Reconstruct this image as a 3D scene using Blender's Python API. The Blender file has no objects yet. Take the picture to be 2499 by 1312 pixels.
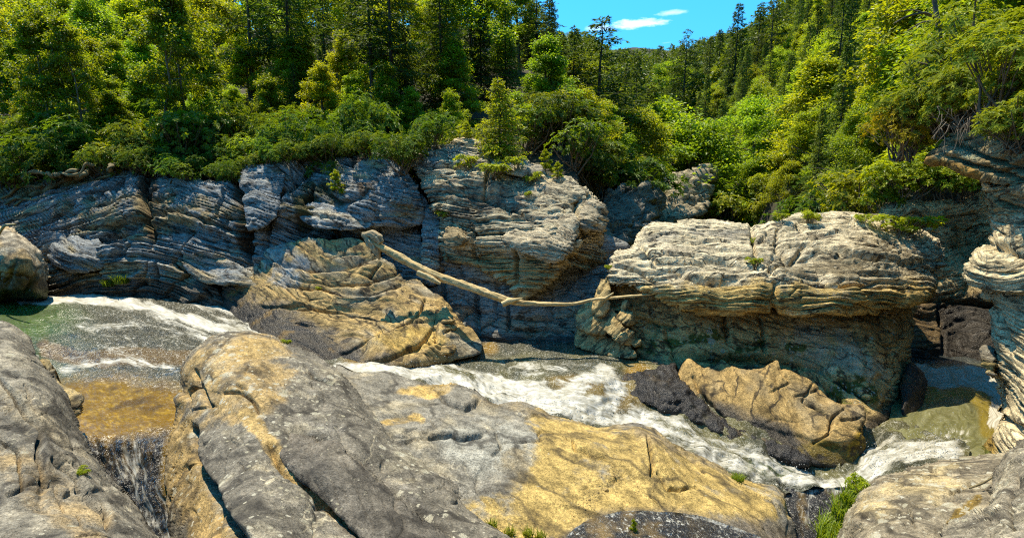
import bpy, math, random
import numpy as np
from mathutils import Vector, Matrix

# ------------------------------------------------------------------ camera, world, sun, exposure
CAMZ = 10.0
FOC = 1300.0                      # focal length in pixels of the 2499 px wide photograph
PITCH = math.radians(9.9)
IMW, IMH = 2499.0, 1312.0
scene = bpy.context.scene
COL = scene.collection
cam_d = bpy.data.cameras.new('camera')
cam_d.sensor_width = 36.0
cam_d.lens = 36.0 * FOC / IMW
cam_d.clip_end = 3000.0
cam = bpy.data.objects.new('camera', cam_d)
COL.objects.link(cam)
cam.location = (0, 0, CAMZ)
cam.rotation_euler = (math.pi / 2 - PITCH, 0, 0)
scene.camera = cam

SUN = Vector((-0.25, 0.28, 0.93)).normalized()     # direction towards the sun
SUN_EL = math.asin(SUN.z)
SUN_ROT = math.atan2(SUN.x, SUN.y)
world = bpy.data.worlds.new('World')
scene.world = world
world.use_nodes = True
nt = world.node_tree
nt.nodes.clear()
wo = nt.nodes.new('ShaderNodeOutputWorld')
bg = nt.nodes.new('ShaderNodeBackground')
bg.inputs['Strength'].default_value = 0.15
sky = nt.nodes.new('ShaderNodeTexSky')
sky.sky_type = 'NISHITA'
sky.sun_disc = False
sky.sun_elevation = SUN_EL
sky.sun_rotation = SUN_ROT
sky.altitude = 1200
sky.air_density = 1.0
sky.dust_density = 0.0
sky.ozone_density = 2.5
geo = nt.nodes.new('ShaderNodeTexCoord')
lift = nt.nodes.new('ShaderNodeVectorMath'); lift.operation = 'ADD'
lift.inputs[1].default_value = (0, 0, 0.28)
nt.links.new(geo.outputs['Generated'], lift.inputs[0])
nrmz = nt.nodes.new('ShaderNodeVectorMath'); nrmz.operation = 'NORMALIZE'
nt.links.new(lift.outputs[0], nrmz.inputs[0])
nt.links.new(nrmz.outputs[0], sky.inputs['Vector'])
hs = nt.nodes.new('ShaderNodeHueSaturation')
hs.inputs['Hue'].default_value = 0.482
hs.inputs['Saturation'].default_value = 1.34
hs.inputs['Value'].default_value = 1.3
nt.links.new(sky.outputs[0], hs.inputs['Color'])
# thin fair-weather cloud wisps over the whole sky
cmap = nt.nodes.new('ShaderNodeMapping')
cmap.inputs['Scale'].default_value = (2.2, 2.2, 11.0)
cmap.inputs['Location'].default_value = (0.35, 0.1, 0.3)
nt.links.new(geo.outputs['Generated'], cmap.inputs['Vector'])
cn = nt.nodes.new('ShaderNodeTexNoise')
cn.inputs['Scale'].default_value = 1.7
cn.inputs['Detail'].default_value = 9
cn.inputs['Roughness'].default_value = 0.6
cn.inputs['Distortion'].default_value = 0.35
nt.links.new(cmap.outputs[0], cn.inputs['Vector'])
cr = nt.nodes.new('ShaderNodeMapRange')
cr.inputs['From Min'].default_value = 0.64
cr.inputs['From Max'].default_value = 0.80
nt.links.new(cn.outputs[0], cr.inputs['Value'])
def wisp(c, sx, sz, amt):
    sub_ = nt.nodes.new('ShaderNodeVectorMath'); sub_.operation = 'SUBTRACT'; sub_.inputs[1].default_value = c
    nt.links.new(geo.outputs['Generated'], sub_.inputs[0])
    scl = nt.nodes.new('ShaderNodeVectorMath'); scl.operation = 'MULTIPLY'; scl.inputs[1].default_value = (1 / sx, 1 / sx * 0.6, 1 / sz)
    nt.links.new(sub_.outputs[0], scl.inputs[0])
    ln = nt.nodes.new('ShaderNodeVectorMath'); ln.operation = 'LENGTH'; nt.links.new(scl.outputs[0], ln.inputs[0])
    n_ = nt.nodes.new('ShaderNodeTexNoise'); n_.inputs['Scale'].default_value = 34; n_.inputs['Detail'].default_value = 7; n_.inputs['Roughness'].default_value = 0.65
    m_ = nt.nodes.new('ShaderNodeMapping'); m_.inputs['Scale'].default_value = (1, 1, 3); nt.links.new(geo.outputs['Generated'], m_.inputs[0]); nt.links.new(m_.outputs[0], n_.inputs['Vector'])
    q_ = nt.nodes.new('ShaderNodeMath'); q_.operation = 'MULTIPLY_ADD'; nt.links.new(n_.outputs[0], q_.inputs[0]); q_.inputs[1].default_value = -3.0; nt.links.new(ln.outputs['Value'], q_.inputs[2])
    r_ = nt.nodes.new('ShaderNodeMapRange'); nt.links.new(q_.outputs[0], r_.inputs[0])
    for i_, x_ in enumerate((0.05, -1.1, 0.0, amt)): r_.inputs[i_ + 1].default_value = x_
    return r_.outputs[0]
acc = cr.outputs[0]
for w_ in (((0.207, 0.946, 0.250), 0.034, 0.0050, 0.8), ((0.262, 0.93, 0.262), 0.018, 0.003, 0.4), ((0.15, 0.955, 0.247), 0.02, 0.004, 0.4)):
    mx_ = nt.nodes.new('ShaderNodeMath'); mx_.operation = 'MAXIMUM'
    nt.links.new(acc, mx_.inputs[0]); nt.links.new(wisp(*w_), mx_.inputs[1]); acc = mx_.outputs[0]
cmx = nt.nodes.new('ShaderNodeMix'); cmx.data_type = 'RGBA'
nt.links.new(acc, cmx.inputs[0])
nt.links.new(hs.outputs[0], cmx.inputs[6])
cmx.inputs[7].default_value = (6.0, 6.2, 6.4, 1)
nt.links.new(cmx.outputs[2], bg.inputs['Color'])
nt.links.new(bg.outputs[0], wo.inputs['Surface'])

sun_d = bpy.data.lights.new('sun', 'SUN')
sun_d.energy = 4.5
sun_d.angle = math.radians(0.55)
sun_d.color = (1.0, 0.895, 0.69)
sun_o = bpy.data.objects.new('sun', sun_d)
COL.objects.link(sun_o)
sun_o.rotation_euler = (-SUN).to_track_quat('-Z', 'Y').to_euler()
sun_o.location = (-20, 10, 60)

vs = scene.view_settings
vs.view_transform = 'Standard'
vs.look = 'None'
vs.exposure = 1.02
vs.gamma = 1.0
vs.use_curve_mapping = False
scene.cycles.use_denoising = False
scene.cycles.pixel_filter_type = 'BLACKMAN_HARRIS'
scene.cycles.filter_width = 1.15
scene.cycles.denoising_input_passes = "RGB_ALBEDO_NORMAL"
scene.cycles.denoising_prefilter = "ACCURATE"
scene.cycles.max_bounces = 6
scene.cycles.diffuse_bounces = 3
scene.cycles.transparent_max_bounces = 8
scene.cycles.transmission_bounces = 4
scene.cycles.glossy_bounces = 2
scene.cycles.sample_clamp_indirect = 2.0
scene.cycles.sample_clamp_direct = 3.0
scene.cycles.caustics_reflective = False
scene.cycles.caustics_refractive = False

f32 = np.float32
rng = np.random.default_rng(7)

# ------------------------------------------------------------------ picture-to-place helpers
CP, SP = math.cos(PITCH), math.sin(PITCH)
def rays(u, v):
    a = (np.asarray(u, float) - IMW / 2) / FOC
    b = (IMH / 2 - np.asarray(v, float)) / FOC
    return np.stack([a, CP + SP * b, -SP + CP * b], -1)
def at(u, v, Y):
    d = rays(u, v)
    p = d * (np.asarray(Y) / d[..., 1])[..., None]
    p[..., 2] += CAMZ
    return p
def slope(v):
    b = (IMH / 2 - v) / FOC
    return (-SP + CP * b) / (CP + SP * b)
def yz(v, z):                       # forward distance at which row v meets height z (relative to the camera)
    return z / slope(v)

# ------------------------------------------------------------------ noise
def _hash(x, y, z, s):
    h = (x.astype(np.uint32) * np.uint32(374761393) + y.astype(np.uint32) * np.uint32(668265263)
         + z.astype(np.uint32) * np.uint32(2246822519) + np.uint32((s * 3266489917) & 0xffffffff))
    h = (h ^ (h >> np.uint32(13))) * np.uint32(1274126177)
    h = (h ^ (h >> np.uint32(16))) * np.uint32(2654435761)
    return h ^ (h >> np.uint32(15))
def perlin(p, s=0):
    p = np.asarray(p, f32)
    i = np.floor(p).astype(np.int32)
    f = p - i
    w = f * f * f * (f * (f * 6 - 15) + 10)
    out = 0
    for dx in (0, 1):
        for dy in (0, 1):
            for dz in (0, 1):
                h = _hash(i[..., 0] + dx, i[..., 1] + dy, i[..., 2] + dz, s)
                gx = (h & np.uint32(1023)).astype(f32) / 511.5 - 1
                gy = ((h >> np.uint32(10)) & np.uint32(1023)).astype(f32) / 511.5 - 1
                gz = ((h >> np.uint32(20)) & np.uint32(1023)).astype(f32) / 511.5 - 1
                d = gx * (f[..., 0] - dx) + gy * (f[..., 1] - dy) + gz * (f[..., 2] - dz)
                out = out + d * (w[..., 0] if dx else 1 - w[..., 0]) * (w[..., 1] if dy else 1 - w[..., 1]) * (w[..., 2] if dz else 1 - w[..., 2])
    return out * 1.4
def fbm(p, o=4, s=0, g=0.5):
    p = np.asarray(p, f32)
    a, t, out = 1.0, 0.0, 0
    for k in range(o):
        out = out + a * perlin(p * f32(2.03 ** k), s + k * 31)
        t += a; a *= g
    return out / t * 1.5
def h01(k, s=0):
    z = np.zeros_like(k)
    return (_hash(k, z, z, s) & np.uint32(0xffff)).astype(f32) / 65535.0
def sstep(a, b, x):
    t = np.clip((x - a) / (b - a), 0, 1)
    return t * t * (3 - 2 * t)
def mix(a, b, t):
    a = np.asarray(a, f32); b = np.asarray(b, f32)
    t = np.asarray(t, f32)
    if a.ndim > t.ndim or b.ndim > t.ndim or a.shape == (3,) or b.shape == (3,):
        t = t[..., None]
    return a * (1 - t) + b * t
def worley(p, s=0, jit=0.9):
    p = np.asarray(p, f32)
    i = np.floor(p).astype(np.int32)
    f1 = np.full(p.shape[:-1], 9.0, f32); f2 = f1.copy(); idc = np.zeros(p.shape[:-1], f32)
    for dx in (-1, 0, 1):
        for dy in (-1, 0, 1):
            for dz in (-1, 0, 1):
                x, y, z = i[..., 0] + dx, i[..., 1] + dy, i[..., 2] + dz
                h = _hash(x, y, z, s)
                cx = x + 0.5 + jit * ((h & np.uint32(1023)).astype(f32) / 1023 - .5)
                cy = y + 0.5 + jit * (((h >> np.uint32(10)) & np.uint32(1023)).astype(f32) / 1023 - .5)
                cz = z + 0.5 + jit * (((h >> np.uint32(20)) & np.uint32(1023)).astype(f32) / 1023 - .5)
                d = np.sqrt((p[..., 0] - cx) ** 2 + (p[..., 1] - cy) ** 2 + (p[..., 2] - cz) ** 2)
                r = (_hash(x, y, z, s + 77) & np.uint32(0xffff)).astype(f32) / 65535
                m = d < f1
                f2 = np.where(m, f1, np.minimum(f2, d))
                idc = np.where(m, r, idc)
                f1 = np.where(m, d, f1)
    return f1, f2, idc

# ------------------------------------------------------------------ mesh helpers
def fast_mesh(name, V, quads=None, tris=None, attrs=None, smooth=True, mat=None):
    V = np.ascontiguousarray(V, f32)
    me = bpy.data.meshes.new(name)
    nq = 0 if quads is None else len(quads)
    ntri = 0 if tris is None else len(tris)
    me.vertices.add(len(V)); me.vertices.foreach_set('co', V.ravel())
    loops = []
    if nq: loops.append(np.asarray(quads, np.int32).ravel())
    if ntri: loops.append(np.asarray(tris, np.int32).ravel())
    L = np.concatenate(loops)
    me.loops.add(len(L)); me.loops.foreach_set('vertex_index', L)
    st = np.concatenate([np.arange(nq) * 4, nq * 4 + np.arange(ntri) * 3]).astype(np.int32)
    me.polygons.add(nq + ntri); me.polygons.foreach_set('loop_start', st)
    me.polygons.foreach_set('use_smooth', np.full(nq + ntri, smooth, bool))
    for k, a in (attrs or {}).items():
        a = np.asarray(a, f32)
        if a.ndim == 2:
            at_ = me.attributes.new(k, 'FLOAT_COLOR', 'POINT')
            c = np.ones((len(V), 4), f32); c[:, :3] = a
            at_.data.foreach_set('color', c.ravel())
        else:
            at_ = me.attributes.new(k, 'FLOAT', 'POINT')
            at_.data.foreach_set('value', np.ascontiguousarray(a))
    me.update(calc_edges=True)
    me.validate()
    if mat: me.materials.append(mat)
    return me
def link(name, me, parent=None, loc=(0, 0, 0), label=None, cat=None, group=None, kind=None):
    o = bpy.data.objects.new(name, me)
    COL.objects.link(o)
    o.location = loc
    if parent: o.parent = parent
    if label: o['label'] = label
    if cat: o['category'] = cat
    if group: o['group'] = group
    if kind: o['kind'] = kind
    return o
def smooth_line(pts, closed, spacing=7.0):
    P = np.asarray(pts, float)
    n = len(P); out = []
    for i in range(n if closed else n - 1):
        p1, p2 = P[i], P[(i + 1) % n]
        p0 = P[i - 1] if (closed or i > 0) else p1
        p3 = P[(i + 2) % n] if (closed or i + 2 < n) else p2
        k = max(2, int(np.linalg.norm(p2 - p1) / spacing))
        t = (np.arange(k) / k)[:, None]
        a = 0.5 * (2 * p1 + (p2 - p0) * t + (2 * p0 - 5 * p1 + 4 * p2 - p3) * t ** 2 + (3 * p1 - p0 - 3 * p2 + p3) * t ** 3)
        out.append(0.65 * a + 0.35 * (p1 + (p2 - p1) * t))
    out = np.concatenate(out)
    if not closed: out = np.concatenate([out, P[-1:]])
    return out
def inside_mask(poly, us, vs):
    m = np.zeros((len(vs), len(us)), bool)
    x0, y0 = poly[:, 0], poly[:, 1]
    x1, y1 = np.roll(x0, -1), np.roll(y0, -1)
    for j, v in enumerate(vs):
        c = (y0 <= v) != (y1 <= v)
        if not c.any(): continue
        xs = x0[c] + (v - y0[c]) / (y1[c] - y0[c]) * (x1[c] - x0[c])
        m[j] = (np.searchsorted(np.sort(xs), us) % 2) == 1
    return m
def seg_dist(pu, pv, line, near=None):
    """distance to a polyline, signed: positive on its right-hand side in the picture (y down)"""
    best = np.full(pu.shape, 1e9, f32); sg = np.ones(pu.shape, f32); tt = np.zeros(pu.shape, f32)
    L = np.asarray(line, float); n = len(L) - 1
    for i in range(n):
        ax, ay = L[i]; bx, by = L[i + 1]
        dx, dy = bx - ax, by - ay
        t = np.clip(((pu - ax) * dx + (pv - ay) * dy) / (dx * dx + dy * dy + 1e-9), 0, 1)
        d = np.hypot(pu - ax - t * dx, pv - ay - t * dy)
        m = d < best
        best = np.where(m, d, best)
        sg = np.where(m, np.sign(dx * (pv - ay) - dy * (pu - ax)), sg)
        tt = np.where(m, (i + t) / n, tt)
    return best, sg, tt
def tps(ctrl):
    C = np.asarray(ctrl, float)
    X = C[:, :2] / 500.0
    w = 1.0 / C[:, 2]
    n = len(C)
    def K(a, b):
        r2 = ((a[:, None, :] - b[None]) ** 2).sum(-1)
        return 0.5 * r2 * np.log(r2 + 1e-9)
    A = np.zeros((n + 3, n + 3))
    A[:n, :n] = K(X, X) + np.eye(n) * 1e-3
    A[:n, n] = 1; A[:n, n + 1:] = X
    A[n, :n] = 1; A[n + 1:, :n] = X.T
    s = np.linalg.solve(A, np.concatenate([w, [0, 0, 0]]))
    def f(u, v):
        q = np.stack([np.ravel(u), np.ravel(v)], -1) / 500.0
        out = np.empty(len(q))
        for i in range(0, len(q), 40000):
            out[i:i + 40000] = K(q[i:i + 40000], X) @ s[:n] + s[n] + q[i:i + 40000] @ s[n + 1:]
        return (1.0 / np.clip(out, 1 / 400.0, 1 / 1.5)).reshape(np.shape(u))
    return f
def blob(u, v, cu, cv, ru, rv, rot=0.0, soft=0.5):
    c, s = math.cos(math.radians(rot)), math.sin(math.radians(rot))
    x, y = u - cu, v - cv
    r = np.hypot((x * c + y * s) / ru, (-x * s + y * c) / rv)
    return 1 - sstep(1 - soft, 1 + soft, r)
def along(u, v, line, w, soft=0.6):
    d, _, _ = seg_dist(u, v, line)
    return 1 - sstep(w * (1 - soft), w * (1 + soft), d)

def bedz(P, st, seed):
    """height within the bedding: dip, fold and gentle waviness"""
    nb = np.asarray(st.get('nb', (0.05, 0.1, 1)), f32); nb = nb / np.linalg.norm(nb)
    h = P @ nb
    if 'fold' in st:
        x0, k = st['fold']; h = h + k * np.sqrt((P[:, 0] - x0) ** 2 + 2.0)
    return h + 0.5 * st.get('warp', 0.5) * fbm(P * st.get('ws', 0.35), 3, seed)
def strata(P, bz, th, seed, edge=0.10):
    """stacked beds: every bed stands proud or back by its own amount, with a groove between beds"""
    s = bz / th
    k = np.floor(s).astype(np.int32); r = s - k
    lat = perlin(P * f32(0.9) + k[..., None].astype(f32) * f32(7.31), seed + 5)
    lat2 = perlin(P * f32(0.9) + (k + 1)[..., None].astype(f32) * f32(7.31), seed + 5)
    a = h01(k, seed) * 2 - 1 + 0.9 * lat
    b = h01(k + 1, seed) * 2 - 1 + 0.9 * lat2
    t = np.clip((r - 1 + edge) / edge, 0, 1)
    g = np.exp(-((1 - r) / 0.13) ** 2) + np.exp(-(r / 0.06) ** 2)
    msk = sstep(-0.15, 0.35, perlin(P * f32(1.3), seed + 9))
    return a + (b - a) * t + 0.30 * r * (1 - t), g * msk
def facets(P, size, seed, tilt, step_, crack):
    """broken angular faces: every cell is tilted its own way, with an open joint round it"""
    q = P + 0.10 * np.stack([fbm(P * 1.6, 2, seed + 60), fbm(P * 1.6, 2, seed + 61), fbm(P * 1.6, 2, seed + 62)], -1)
    q = (q / np.asarray(size, f32)).astype(f32)
    i = np.floor(q).astype(np.int32)
    f1 = np.full(len(q), 9.0, f32); f2 = f1.copy(); d1 = np.zeros((len(q), 3), f32); hh = np.zeros(len(q), np.uint32)
    for dx in (-1, 0, 1):
        for dy in (-1, 0, 1):
            for dz in (-1, 0, 1):
                x, y, z = i[:, 0] + dx, i[:, 1] + dy, i[:, 2] + dz
                h = _hash(x, y, z, seed)
                c = np.stack([x, y, z], -1) + 0.5 + 0.9 * (np.stack([h & np.uint32(1023), (h >> np.uint32(10)) & np.uint32(1023), (h >> np.uint32(20)) & np.uint32(1023)], -1).astype(f32) / 1023 - .5)
                dv = q - c; d = np.sqrt((dv ** 2).sum(-1)); m = d < f1
                f2 = np.where(m, f1, np.minimum(f2, d)); d1 = np.where(m[:, None], dv, d1)
                hh = np.where(m, _hash(x, y, z, seed + 5), hh); f1 = np.where(m, d, f1)
    g = np.stack([hh & np.uint32(1023), (hh >> np.uint32(10)) & np.uint32(1023), (hh >> np.uint32(20)) & np.uint32(1023)], -1).astype(f32) / 511.5 - 1
    on = sstep(0.05, 0.4, perlin(P * f32(0.9), seed + 91))
    return tilt * (d1 * g).sum(-1) * (0.35 + 0.65 * on) + step_ * g[:, 0] * on - crack * np.exp(-((f2 - f1) / 0.045) ** 2) * on

def rock_disp(P, st, seed, bz):
    d = np.zeros(P.shape[:-1], f32)
    for j, (th, amp) in enumerate(st.get('beds', ())):
        prof, g = strata(P, bz, th, seed + 100 * j)
        d += amp * (prof * 0.5 - st.get('groove', 1.0) * g)
    for j, (size, tilt, stp, cr) in enumerate(st.get('facets', ())): d += facets(P, size, seed + 500 + 13 * j, tilt, stp, cr)
    for j, (sx, sy, sz, amp, ga) in enumerate(st.get('blocks', ())):
        q = P + 0.12 * np.stack([fbm(P * 1.2, 2, seed + 60 + j), fbm(P * 1.2, 2, seed + 61 + j), fbm(P * 1.2, 2, seed + 62 + j)], -1)
        R = st.get('brot')
        if R is not None: q = q @ np.asarray(R, f32)
        f1, f2, idc = worley(q / np.array([sx, sy, sz], f32), seed + 200 + j)
        d += amp * (idc - 0.5) * 2 - ga * np.exp(-((f2 - f1) / 0.07) ** 2)
    for j, (sc, amp, oc) in enumerate(st.get('fbm', ((0.6, 0.12, 3), (3.0, 0.03, 4)))):
        d += amp * fbm(P * sc, oc, seed + 300 + j)
    for j, (sc, amp) in enumerate(st.get('ridge', ())):
        d += amp * (0.5 - np.abs(fbm(P * sc, 3, seed + 400 + j)))
    for j, (sc, amp, w) in enumerate(st.get('vein', ())):     # branching cracks where a noise crosses zero
        nbv = np.asarray(st.get('vs', (1, 1, 1)), f32)
        q = np.abs(fbm(P * sc * nbv, 3, seed + 450 + j))
        d -= amp * np.exp(-(q / w) ** 2) * sstep(0.0, 0.4, perlin(P * f32(0.8), seed + 470 + j))
    return d

SURF = []; WSURF = []
def surf(u, v, near=6.0):
    """the rock point that the photograph shows at pixel (u, v)"""
    best = None
    for uu, vv, p in SURF:
        if u < uu.min() - near or u > uu.max() + near or v < vv.min() - near or v > vv.max() + near: continue
        d = (uu - u) ** 2 + (vv - v) ** 2
        j = int(d.argmin())
        if d[j] < near * near and (best is None or p[j, 1] < best[1]): best = p[j]
    return best
def relief(name, outline, ctrl, st=None, colf=None, step=3.0, rnd=(34, 0.5), cracks=(), steps=(), thick=1.5,
           seed=0, jit=3.0, mat=None, parent=None, label=None, cat=None, group=None, kind=None, solid=True, extra=None):
    """A rock mass (or a water sheet): its outline, its distances at control points, beds, cracks and colour."""
    poly = smooth_line(outline, True)
    n = len(poly)
    if jit:
        s_ = np.cumsum(np.hypot(*(poly - np.roll(poly, 1, 0)).T))
        q = np.stack([poly[:, 0] / 26, poly[:, 1] / 26, np.full(n, seed * 1.7)], -1)
        tang = np.roll(poly, -1, 0) - np.roll(poly, 1, 0)
        tang /= np.linalg.norm(tang, axis=1)[:, None] + 1e-9
        poly = poly + np.stack([-tang[:, 1], tang[:, 0]], -1) * (jit * fbm(q, 3, seed + 3))[:, None]
    us = np.arange(poly[:, 0].min() - 2 * step, poly[:, 0].max() + 3 * step, step)
    vs_ = np.arange(poly[:, 1].min() - 2 * step, poly[:, 1].max() + 3 * step, step)
    M = inside_mask(poly, us, vs_)
    U, Vv = np.meshgrid(us, vs_)
    Y = tps(ctrl)(U, Vv)
    if rnd and rnd[0] > 0:
        kmax = int(rnd[0] / step) + 1
        D = np.zeros(M.shape, f32); cur = M.copy()
        for k in range(kmax):
            D += cur
            e = cur.copy()
            e[1:] &= cur[:-1]; e[:-1] &= cur[1:]; e[:, 1:] &= cur[:, :-1]; e[:, :-1] &= cur[:, 1:]
            if k % 2:
                e[1:, 1:] &= cur[:-1, :-1]; e[:-1, :-1] &= cur[1:, 1:]; e[1:, :-1] &= cur[:-1, 1:]; e[:-1, 1:] &= cur[1:, :-1]
            cur = e
        D = D / kmax
        for _ in range(3):
            Dp = np.pad(D, 1, mode='edge')
            D = (Dp[1:-1, 1:-1] * 2 + Dp[:-2, 1:-1] + Dp[2:, 1:-1] + Dp[1:-1, :-2] + Dp[1:-1, 2:]) / 6
        Y = Y + rnd[1] * (1 - np.sqrt(np.clip(1 - (1 - np.clip(D, 0, 1)) ** 2, 0, 1)))
    else:
        D = np.ones(M.shape, f32)
    P = at(U, Vv, Y).astype(f32)
    du = np.gradient(P, axis=1); dv = np.gradient(P, axis=0)
    N = np.cross(dv, du); N /= np.linalg.norm(N, axis=-1)[..., None] + 1e-9
    m_face = M[:-1, :-1] & M[1:, :-1] & M[:-1, 1:] & M[1:, 1:]
    used = np.zeros(M.shape, bool)
    used[:-1, :-1] |= m_face; used[1:, :-1] |= m_face; used[:-1, 1:] |= m_face; used[1:, 1:] |= m_face
    idx = np.full(M.shape, -1, np.int64); idx[used] = np.arange(used.sum())
    p, nn, uu, vv_ = P[used], N[used], U[used], Vv[used]
    disp = np.zeros(len(p), f32)
    bz = None
    if st is not None:
        bz = bedz(p, st, seed); disp += rock_disp(p, st, seed, bz)
    wob = 5.0 * fbm(np.stack([uu / 40, vv_ / 40, np.full(len(uu), seed + .5)], -1), 3, seed + 11)
    wob2 = 5.0 * fbm(np.stack([uu / 40, vv_ / 40, np.full(len(uu), seed + 9.5)], -1), 3, seed + 12)
    for line, w, dep in cracks:
        d, sg, t = seg_dist(uu + wob, vv_ + wob2, line)
        disp -= dep * np.exp(-(d / w) ** 2) * (0.35 + 0.65 * np.sin(np.pi * np.clip(t, 0.02, 0.98)) ** 0.5)
    for line, w, hgt, L in steps:                # a step: right-hand side of the line stands proud
        d, sg, t = seg_dist(uu + wob, vv_ + wob2, line)
        sd = d * sg
        disp += hgt * 0.5 * (1 + np.tanh(sd / w)) * np.exp(-d / L) * np.sin(np.pi * np.clip(t, 0.03, 0.97)) ** 0.4
    if extra is not None: disp += extra(p, nn, uu, vv_)
    bd = np.exp(-np.clip(D[used], 0, 1) * 4) if rnd and rnd[0] > 0 else 0
    p = p + nn * (disp * (1 - 0.35 * bd))[:, None]
    (SURF if solid else WSURF).append((uu, vv_, p.copy()))
    a, b, c, d_ = idx[:-1, :-1][m_face], idx[1:, :-1][m_face], idx[1:, 1:][m_face], idx[:-1, 1:][m_face]
    quads = np.stack([a, b, c, d_], -1)
    # boundary edges
    E = np.concatenate([quads[:, [0, 1]], quads[:, [1, 2]], quads[:, [2, 3]], quads[:, [3, 0]]])
    key = E.min(1) * len(p) + E.max(1)
    uq, first, cnt = np.unique(key, return_index=True, return_counts=True)
    B = E[first[cnt == 1]]
    bv = np.unique(B)
    attrs = colf(p, nn, uu, vv_, bz if bz is not None else disp) if colf else {}
    if bz is not None: attrs['bz'] = bz
    # snap the boundary to the outline
    a0 = poly; a1 = np.roll(poly, -1, 0)
    q = np.stack([uu[bv], vv_[bv]], -1)
    ab = a1 - a0
    t = np.clip(((q[:, None] - a0[None]) * ab[None]).sum(-1) / ((ab ** 2).sum(-1)[None] + 1e-9), 0, 1)
    cl = a0[None] + t[..., None] * ab[None]
    dd = ((cl - q[:, None]) ** 2).sum(-1); j = dd.argmin(1)
    tgt = cl[np.arange(len(q)), j]
    mv = tgt - q; ln = np.linalg.norm(mv, axis=1); mv *= np.minimum(1, 1.6 * step / (ln + 1e-9))[:, None]
    dist = p[bv, 1]
    off = at(uu[bv] + mv[:, 0], vv_[bv] + mv[:, 1], dist) - at(uu[bv], vv_[bv], dist)
    p[bv] += off
    tris = None
    if solid:
        lut = np.full(len(p), -1, np.int64); lut[bv] = np.arange(len(bv))
        cen = p.mean(0); cam0 = np.array([0, 0, CAMZ])
        dirv = p[bv] - cam0; dirv /= np.linalg.norm(dirv, axis=1)[:, None]
        r1 = p[bv] + dirv * thick * 0.4 + 0.06 * np.stack([perlin(p[bv] * 3, 1), perlin(p[bv] * 3, 2), perlin(p[bv] * 3, 3)], -1)
        r2 = p[bv] + dirv * thick
        r2 = r2 + (cen + dirv.mean(0) * thick - r2) * 0.25
        cc = (cen + dirv.mean(0) * thick * 1.15)[None]
        n0 = len(p); nb_ = len(bv)
        quads = np.concatenate([quads,
            np.stack([B[:, 1], B[:, 0], n0 + lut[B[:, 0]], n0 + lut[B[:, 1]]], -1),
            np.stack([n0 + lut[B[:, 1]], n0 + lut[B[:, 0]], n0 + nb_ + lut[B[:, 0]], n0 + nb_ + lut[B[:, 1]]], -1)])
        tris = np.stack([n0 + nb_ + lut[B[:, 1]], n0 + nb_ + lut[B[:, 0]], np.full(len(B), n0 + 2 * nb_)], -1)
        p = np.concatenate([p, r1, r2, cc])
        for k in attrs:
            v_ = attrs[k]
            attrs[k] = np.concatenate([v_, v_[bv], v_[bv], v_[bv].mean(0)[None]])
    base = np.array([p[:, 0].mean(), p[:, 1].mean(), p[:, 2].min()])
    off = base - (np.array(parent.matrix_basis.translation) if parent else 0)
    me = fast_mesh(name, p - base, quads, tris, attrs, True, mat)
    o = link(name, me, parent, off, label, cat, group, kind)
    return o

# ------------------------------------------------------------------ materials
def mat_new(name):
    m = bpy.data.materials.new(name); m.use_nodes = True
    t = m.node_tree; t.nodes.clear()
    return m, t
def N_(t, typ, **kw):
    n = t.nodes.new(typ)
    for k, v in kw.items():
        if k.startswith('i_'):
            n.inputs[k[2:].replace('_', ' ')].default_value = v
        else:
            setattr(n, k, v)
    return n
def mathn(t, op, a, b=None, clamp=False):
    n = t.nodes.new('ShaderNodeMath'); n.operation = op; n.use_clamp = clamp
    for i, x in enumerate((a, b)):
        if x is None: continue
        if isinstance(x, (int, float)): n.inputs[i].default_value = x
        else: t.links.new(x, n.inputs[i])
    return n.outputs[0]
def mixc(t, fac, a, b, mode='MIX'):
    n = t.nodes.new('ShaderNodeMix'); n.data_type = 'RGBA'; n.blend_type = mode
    for i, x in ((0, fac), (6, a), (7, b)):
        if isinstance(x, (int, float)): n.inputs[i].default_value = x
        elif isinstance(x, tuple): n.inputs[i].default_value = (*x, 1) if len(x) == 3 else x
        else: t.links.new(x, n.inputs[i])
    return n.outputs[2]
def rangen(t, x, a, b, c=0.0, d=1.0):
    n = t.nodes.new('ShaderNodeMapRange'); t.links.new(x, n.inputs[0])
    for i, q in enumerate((a, b, c, d)): n.inputs[i + 1].default_value = q
    return n.outputs[0]

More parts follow.
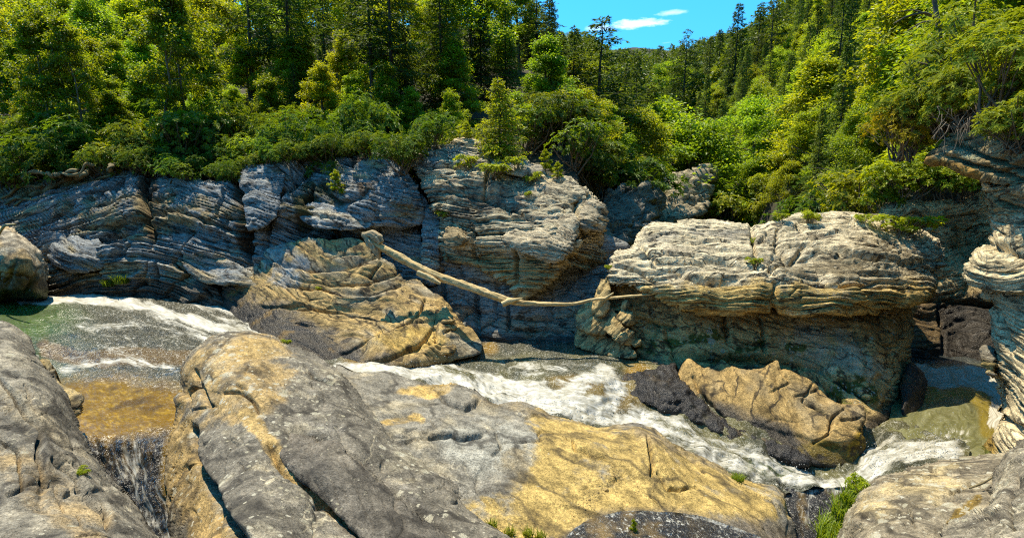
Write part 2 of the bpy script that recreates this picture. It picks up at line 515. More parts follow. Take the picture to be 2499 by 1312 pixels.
def rock_material(name, scale=(1, 1, 1), rotz=0.0, bump=0.05, fine=22.0, warp=(0.05, 0.05, 0.35), spots=4.0, seams=0.0, seam_scale=3.0, bedded=False, dark=0.7):
    """colour comes from the mesh ('col', 'wet', 'lich'); grain, seams, lichen crusts and relief from noise"""
    m, t = mat_new(name)
    out = N_(t, 'ShaderNodeOutputMaterial'); bs = N_(t, 'ShaderNodeBsdfPrincipled')
    t.links.new(bs.outputs[0], out.inputs[0])
    tc = N_(t, 'ShaderNodeNewGeometry').outputs['Position']
    col = N_(t, 'ShaderNodeAttribute', attribute_name='col').outputs['Color']
    wet = N_(t, 'ShaderNodeAttribute', attribute_name='wet').outputs['Fac']
    lich = N_(t, 'ShaderNodeAttribute', attribute_name='lich').outputs['Fac']
    wn = N_(t, 'ShaderNodeTexNoise', i_Scale=1.1, i_Detail=4.0); t.links.new(tc, wn.inputs['Vector'])
    wv = N_(t, 'ShaderNodeVectorMath', operation='MULTIPLY_ADD')
    t.links.new(wn.outputs['Color'], wv.inputs[0]); wv.inputs[1].default_value = warp; t.links.new(tc, wv.inputs[2])
    rt = N_(t, 'ShaderNodeMapping'); rt.inputs['Rotation'].default_value = (0, 0, rotz); t.links.new(wv.outputs[0], rt.inputs['Vector'])
    if bedded:                                  # grain and seams follow the folded beds
        sx = N_(t, 'ShaderNodeSeparateXYZ'); t.links.new(tc, sx.inputs[0]); cx = N_(t, 'ShaderNodeCombineXYZ')
        t.links.new(sx.outputs[0], cx.inputs[0]); t.links.new(sx.outputs[1], cx.inputs[1])
        t.links.new(mathn(t, 'ADD', N_(t, 'ShaderNodeAttribute', attribute_name='bz').outputs['Fac'], rangen(t, wn.outputs[0], 0.3, 0.7, -0.06, 0.06)), cx.inputs[2]); rt = cx
    mp = N_(t, 'ShaderNodeMapping'); mp.inputs['Scale'].default_value = scale; t.links.new(rt.outputs[0], mp.inputs['Vector'])
    n0 = N_(t, 'ShaderNodeTexNoise', i_Scale=1.7, i_Detail=7.0, i_Roughness=0.72); t.links.new(tc, n0.inputs['Vector'])
    n1 = N_(t, 'ShaderNodeTexNoise', i_Scale=2.6, i_Detail=7.0, i_Roughness=0.72); t.links.new(mp.outputs[0], n1.inputs['Vector'])
    n2 = N_(t, 'ShaderNodeTexNoise', i_Scale=fine, i_Detail=4.0, i_Roughness=0.75); t.links.new(mp.outputs[0], n2.inputs['Vector'])
    n3 = N_(t, 'ShaderNodeTexNoise', i_Scale=34.0, i_Detail=3.0, i_Roughness=0.75); t.links.new(tc, n3.inputs['Vector'])
    v0 = rangen(t, n0.outputs[0], 0.3, 0.7, 0.66, 1.34)
    v1 = rangen(t, n1.outputs[0], 0.3, 0.7, 0.36, 1.64)
    v2 = rangen(t, n2.outputs[0], 0.3, 0.7, 0.52, 1.48)
    vv = mathn(t, 'MULTIPLY', mathn(t, 'MULTIPLY', v1, v2), mathn(t, 'MULTIPLY', v0, rangen(t, n3.outputs[0], 0.3, 0.7, 0.58, 1.42)))
    c = mixc(t, 1.0, mixc(t, 1.0, col, (1.05, 0.99, 0.84), 'MULTIPLY'), vv, 'MULTIPLY')
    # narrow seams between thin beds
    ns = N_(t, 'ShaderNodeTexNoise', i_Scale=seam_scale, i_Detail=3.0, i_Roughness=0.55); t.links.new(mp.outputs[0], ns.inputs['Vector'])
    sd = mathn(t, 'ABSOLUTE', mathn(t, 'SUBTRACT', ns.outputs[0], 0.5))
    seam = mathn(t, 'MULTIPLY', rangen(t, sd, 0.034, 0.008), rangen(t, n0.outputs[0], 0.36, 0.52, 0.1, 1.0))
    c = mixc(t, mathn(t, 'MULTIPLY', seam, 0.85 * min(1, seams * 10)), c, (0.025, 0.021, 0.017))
    # dark crusts with ragged edges
    dk = rangen(t, mathn(t, 'ADD', mathn(t, 'MULTIPLY', n0.outputs[0], 0.6), mathn(t, 'MULTIPLY', n2.outputs[0], 0.4)), 0.53, 0.60, 0.0, dark)
    c = mixc(t, dk, c, mixc(t, 1.0, c, (0.36, 0.35, 0.34), 'MULTIPLY'))
    # crusts of pale lichen: round spots of unequal size
    vo = N_(t, 'ShaderNodeTexVoronoi', i_Scale=spots, i_Randomness=1.0); t.links.new(wv.outputs[0], vo.inputs['Vector'])
    vo2 = N_(t, 'ShaderNodeTexVoronoi', i_Scale=spots * 2.7, i_Randomness=1.0); t.links.new(wv.outputs[0], vo2.inputs['Vector'])
    sep = N_(t, 'ShaderNodeSeparateColor'); t.links.new(vo.outputs['Color'], sep.inputs[0])
    sep2 = N_(t, 'ShaderNodeSeparateColor'); t.links.new(vo2.outputs['Color'], sep2.inputs[0])
    jit = rangen(t, n3.outputs[0], 0.25, 0.75, -0.16, 0.16)
    def spot(vor, sp, k):
        rad = mathn(t, 'MULTIPLY', rangen(t, sp.outputs[0], k, 1.0, 0.0, 0.46), lich)
        d = mathn(t, 'ADD', vor.outputs['Distance'], jit)
        return rangen(t, mathn(t, 'SUBTRACT', rad, d), -0.02, 0.04)
    sf = mathn(t, 'MULTIPLY', mathn(t, 'MAXIMUM', spot(vo, sep, 0.45), spot(vo2, sep2, 0.25)), 0.8)
    lc = mixc(t, sep2.outputs[1], (0.50, 0.46, 0.35), (0.36, 0.32, 0.21))
    c = mixc(t, sf, c, lc)
    t.links.new(c, bs.inputs['Base Color'])
    wj = mathn(t, 'ADD', wet, rangen(t, n1.outputs[0], 0.3, 0.7, -0.25, 0.25))
    ws = rangen(t, wj, 0.35, 0.65)
    t.links.new(mathn(t, 'SUBTRACT', 0.88, mathn(t, 'MULTIPLY', ws, 0.56)), bs.inputs['Roughness'])
    t.links.new(mathn(t, 'ADD', 0.2, mathn(t, 'MULTIPLY', ws, 0.12)), bs.inputs['Specular IOR Level'])
    hgt = mathn(t, 'SUBTRACT', n1.outputs[0], mathn(t, 'MULTIPLY', seam, seams))
    b0 = N_(t, 'ShaderNodeBump', i_Strength=0.8, i_Distance=bump * 1.6); t.links.new(n0.outputs[0], b0.inputs['Height'])
    b1 = N_(t, 'ShaderNodeBump', i_Strength=1.0, i_Distance=bump * 1.5); t.links.new(hgt, b1.inputs['Height']); t.links.new(b0.outputs[0], b1.inputs['Normal'])
    b2 = N_(t, 'ShaderNodeBump', i_Strength=0.9, i_Distance=bump * 0.4); t.links.new(n2.outputs[0], b2.inputs['Height']); t.links.new(b1.outputs[0], b2.inputs['Normal'])
    b3 = N_(t, 'ShaderNodeBump', i_Strength=0.9, i_Distance=0.02); t.links.new(n3.outputs[0], b3.inputs['Height']); t.links.new(b2.outputs[0], b3.inputs['Normal'])
    t.links.new(b3.outputs[0], bs.inputs['Normal'])
    return m
M_ROCK = rock_material('weathered_rock', scale=(1.2, 1.55, 1.4), rotz=math.radians(45), bump=0.045, fine=14, warp=(0.12, 0.12, 0.12), spots=4.0, seams=0.08, seam_scale=0.42)
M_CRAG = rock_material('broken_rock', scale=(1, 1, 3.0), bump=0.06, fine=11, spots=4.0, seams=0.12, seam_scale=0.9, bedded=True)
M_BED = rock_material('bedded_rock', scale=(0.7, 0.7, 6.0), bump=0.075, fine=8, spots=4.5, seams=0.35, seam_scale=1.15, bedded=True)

def water_material():
    m, t = mat_new('river_water')
    out = N_(t, 'ShaderNodeOutputMaterial')
    tc = N_(t, 'ShaderNodeNewGeometry').outputs['Position']
    col = N_(t, 'ShaderNodeAttribute', attribute_name='col').outputs['Color']
    foam = N_(t, 'ShaderNodeAttribute', attribute_name='foam').outputs['Fac']
    opac = N_(t, 'ShaderNodeAttribute', attribute_name='opac').outputs['Fac']
    rip = N_(t, 'ShaderNodeAttribute', attribute_name='rip').outputs['Fac']
    fl = N_(t, 'ShaderNodeCombineXYZ')
    t.links.new(N_(t, 'ShaderNodeAttribute', attribute_name='fa').outputs['Fac'], fl.inputs[0]); t.links.new(N_(t, 'ShaderNodeAttribute', attribute_name='fc').outputs['Fac'], fl.inputs[1])
    n1 = N_(t, 'ShaderNodeTexNoise', i_Scale=2.4, i_Detail=9.0, i_Roughness=0.74, i_Distortion=0.9); t.links.new(fl.outputs[0], n1.inputs['Vector'])
    n2 = N_(t, 'ShaderNodeTexNoise', i_Scale=11.0, i_Detail=5.0, i_Roughness=0.6, i_Distortion=0.4); t.links.new(tc, n2.inputs['Vector'])
    bmp = N_(t, 'ShaderNodeBump', i_Distance=0.09); t.links.new(n2.outputs[0], bmp.inputs['Height']); t.links.new(rip, bmp.inputs['Strength'])
    fz = mathn(t, 'ADD', foam, rangen(t, n1.outputs[0], 0.25, 0.75, -0.60, 0.60))
    fz = mathn(t, 'ADD', fz, rangen(t, n2.outputs[0], 0.25, 0.75, -0.10, 0.10))
    ff = rangen(t, fz, 0.46, 0.78)
    n5 = N_(t, 'ShaderNodeTexNoise', i_Scale=16.0, i_Detail=3.0, i_Roughness=0.6, i_Distortion=0.5); t.links.new(tc, n5.inputs['Vector'])
    fk = mathn(t, 'MULTIPLY', rangen(t, n5.outputs[0], 0.57, 0.66), mathn(t, 'MULTIPLY', rip, rangen(t, n1.outputs[0], 0.40, 0.55)))  # sparkle on the ripples, painted as white flecks among the foam
    ff = mathn(t, 'MAXIMUM', ff, fk)
    body = N_(t, 'ShaderNodeBsdfDiffuse'); t.links.new(mixc(t, 1.0, col, rangen(t, n1.outputs[0], 0.3, 0.7, 0.55, 1.45), 'MULTIPLY'), body.inputs[0])
    tr = N_(t, 'ShaderNodeBsdfTransparent'); t.links.new(mixc(t, 0.6, (1, 1, 1), col), tr.inputs[0])
    mx1 = N_(t, 'ShaderNodeMixShader'); t.links.new(opac, mx1.inputs[0]); t.links.new(tr.outputs[0], mx1.inputs[1]); t.links.new(body.outputs[0], mx1.inputs[2])
    gl = N_(t, 'ShaderNodeBsdfGlossy', i_Roughness=0.22); gl.inputs['Color'].default_value = (1, 1, 1, 1); t.links.new(bmp.outputs[0], gl.inputs['Normal'])
    fr = N_(t, 'ShaderNodeFresnel', i_IOR=1.36); t.links.new(bmp.outputs[0], fr.inputs['Normal'])
    mx2 = N_(t, 'ShaderNodeMixShader'); t.links.new(mathn(t, 'MULTIPLY', fr.outputs[0], 1.0, True), mx2.inputs[0]); t.links.new(mx1.outputs[0], mx2.inputs[1]); t.links.new(gl.outputs[0], mx2.inputs[2])
    fo = N_(t, 'ShaderNodeBsdfPrincipled', i_Roughness=0.6)
    fb = N_(t, 'ShaderNodeBump', i_Strength=0.35, i_Distance=0.05); t.links.new(n1.outputs[0], fb.inputs['Height'])
    n4 = N_(t, 'ShaderNodeTexNoise', i_Scale=7.0, i_Detail=7.0, i_Roughness=0.7, i_Distortion=1.2); t.links.new(fl.outputs[0], n4.inputs['Vector'])
    fc = mixc(t, rangen(t, n4.outputs[0], 0.38, 0.62), (0.22, 0.20, 0.14), (0.50, 0.48, 0.42))
    fc = mixc(t, rangen(t, n1.outputs[0], 0.30, 0.50, 0.6, 0.0), fc, (0.24, 0.20, 0.11))
    t.links.new(fc, fo.inputs['Base Color']); t.links.new(fb.outputs[0], fo.inputs['Normal'])
    mx3 = N_(t, 'ShaderNodeMixShader'); t.links.new(ff, mx3.inputs[0]); t.links.new(mx2.outputs[0], mx3.inputs[1]); t.links.new(fo.outputs[0], mx3.inputs[2])
    t.links.new(mx3.outputs[0], out.inputs[0])
    return m
M_WATER = water_material()

def leaf_material(name, dark, light, trans=0.4, rough=0.45, spec=0.35, hue=0.03):
    m, t = mat_new(name)
    out = N_(t, 'ShaderNodeOutputMaterial')
    oi = N_(t, 'ShaderNodeObjectInfo')
    r = N_(t, 'ShaderNodeAttribute', attribute_name='rnd').outputs['Fac']
    c = mixc(t, r, dark, light)
    c = mixc(t, 1.0, c, oi.outputs['Color'], 'MULTIPLY')
    bs = N_(t, 'ShaderNodeBsdfPrincipled', i_Roughness=rough); bs.inputs['Specular IOR Level'].default_value = spec
    t.links.new(c, bs.inputs['Base Color'])
    tl = N_(t, 'ShaderNodeBsdfTranslucent'); t.links.new(mixc(t, 1.0, c, (1.35, 1.25, 0.5), 'MULTIPLY'), tl.inputs[0])
    mx = N_(t, 'ShaderNodeMixShader'); mx.inputs[0].default_value = trans
    t.links.new(bs.outputs[0], mx.inputs[1]); t.links.new(tl.outputs[0], mx.inputs[2]); t.links.new(mx.outputs[0], out.inputs[0])
    return m
M_LEAF = leaf_material('broad_leaves', (0.08, 0.12, 0.006), (0.25, 0.305, 0.014), trans=0.57)
M_RHODO = leaf_material('leathery_leaves', (0.042, 0.078, 0.006), (0.155, 0.215, 0.013), trans=0.42, rough=0.5, spec=0.22)
M_NEEDLE = leaf_material('needles', (0.03, 0.055, 0.009), (0.12, 0.165, 0.02), trans=0.42, rough=0.6, spec=0.2)
M_GRASS = leaf_material('grass_blades', (0.07, 0.12, 0.01), (0.18, 0.24, 0.02), trans=0.45)
def bark_material(name, a, b, sc=8.0):
    m, t = mat_new(name)
    out = N_(t, 'ShaderNodeOutputMaterial'); bs = N_(t, 'ShaderNodeBsdfPrincipled', i_Roughness=0.9)
    bs.inputs['Specular IOR Level'].default_value = 0.15
    tc = N_(t, 'ShaderNodeTexCoord').outputs['Object']
    mp = N_(t, 'ShaderNodeMapping'); mp.inputs['Scale'].default_value = (1, 1, 0.22); t.links.new(tc, mp.inputs[0])
    n = N_(t, 'ShaderNodeTexNoise', i_Scale=sc, i_Detail=8.0, i_Roughness=0.7); t.links.new(mp.outputs[0], n.inputs['Vector'])
    t.links.new(mixc(t, rangen(t, n.outputs[0], 0.3, 0.7), a, b), bs.inputs['Base Color'])
    bp = N_(t, 'ShaderNodeBump', i_Strength=0.8, i_Distance=0.03); t.links.new(n.outputs[0], bp.inputs['Height']); t.links.new(bp.outputs[0], bs.inputs['Normal'])
    t.links.new(bs.outputs[0], out.inputs[0])
    return m
M_BARK = bark_material('grey_brown_bark', (0.07, 0.055, 0.04), (0.24, 0.20, 0.15))
M_DARKBARK = bark_material('dark_bark', (0.035, 0.026, 0.02), (0.12, 0.095, 0.07))
M_TWIG = bark_material('brown_twigs', (0.08, 0.06, 0.04), (0.2, 0.155, 0.105))
# ------------------------------------------------------------------ rock colours (albedo)
TAN = (0.40, 0.29, 0.135); GOLD = (0.46, 0.32, 0.11); GREY = (0.23, 0.21, 0.175); DGREY = (0.085, 0.078, 0.07)
PALE = (0.52, 0.455, 0.33); BLACK = (0.035, 0.034, 0.035); BLUEG = (0.30, 0.325, 0.365); MOSS = (0.055, 0.085, 0.012); BROWN = (0.17, 0.115, 0.055)
def noisy(p, s, sc, oc=4): return fbm(p * sc, oc, s)
def patch(c, p, mask, colr, s=0, sc=2.0, k=0.6, lo=0.35, hi=0.65):
    """a stain, crust or painted bounce light of its own ragged shape"""
    nz = fbm(p * sc, 6, 900 + s, 0.68)
    m = sstep(lo - 0.12, hi + 0.15, mask + k * 1.3 * nz * np.minimum(1, 3 * mask))
    return mix(c, colr, np.clip(m, 0, 1) * 0.88)
def bedded_colour(base, alt, dark, s, nb=(0.05, 0.1, 1), f=2.6, amt_alt=0.5, amt_dark=0.35, lich=0.3, wetf=None, post=None):
    def f_(p, n, u, v, d):
        h = d
        q = np.stack([p[:, 0] * 0.35, p[:, 1] * 0.35, h * f], -1)
        a = fbm(q, 4, s + 2); b = fbm(q * np.array([1.6, 1.6, 2.3], f32), 4, s + 3); g = fbm(p * 0.8, 4, s + 4)
        c = mix(base, alt, sstep(0.35 - amt_alt, 0.75 - amt_alt * 0.6, a * 0.9 + g * 0.5))
        c = mix(c, dark, sstep(0.55 - amt_dark, 0.95 - amt_dark, b * 0.8 + 0.5 * fbm(p * 1.7, 3, s + 6)) * 0.85)
        o = {'col': c, 'wet': np.zeros(len(p), f32), 'lich': np.clip(lich * (0.6 + g), 0, 1.2)}
        if post: post(o, p, n, u, v, d)
        o['col'] = np.clip(o['col'], 0.01, 0.8)
        return o
    return f_
def massive_colour(base, alt, s, sc=0.9, amt=0.5, lich=0.6, post=None):
    def f_(p, n, u, v, d):
        a = fbm(p * sc, 5, s + 2); b = fbm(p * sc * 3.1, 4, s + 5)
        c = mix(base, alt, sstep(0.45 - amt, 0.95 - amt, a + 0.4 * b))
        c = mix(c, DGREY, sstep(0.15, 0.75, fbm(p * 2.3, 6, s + 8, 0.65)) * 0.6)
        c = mix(c, PALE, sstep(0.30, 0.85, fbm(p * np.array([1.6, 1.6, 2.6], f32), 6, s + 9, 0.68)) * 0.55)
        ql = np.abs(fbm(p * np.array([1.1, 0.5, 0.8], f32), 4, s + 21)); c = mix(c, (0.52, 0.47, 0.37), sstep(0.022, 0.006, ql) * sstep(0.05, 0.35, fbm(p * 0.7, 3, s + 23)) * 0.8)
        o = {'col': c, 'wet': np.zeros(len(p), f32), 'lich': np.clip(lich * (0.7 + 0.8 * a), 0, 1.3)}
        if post: post(o, p, n, u, v, d)
        o['col'] = np.clip(o['col'], 0.01, 0.8)
        return o
    return f_

# ------------------------------------------------------------------ left grey cliff
CL_BED = dict(nb=(0.0, 0.25, 1), fold=(-13.8, 0.36), groove=1.6, beds=((0.6, 0.10), (0.22, 0.08), (0.11, 0.06)), warp=0.55, ws=0.25,
              fbm=((0.35, 0.22, 3), (2.6, 0.02, 4)), facets=(((1.8, 1.8, 1.1), 0.22, 0.06, 0.16),), vein=((0.55, 0.35, 0.05),), vs=(1, 1, 0.45))
def post_cliff(o, p, n, u, v, d):
    c = o['col']
    c = patch(c, p, sstep(560, 700, v) * 0.5 + 0.12, (0.40, 0.33, 0.20), 1, 1.0)
    for L in ([(365, 450), (362, 520), (372, 560)], [(585, 440), (600, 520), (605, 600)], [(735, 500), (745, 550)], [(880, 400), (900, 470)]):
        c = patch(c, p, along(u, v, L, 22), (0.10, 0.07, 0.045), 2, 2.0)
    c = patch(c, p, 0.75 * blob(u, v, 770, 500, 80, 60), (0.09, 0.085, 0.03), 3, 2.5)
    c = patch(c, p, 0.6 * blob(u, v, 380, 520, 300, 50), (0.33, 0.26, 0.14), 4, 1.6)
    c = patch(c, p, 0.6 * blob(u, v, 120, 445, 180, 26, -12), (0.24, 0.22, 0.09), 5, 1.6)
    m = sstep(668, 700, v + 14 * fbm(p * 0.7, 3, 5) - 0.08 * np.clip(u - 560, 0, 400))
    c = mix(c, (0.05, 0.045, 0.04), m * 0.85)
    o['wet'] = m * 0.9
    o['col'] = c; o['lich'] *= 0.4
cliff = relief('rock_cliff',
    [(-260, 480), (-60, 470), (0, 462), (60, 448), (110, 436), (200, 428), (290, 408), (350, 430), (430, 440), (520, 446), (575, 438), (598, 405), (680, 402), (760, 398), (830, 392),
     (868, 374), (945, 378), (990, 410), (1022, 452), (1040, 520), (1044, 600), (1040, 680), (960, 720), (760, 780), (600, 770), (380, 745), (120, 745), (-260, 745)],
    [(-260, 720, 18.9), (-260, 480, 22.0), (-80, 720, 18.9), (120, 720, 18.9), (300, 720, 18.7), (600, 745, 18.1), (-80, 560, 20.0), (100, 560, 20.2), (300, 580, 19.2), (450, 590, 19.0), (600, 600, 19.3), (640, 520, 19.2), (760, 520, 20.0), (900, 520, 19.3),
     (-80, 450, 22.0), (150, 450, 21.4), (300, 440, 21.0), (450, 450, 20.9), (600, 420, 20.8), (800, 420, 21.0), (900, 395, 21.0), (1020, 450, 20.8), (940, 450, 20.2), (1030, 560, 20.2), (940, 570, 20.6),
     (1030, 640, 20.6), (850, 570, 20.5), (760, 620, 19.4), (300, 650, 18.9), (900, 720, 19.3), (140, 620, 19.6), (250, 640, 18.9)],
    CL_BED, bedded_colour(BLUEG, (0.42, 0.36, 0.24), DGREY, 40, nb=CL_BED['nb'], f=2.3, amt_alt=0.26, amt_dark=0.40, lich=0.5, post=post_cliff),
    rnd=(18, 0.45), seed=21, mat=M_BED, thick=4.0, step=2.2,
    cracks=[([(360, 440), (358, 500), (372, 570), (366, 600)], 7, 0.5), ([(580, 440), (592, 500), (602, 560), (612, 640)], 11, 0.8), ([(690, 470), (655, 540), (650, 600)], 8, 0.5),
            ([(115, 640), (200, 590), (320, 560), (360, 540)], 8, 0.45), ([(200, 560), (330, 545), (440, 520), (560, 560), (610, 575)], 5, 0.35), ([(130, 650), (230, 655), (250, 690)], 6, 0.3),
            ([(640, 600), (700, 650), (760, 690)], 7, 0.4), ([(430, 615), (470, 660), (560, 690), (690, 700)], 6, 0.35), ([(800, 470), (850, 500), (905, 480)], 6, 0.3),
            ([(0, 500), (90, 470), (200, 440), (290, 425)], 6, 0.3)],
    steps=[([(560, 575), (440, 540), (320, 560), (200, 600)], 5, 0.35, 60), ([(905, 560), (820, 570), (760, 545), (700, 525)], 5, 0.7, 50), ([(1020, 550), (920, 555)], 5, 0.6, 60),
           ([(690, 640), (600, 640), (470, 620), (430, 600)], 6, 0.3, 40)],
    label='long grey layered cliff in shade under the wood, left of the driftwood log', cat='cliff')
# ledges and loose blocks of that cliff
def sub(parent, name, outline, ctrl, seed, colr=(BLUEG, (0.40, 0.34, 0.22), DGREY), st=None, mat=None, thick=1.2, rnd=(8, 0.2), label=None, cracks=(), steps=(), post=None, lich=0.5, jit=3.0, amt=(0.35, 0.3)):
    return relief(name, outline, ctrl, st or dict(nb=(0.25, 0.2, 1), beds=((0.3, 0.10), (0.12, 0.06)), warp=0.8, ws=0.3, fbm=((0.9, 0.06, 3), (3.0, 0.02, 4)), facets=(((0.9, 0.9, 0.6), 0.12, 0.04, 0.06),)),
                  bedded_colour(*colr, seed + 5, f=3.0, amt_alt=amt[0], amt_dark=amt[1], lich=lich, post=post), rnd=rnd, seed=seed, mat=mat or M_BED, thick=thick, parent=parent, label=label, cracks=cracks, steps=steps, jit=jit)
sub(cliff, 'rock_block', [(585, 440), (602, 404), (660, 402), (692, 430), (688, 480), (672, 530), (640, 556), (605, 560), (596, 500)],
    [(590, 440, 20.4), (650, 405, 20.7), (690, 440, 20.3), (600, 550, 19.0), (660, 540, 19.0), (640, 470, 19.5)], 61, rnd=(8, 0.2))
sub(cliff, 'ledge', [(730, 510), (780, 495), (840, 498), (905, 520), (915, 548), (870, 562), (800, 560), (745, 545)],
    [(730, 520, 19.6), (820, 498, 19.9), (910, 530, 19.3), (750, 550, 19.1), (830, 560, 18.8), (900, 555, 18.9), (820, 530, 19.0)], 62, colr=(BLUEG, (0.45, 0.42, 0.36), DGREY))
sub(cliff, 'rock_block', [(868, 400), (930, 384), (985, 412), (1020, 455), (1034, 540), (1000, 556), (905, 552), (880, 500), (860, 450)],
    [(870, 410, 20.5), (940, 390, 20.7), (1020, 460, 20.0), (1030, 545, 19.6), (900, 548, 19.2), (960, 500, 19.2), (960, 440, 19.8)], 63, thick=1.5, rnd=(8, 0.2))
sub(cliff, 'rock_block', [(120, 610), (160, 580), (215, 572), (250, 600), (262, 640), (235, 660), (170, 662), (130, 645)],
    [(120, 620, 19.4), (200, 575, 19.6), (260, 630, 19.1), (180, 660, 18.7), (190, 620, 18.7)], 64, thick=0.8)
sub(cliff, 'ledge', [(440, 620), (490, 605), (560, 640), (640, 670), (700, 700), (690, 716), (600, 700), (500, 688), (455, 655)],
    [(440, 620, 18.9), (560, 640, 18.8), (700, 705, 18.2), (500, 690, 18.2), (600, 700, 18.0), (560, 670, 18.2)], 65, colr=((0.36, 0.31, 0.22), BLUEG, DGREY), thick=0.8)
sub(cliff, 'rock_block', [(930, 562), (1020, 556), (1030, 640), (1028, 700), (960, 690), (938, 640)],
    [(930, 565, 20.0), (1020, 560, 19.9), (1030, 690, 19.0), (950, 690, 19.0), (980, 620, 19.4)], 66, thick=1.0)
sub(cliff, 'rock_block', [(1022, 470), (1050, 500), (1074, 520), (1072, 600), (1066, 690), (1032, 690), (1030, 560)],
    [(1030, 480, 20.2), (1074, 520, 19.8), (1066, 690, 18.6), (1035, 690, 18.7), (1050, 580, 19.2)], 67, colr=(BLUEG, (0.5, 0.45, 0.36), DGREY), thick=1.0)

# ------------------------------------------------------------------ pale boulder on the far left
def post_l(o, p, n, u, v, d):
    o['col'] = patch(o['col'], p, sstep(650, 700, v) * 0.9, (0.16, 0.13, 0.10), 1, 1.5)
    m = sstep(698, 716, v + 6 * fbm(p * 2, 3, 4))
    o['col'] = mix(o['col'], (0.05, 0.075, 0.015), m * 0.9); o['wet'] = m
relief('boulder', [(-130, 600), (-60, 552), (0, 552), (35, 560), (70, 590), (100, 620), (120, 650), (118, 690), (112, 728), (60, 732), (-60, 738), (-140, 700)],
    [(-60, 560, 17.6), (30, 562, 17.8), (110, 640, 17.9), (60, 640, 17.0), (0, 620, 16.9), (0, 725, 17.2), (110, 725, 17.7), (-60, 720, 17.0)],
    dict(fbm=((0.9, 0.16, 3), (3.0, 0.05, 4)), vein=((1.2, 0.12, 0.05),)), massive_colour((0.40, 0.36, 0.30), (0.42, 0.31, 0.17), 71, lich=0.4, post=post_l),
    rnd=(28, 0.8), seed=22, mat=M_ROCK, thick=1.6, cracks=[([(40, 640), (20, 700)], 5, 0.12), ([(90, 660), (60, 720)], 5, 0.12)],
    label='pale rounded boulder at the water against the left edge of the picture', cat='boulder')

# ------------------------------------------------------------------ tan ledges under the root end of the log
S_BED = dict(nb=(0.26, -0.06, 1), groove=1.0, beds=((0.34, 0.06), (0.13, 0.032)), warp=0.7, ws=0.35, fbm=((0.5, 0.05, 3), (3.0, 0.012, 4)), facets=(((2.4, 2.2, 1.2), 0.10, 0.04, 0.08),))
def post_s1(o, p, n, u, v, d):
    c = o['col']
    c = patch(c, p, 0.7 * blob(u, v, 1000, 830, 100, 34), (0.50, 0.345, 0.11), 2, 1.5)
    c = patch(c, p, 0.6 * blob(u, v, 690, 640, 60, 60), BLUEG, 3, 1.5)
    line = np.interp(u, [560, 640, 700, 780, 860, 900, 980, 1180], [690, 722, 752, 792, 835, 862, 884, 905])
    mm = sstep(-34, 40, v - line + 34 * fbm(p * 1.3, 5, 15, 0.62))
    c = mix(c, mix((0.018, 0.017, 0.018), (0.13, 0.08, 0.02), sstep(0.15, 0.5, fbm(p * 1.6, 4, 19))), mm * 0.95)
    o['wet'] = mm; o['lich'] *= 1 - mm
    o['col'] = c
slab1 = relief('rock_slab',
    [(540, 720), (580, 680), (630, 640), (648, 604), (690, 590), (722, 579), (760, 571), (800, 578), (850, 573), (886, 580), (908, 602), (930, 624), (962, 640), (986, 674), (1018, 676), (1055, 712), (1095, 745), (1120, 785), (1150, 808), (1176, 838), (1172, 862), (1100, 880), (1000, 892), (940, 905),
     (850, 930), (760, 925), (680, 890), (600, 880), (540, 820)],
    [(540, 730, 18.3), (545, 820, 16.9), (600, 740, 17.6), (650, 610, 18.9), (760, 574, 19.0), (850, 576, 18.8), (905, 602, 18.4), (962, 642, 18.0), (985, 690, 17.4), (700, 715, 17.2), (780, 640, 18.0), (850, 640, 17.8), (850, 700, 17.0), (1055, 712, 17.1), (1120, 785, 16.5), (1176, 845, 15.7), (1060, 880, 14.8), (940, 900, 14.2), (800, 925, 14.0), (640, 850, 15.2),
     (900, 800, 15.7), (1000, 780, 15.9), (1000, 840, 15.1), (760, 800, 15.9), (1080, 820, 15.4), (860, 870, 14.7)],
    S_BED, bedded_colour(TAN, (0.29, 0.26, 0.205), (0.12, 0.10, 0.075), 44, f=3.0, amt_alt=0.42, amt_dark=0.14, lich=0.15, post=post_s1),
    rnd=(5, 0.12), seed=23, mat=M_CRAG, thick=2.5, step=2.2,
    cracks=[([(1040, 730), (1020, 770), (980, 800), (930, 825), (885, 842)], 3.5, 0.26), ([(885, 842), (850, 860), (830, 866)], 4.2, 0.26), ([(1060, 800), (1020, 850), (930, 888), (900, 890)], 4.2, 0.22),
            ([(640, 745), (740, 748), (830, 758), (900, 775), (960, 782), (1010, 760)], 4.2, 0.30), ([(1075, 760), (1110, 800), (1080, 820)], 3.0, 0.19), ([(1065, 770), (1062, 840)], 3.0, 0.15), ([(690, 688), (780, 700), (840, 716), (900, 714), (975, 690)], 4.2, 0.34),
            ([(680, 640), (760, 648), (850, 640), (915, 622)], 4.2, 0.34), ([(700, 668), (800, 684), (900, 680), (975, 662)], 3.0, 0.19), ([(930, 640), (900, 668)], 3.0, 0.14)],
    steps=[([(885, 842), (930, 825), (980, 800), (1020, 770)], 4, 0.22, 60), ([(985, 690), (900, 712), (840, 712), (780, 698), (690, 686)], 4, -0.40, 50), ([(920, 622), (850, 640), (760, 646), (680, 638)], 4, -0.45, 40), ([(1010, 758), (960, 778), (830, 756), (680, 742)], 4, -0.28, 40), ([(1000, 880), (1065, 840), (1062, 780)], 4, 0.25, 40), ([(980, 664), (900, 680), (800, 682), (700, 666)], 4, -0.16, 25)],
    label='tan sunlit slab of stepped ledges under the log, sloping into the rapids', cat='rock')
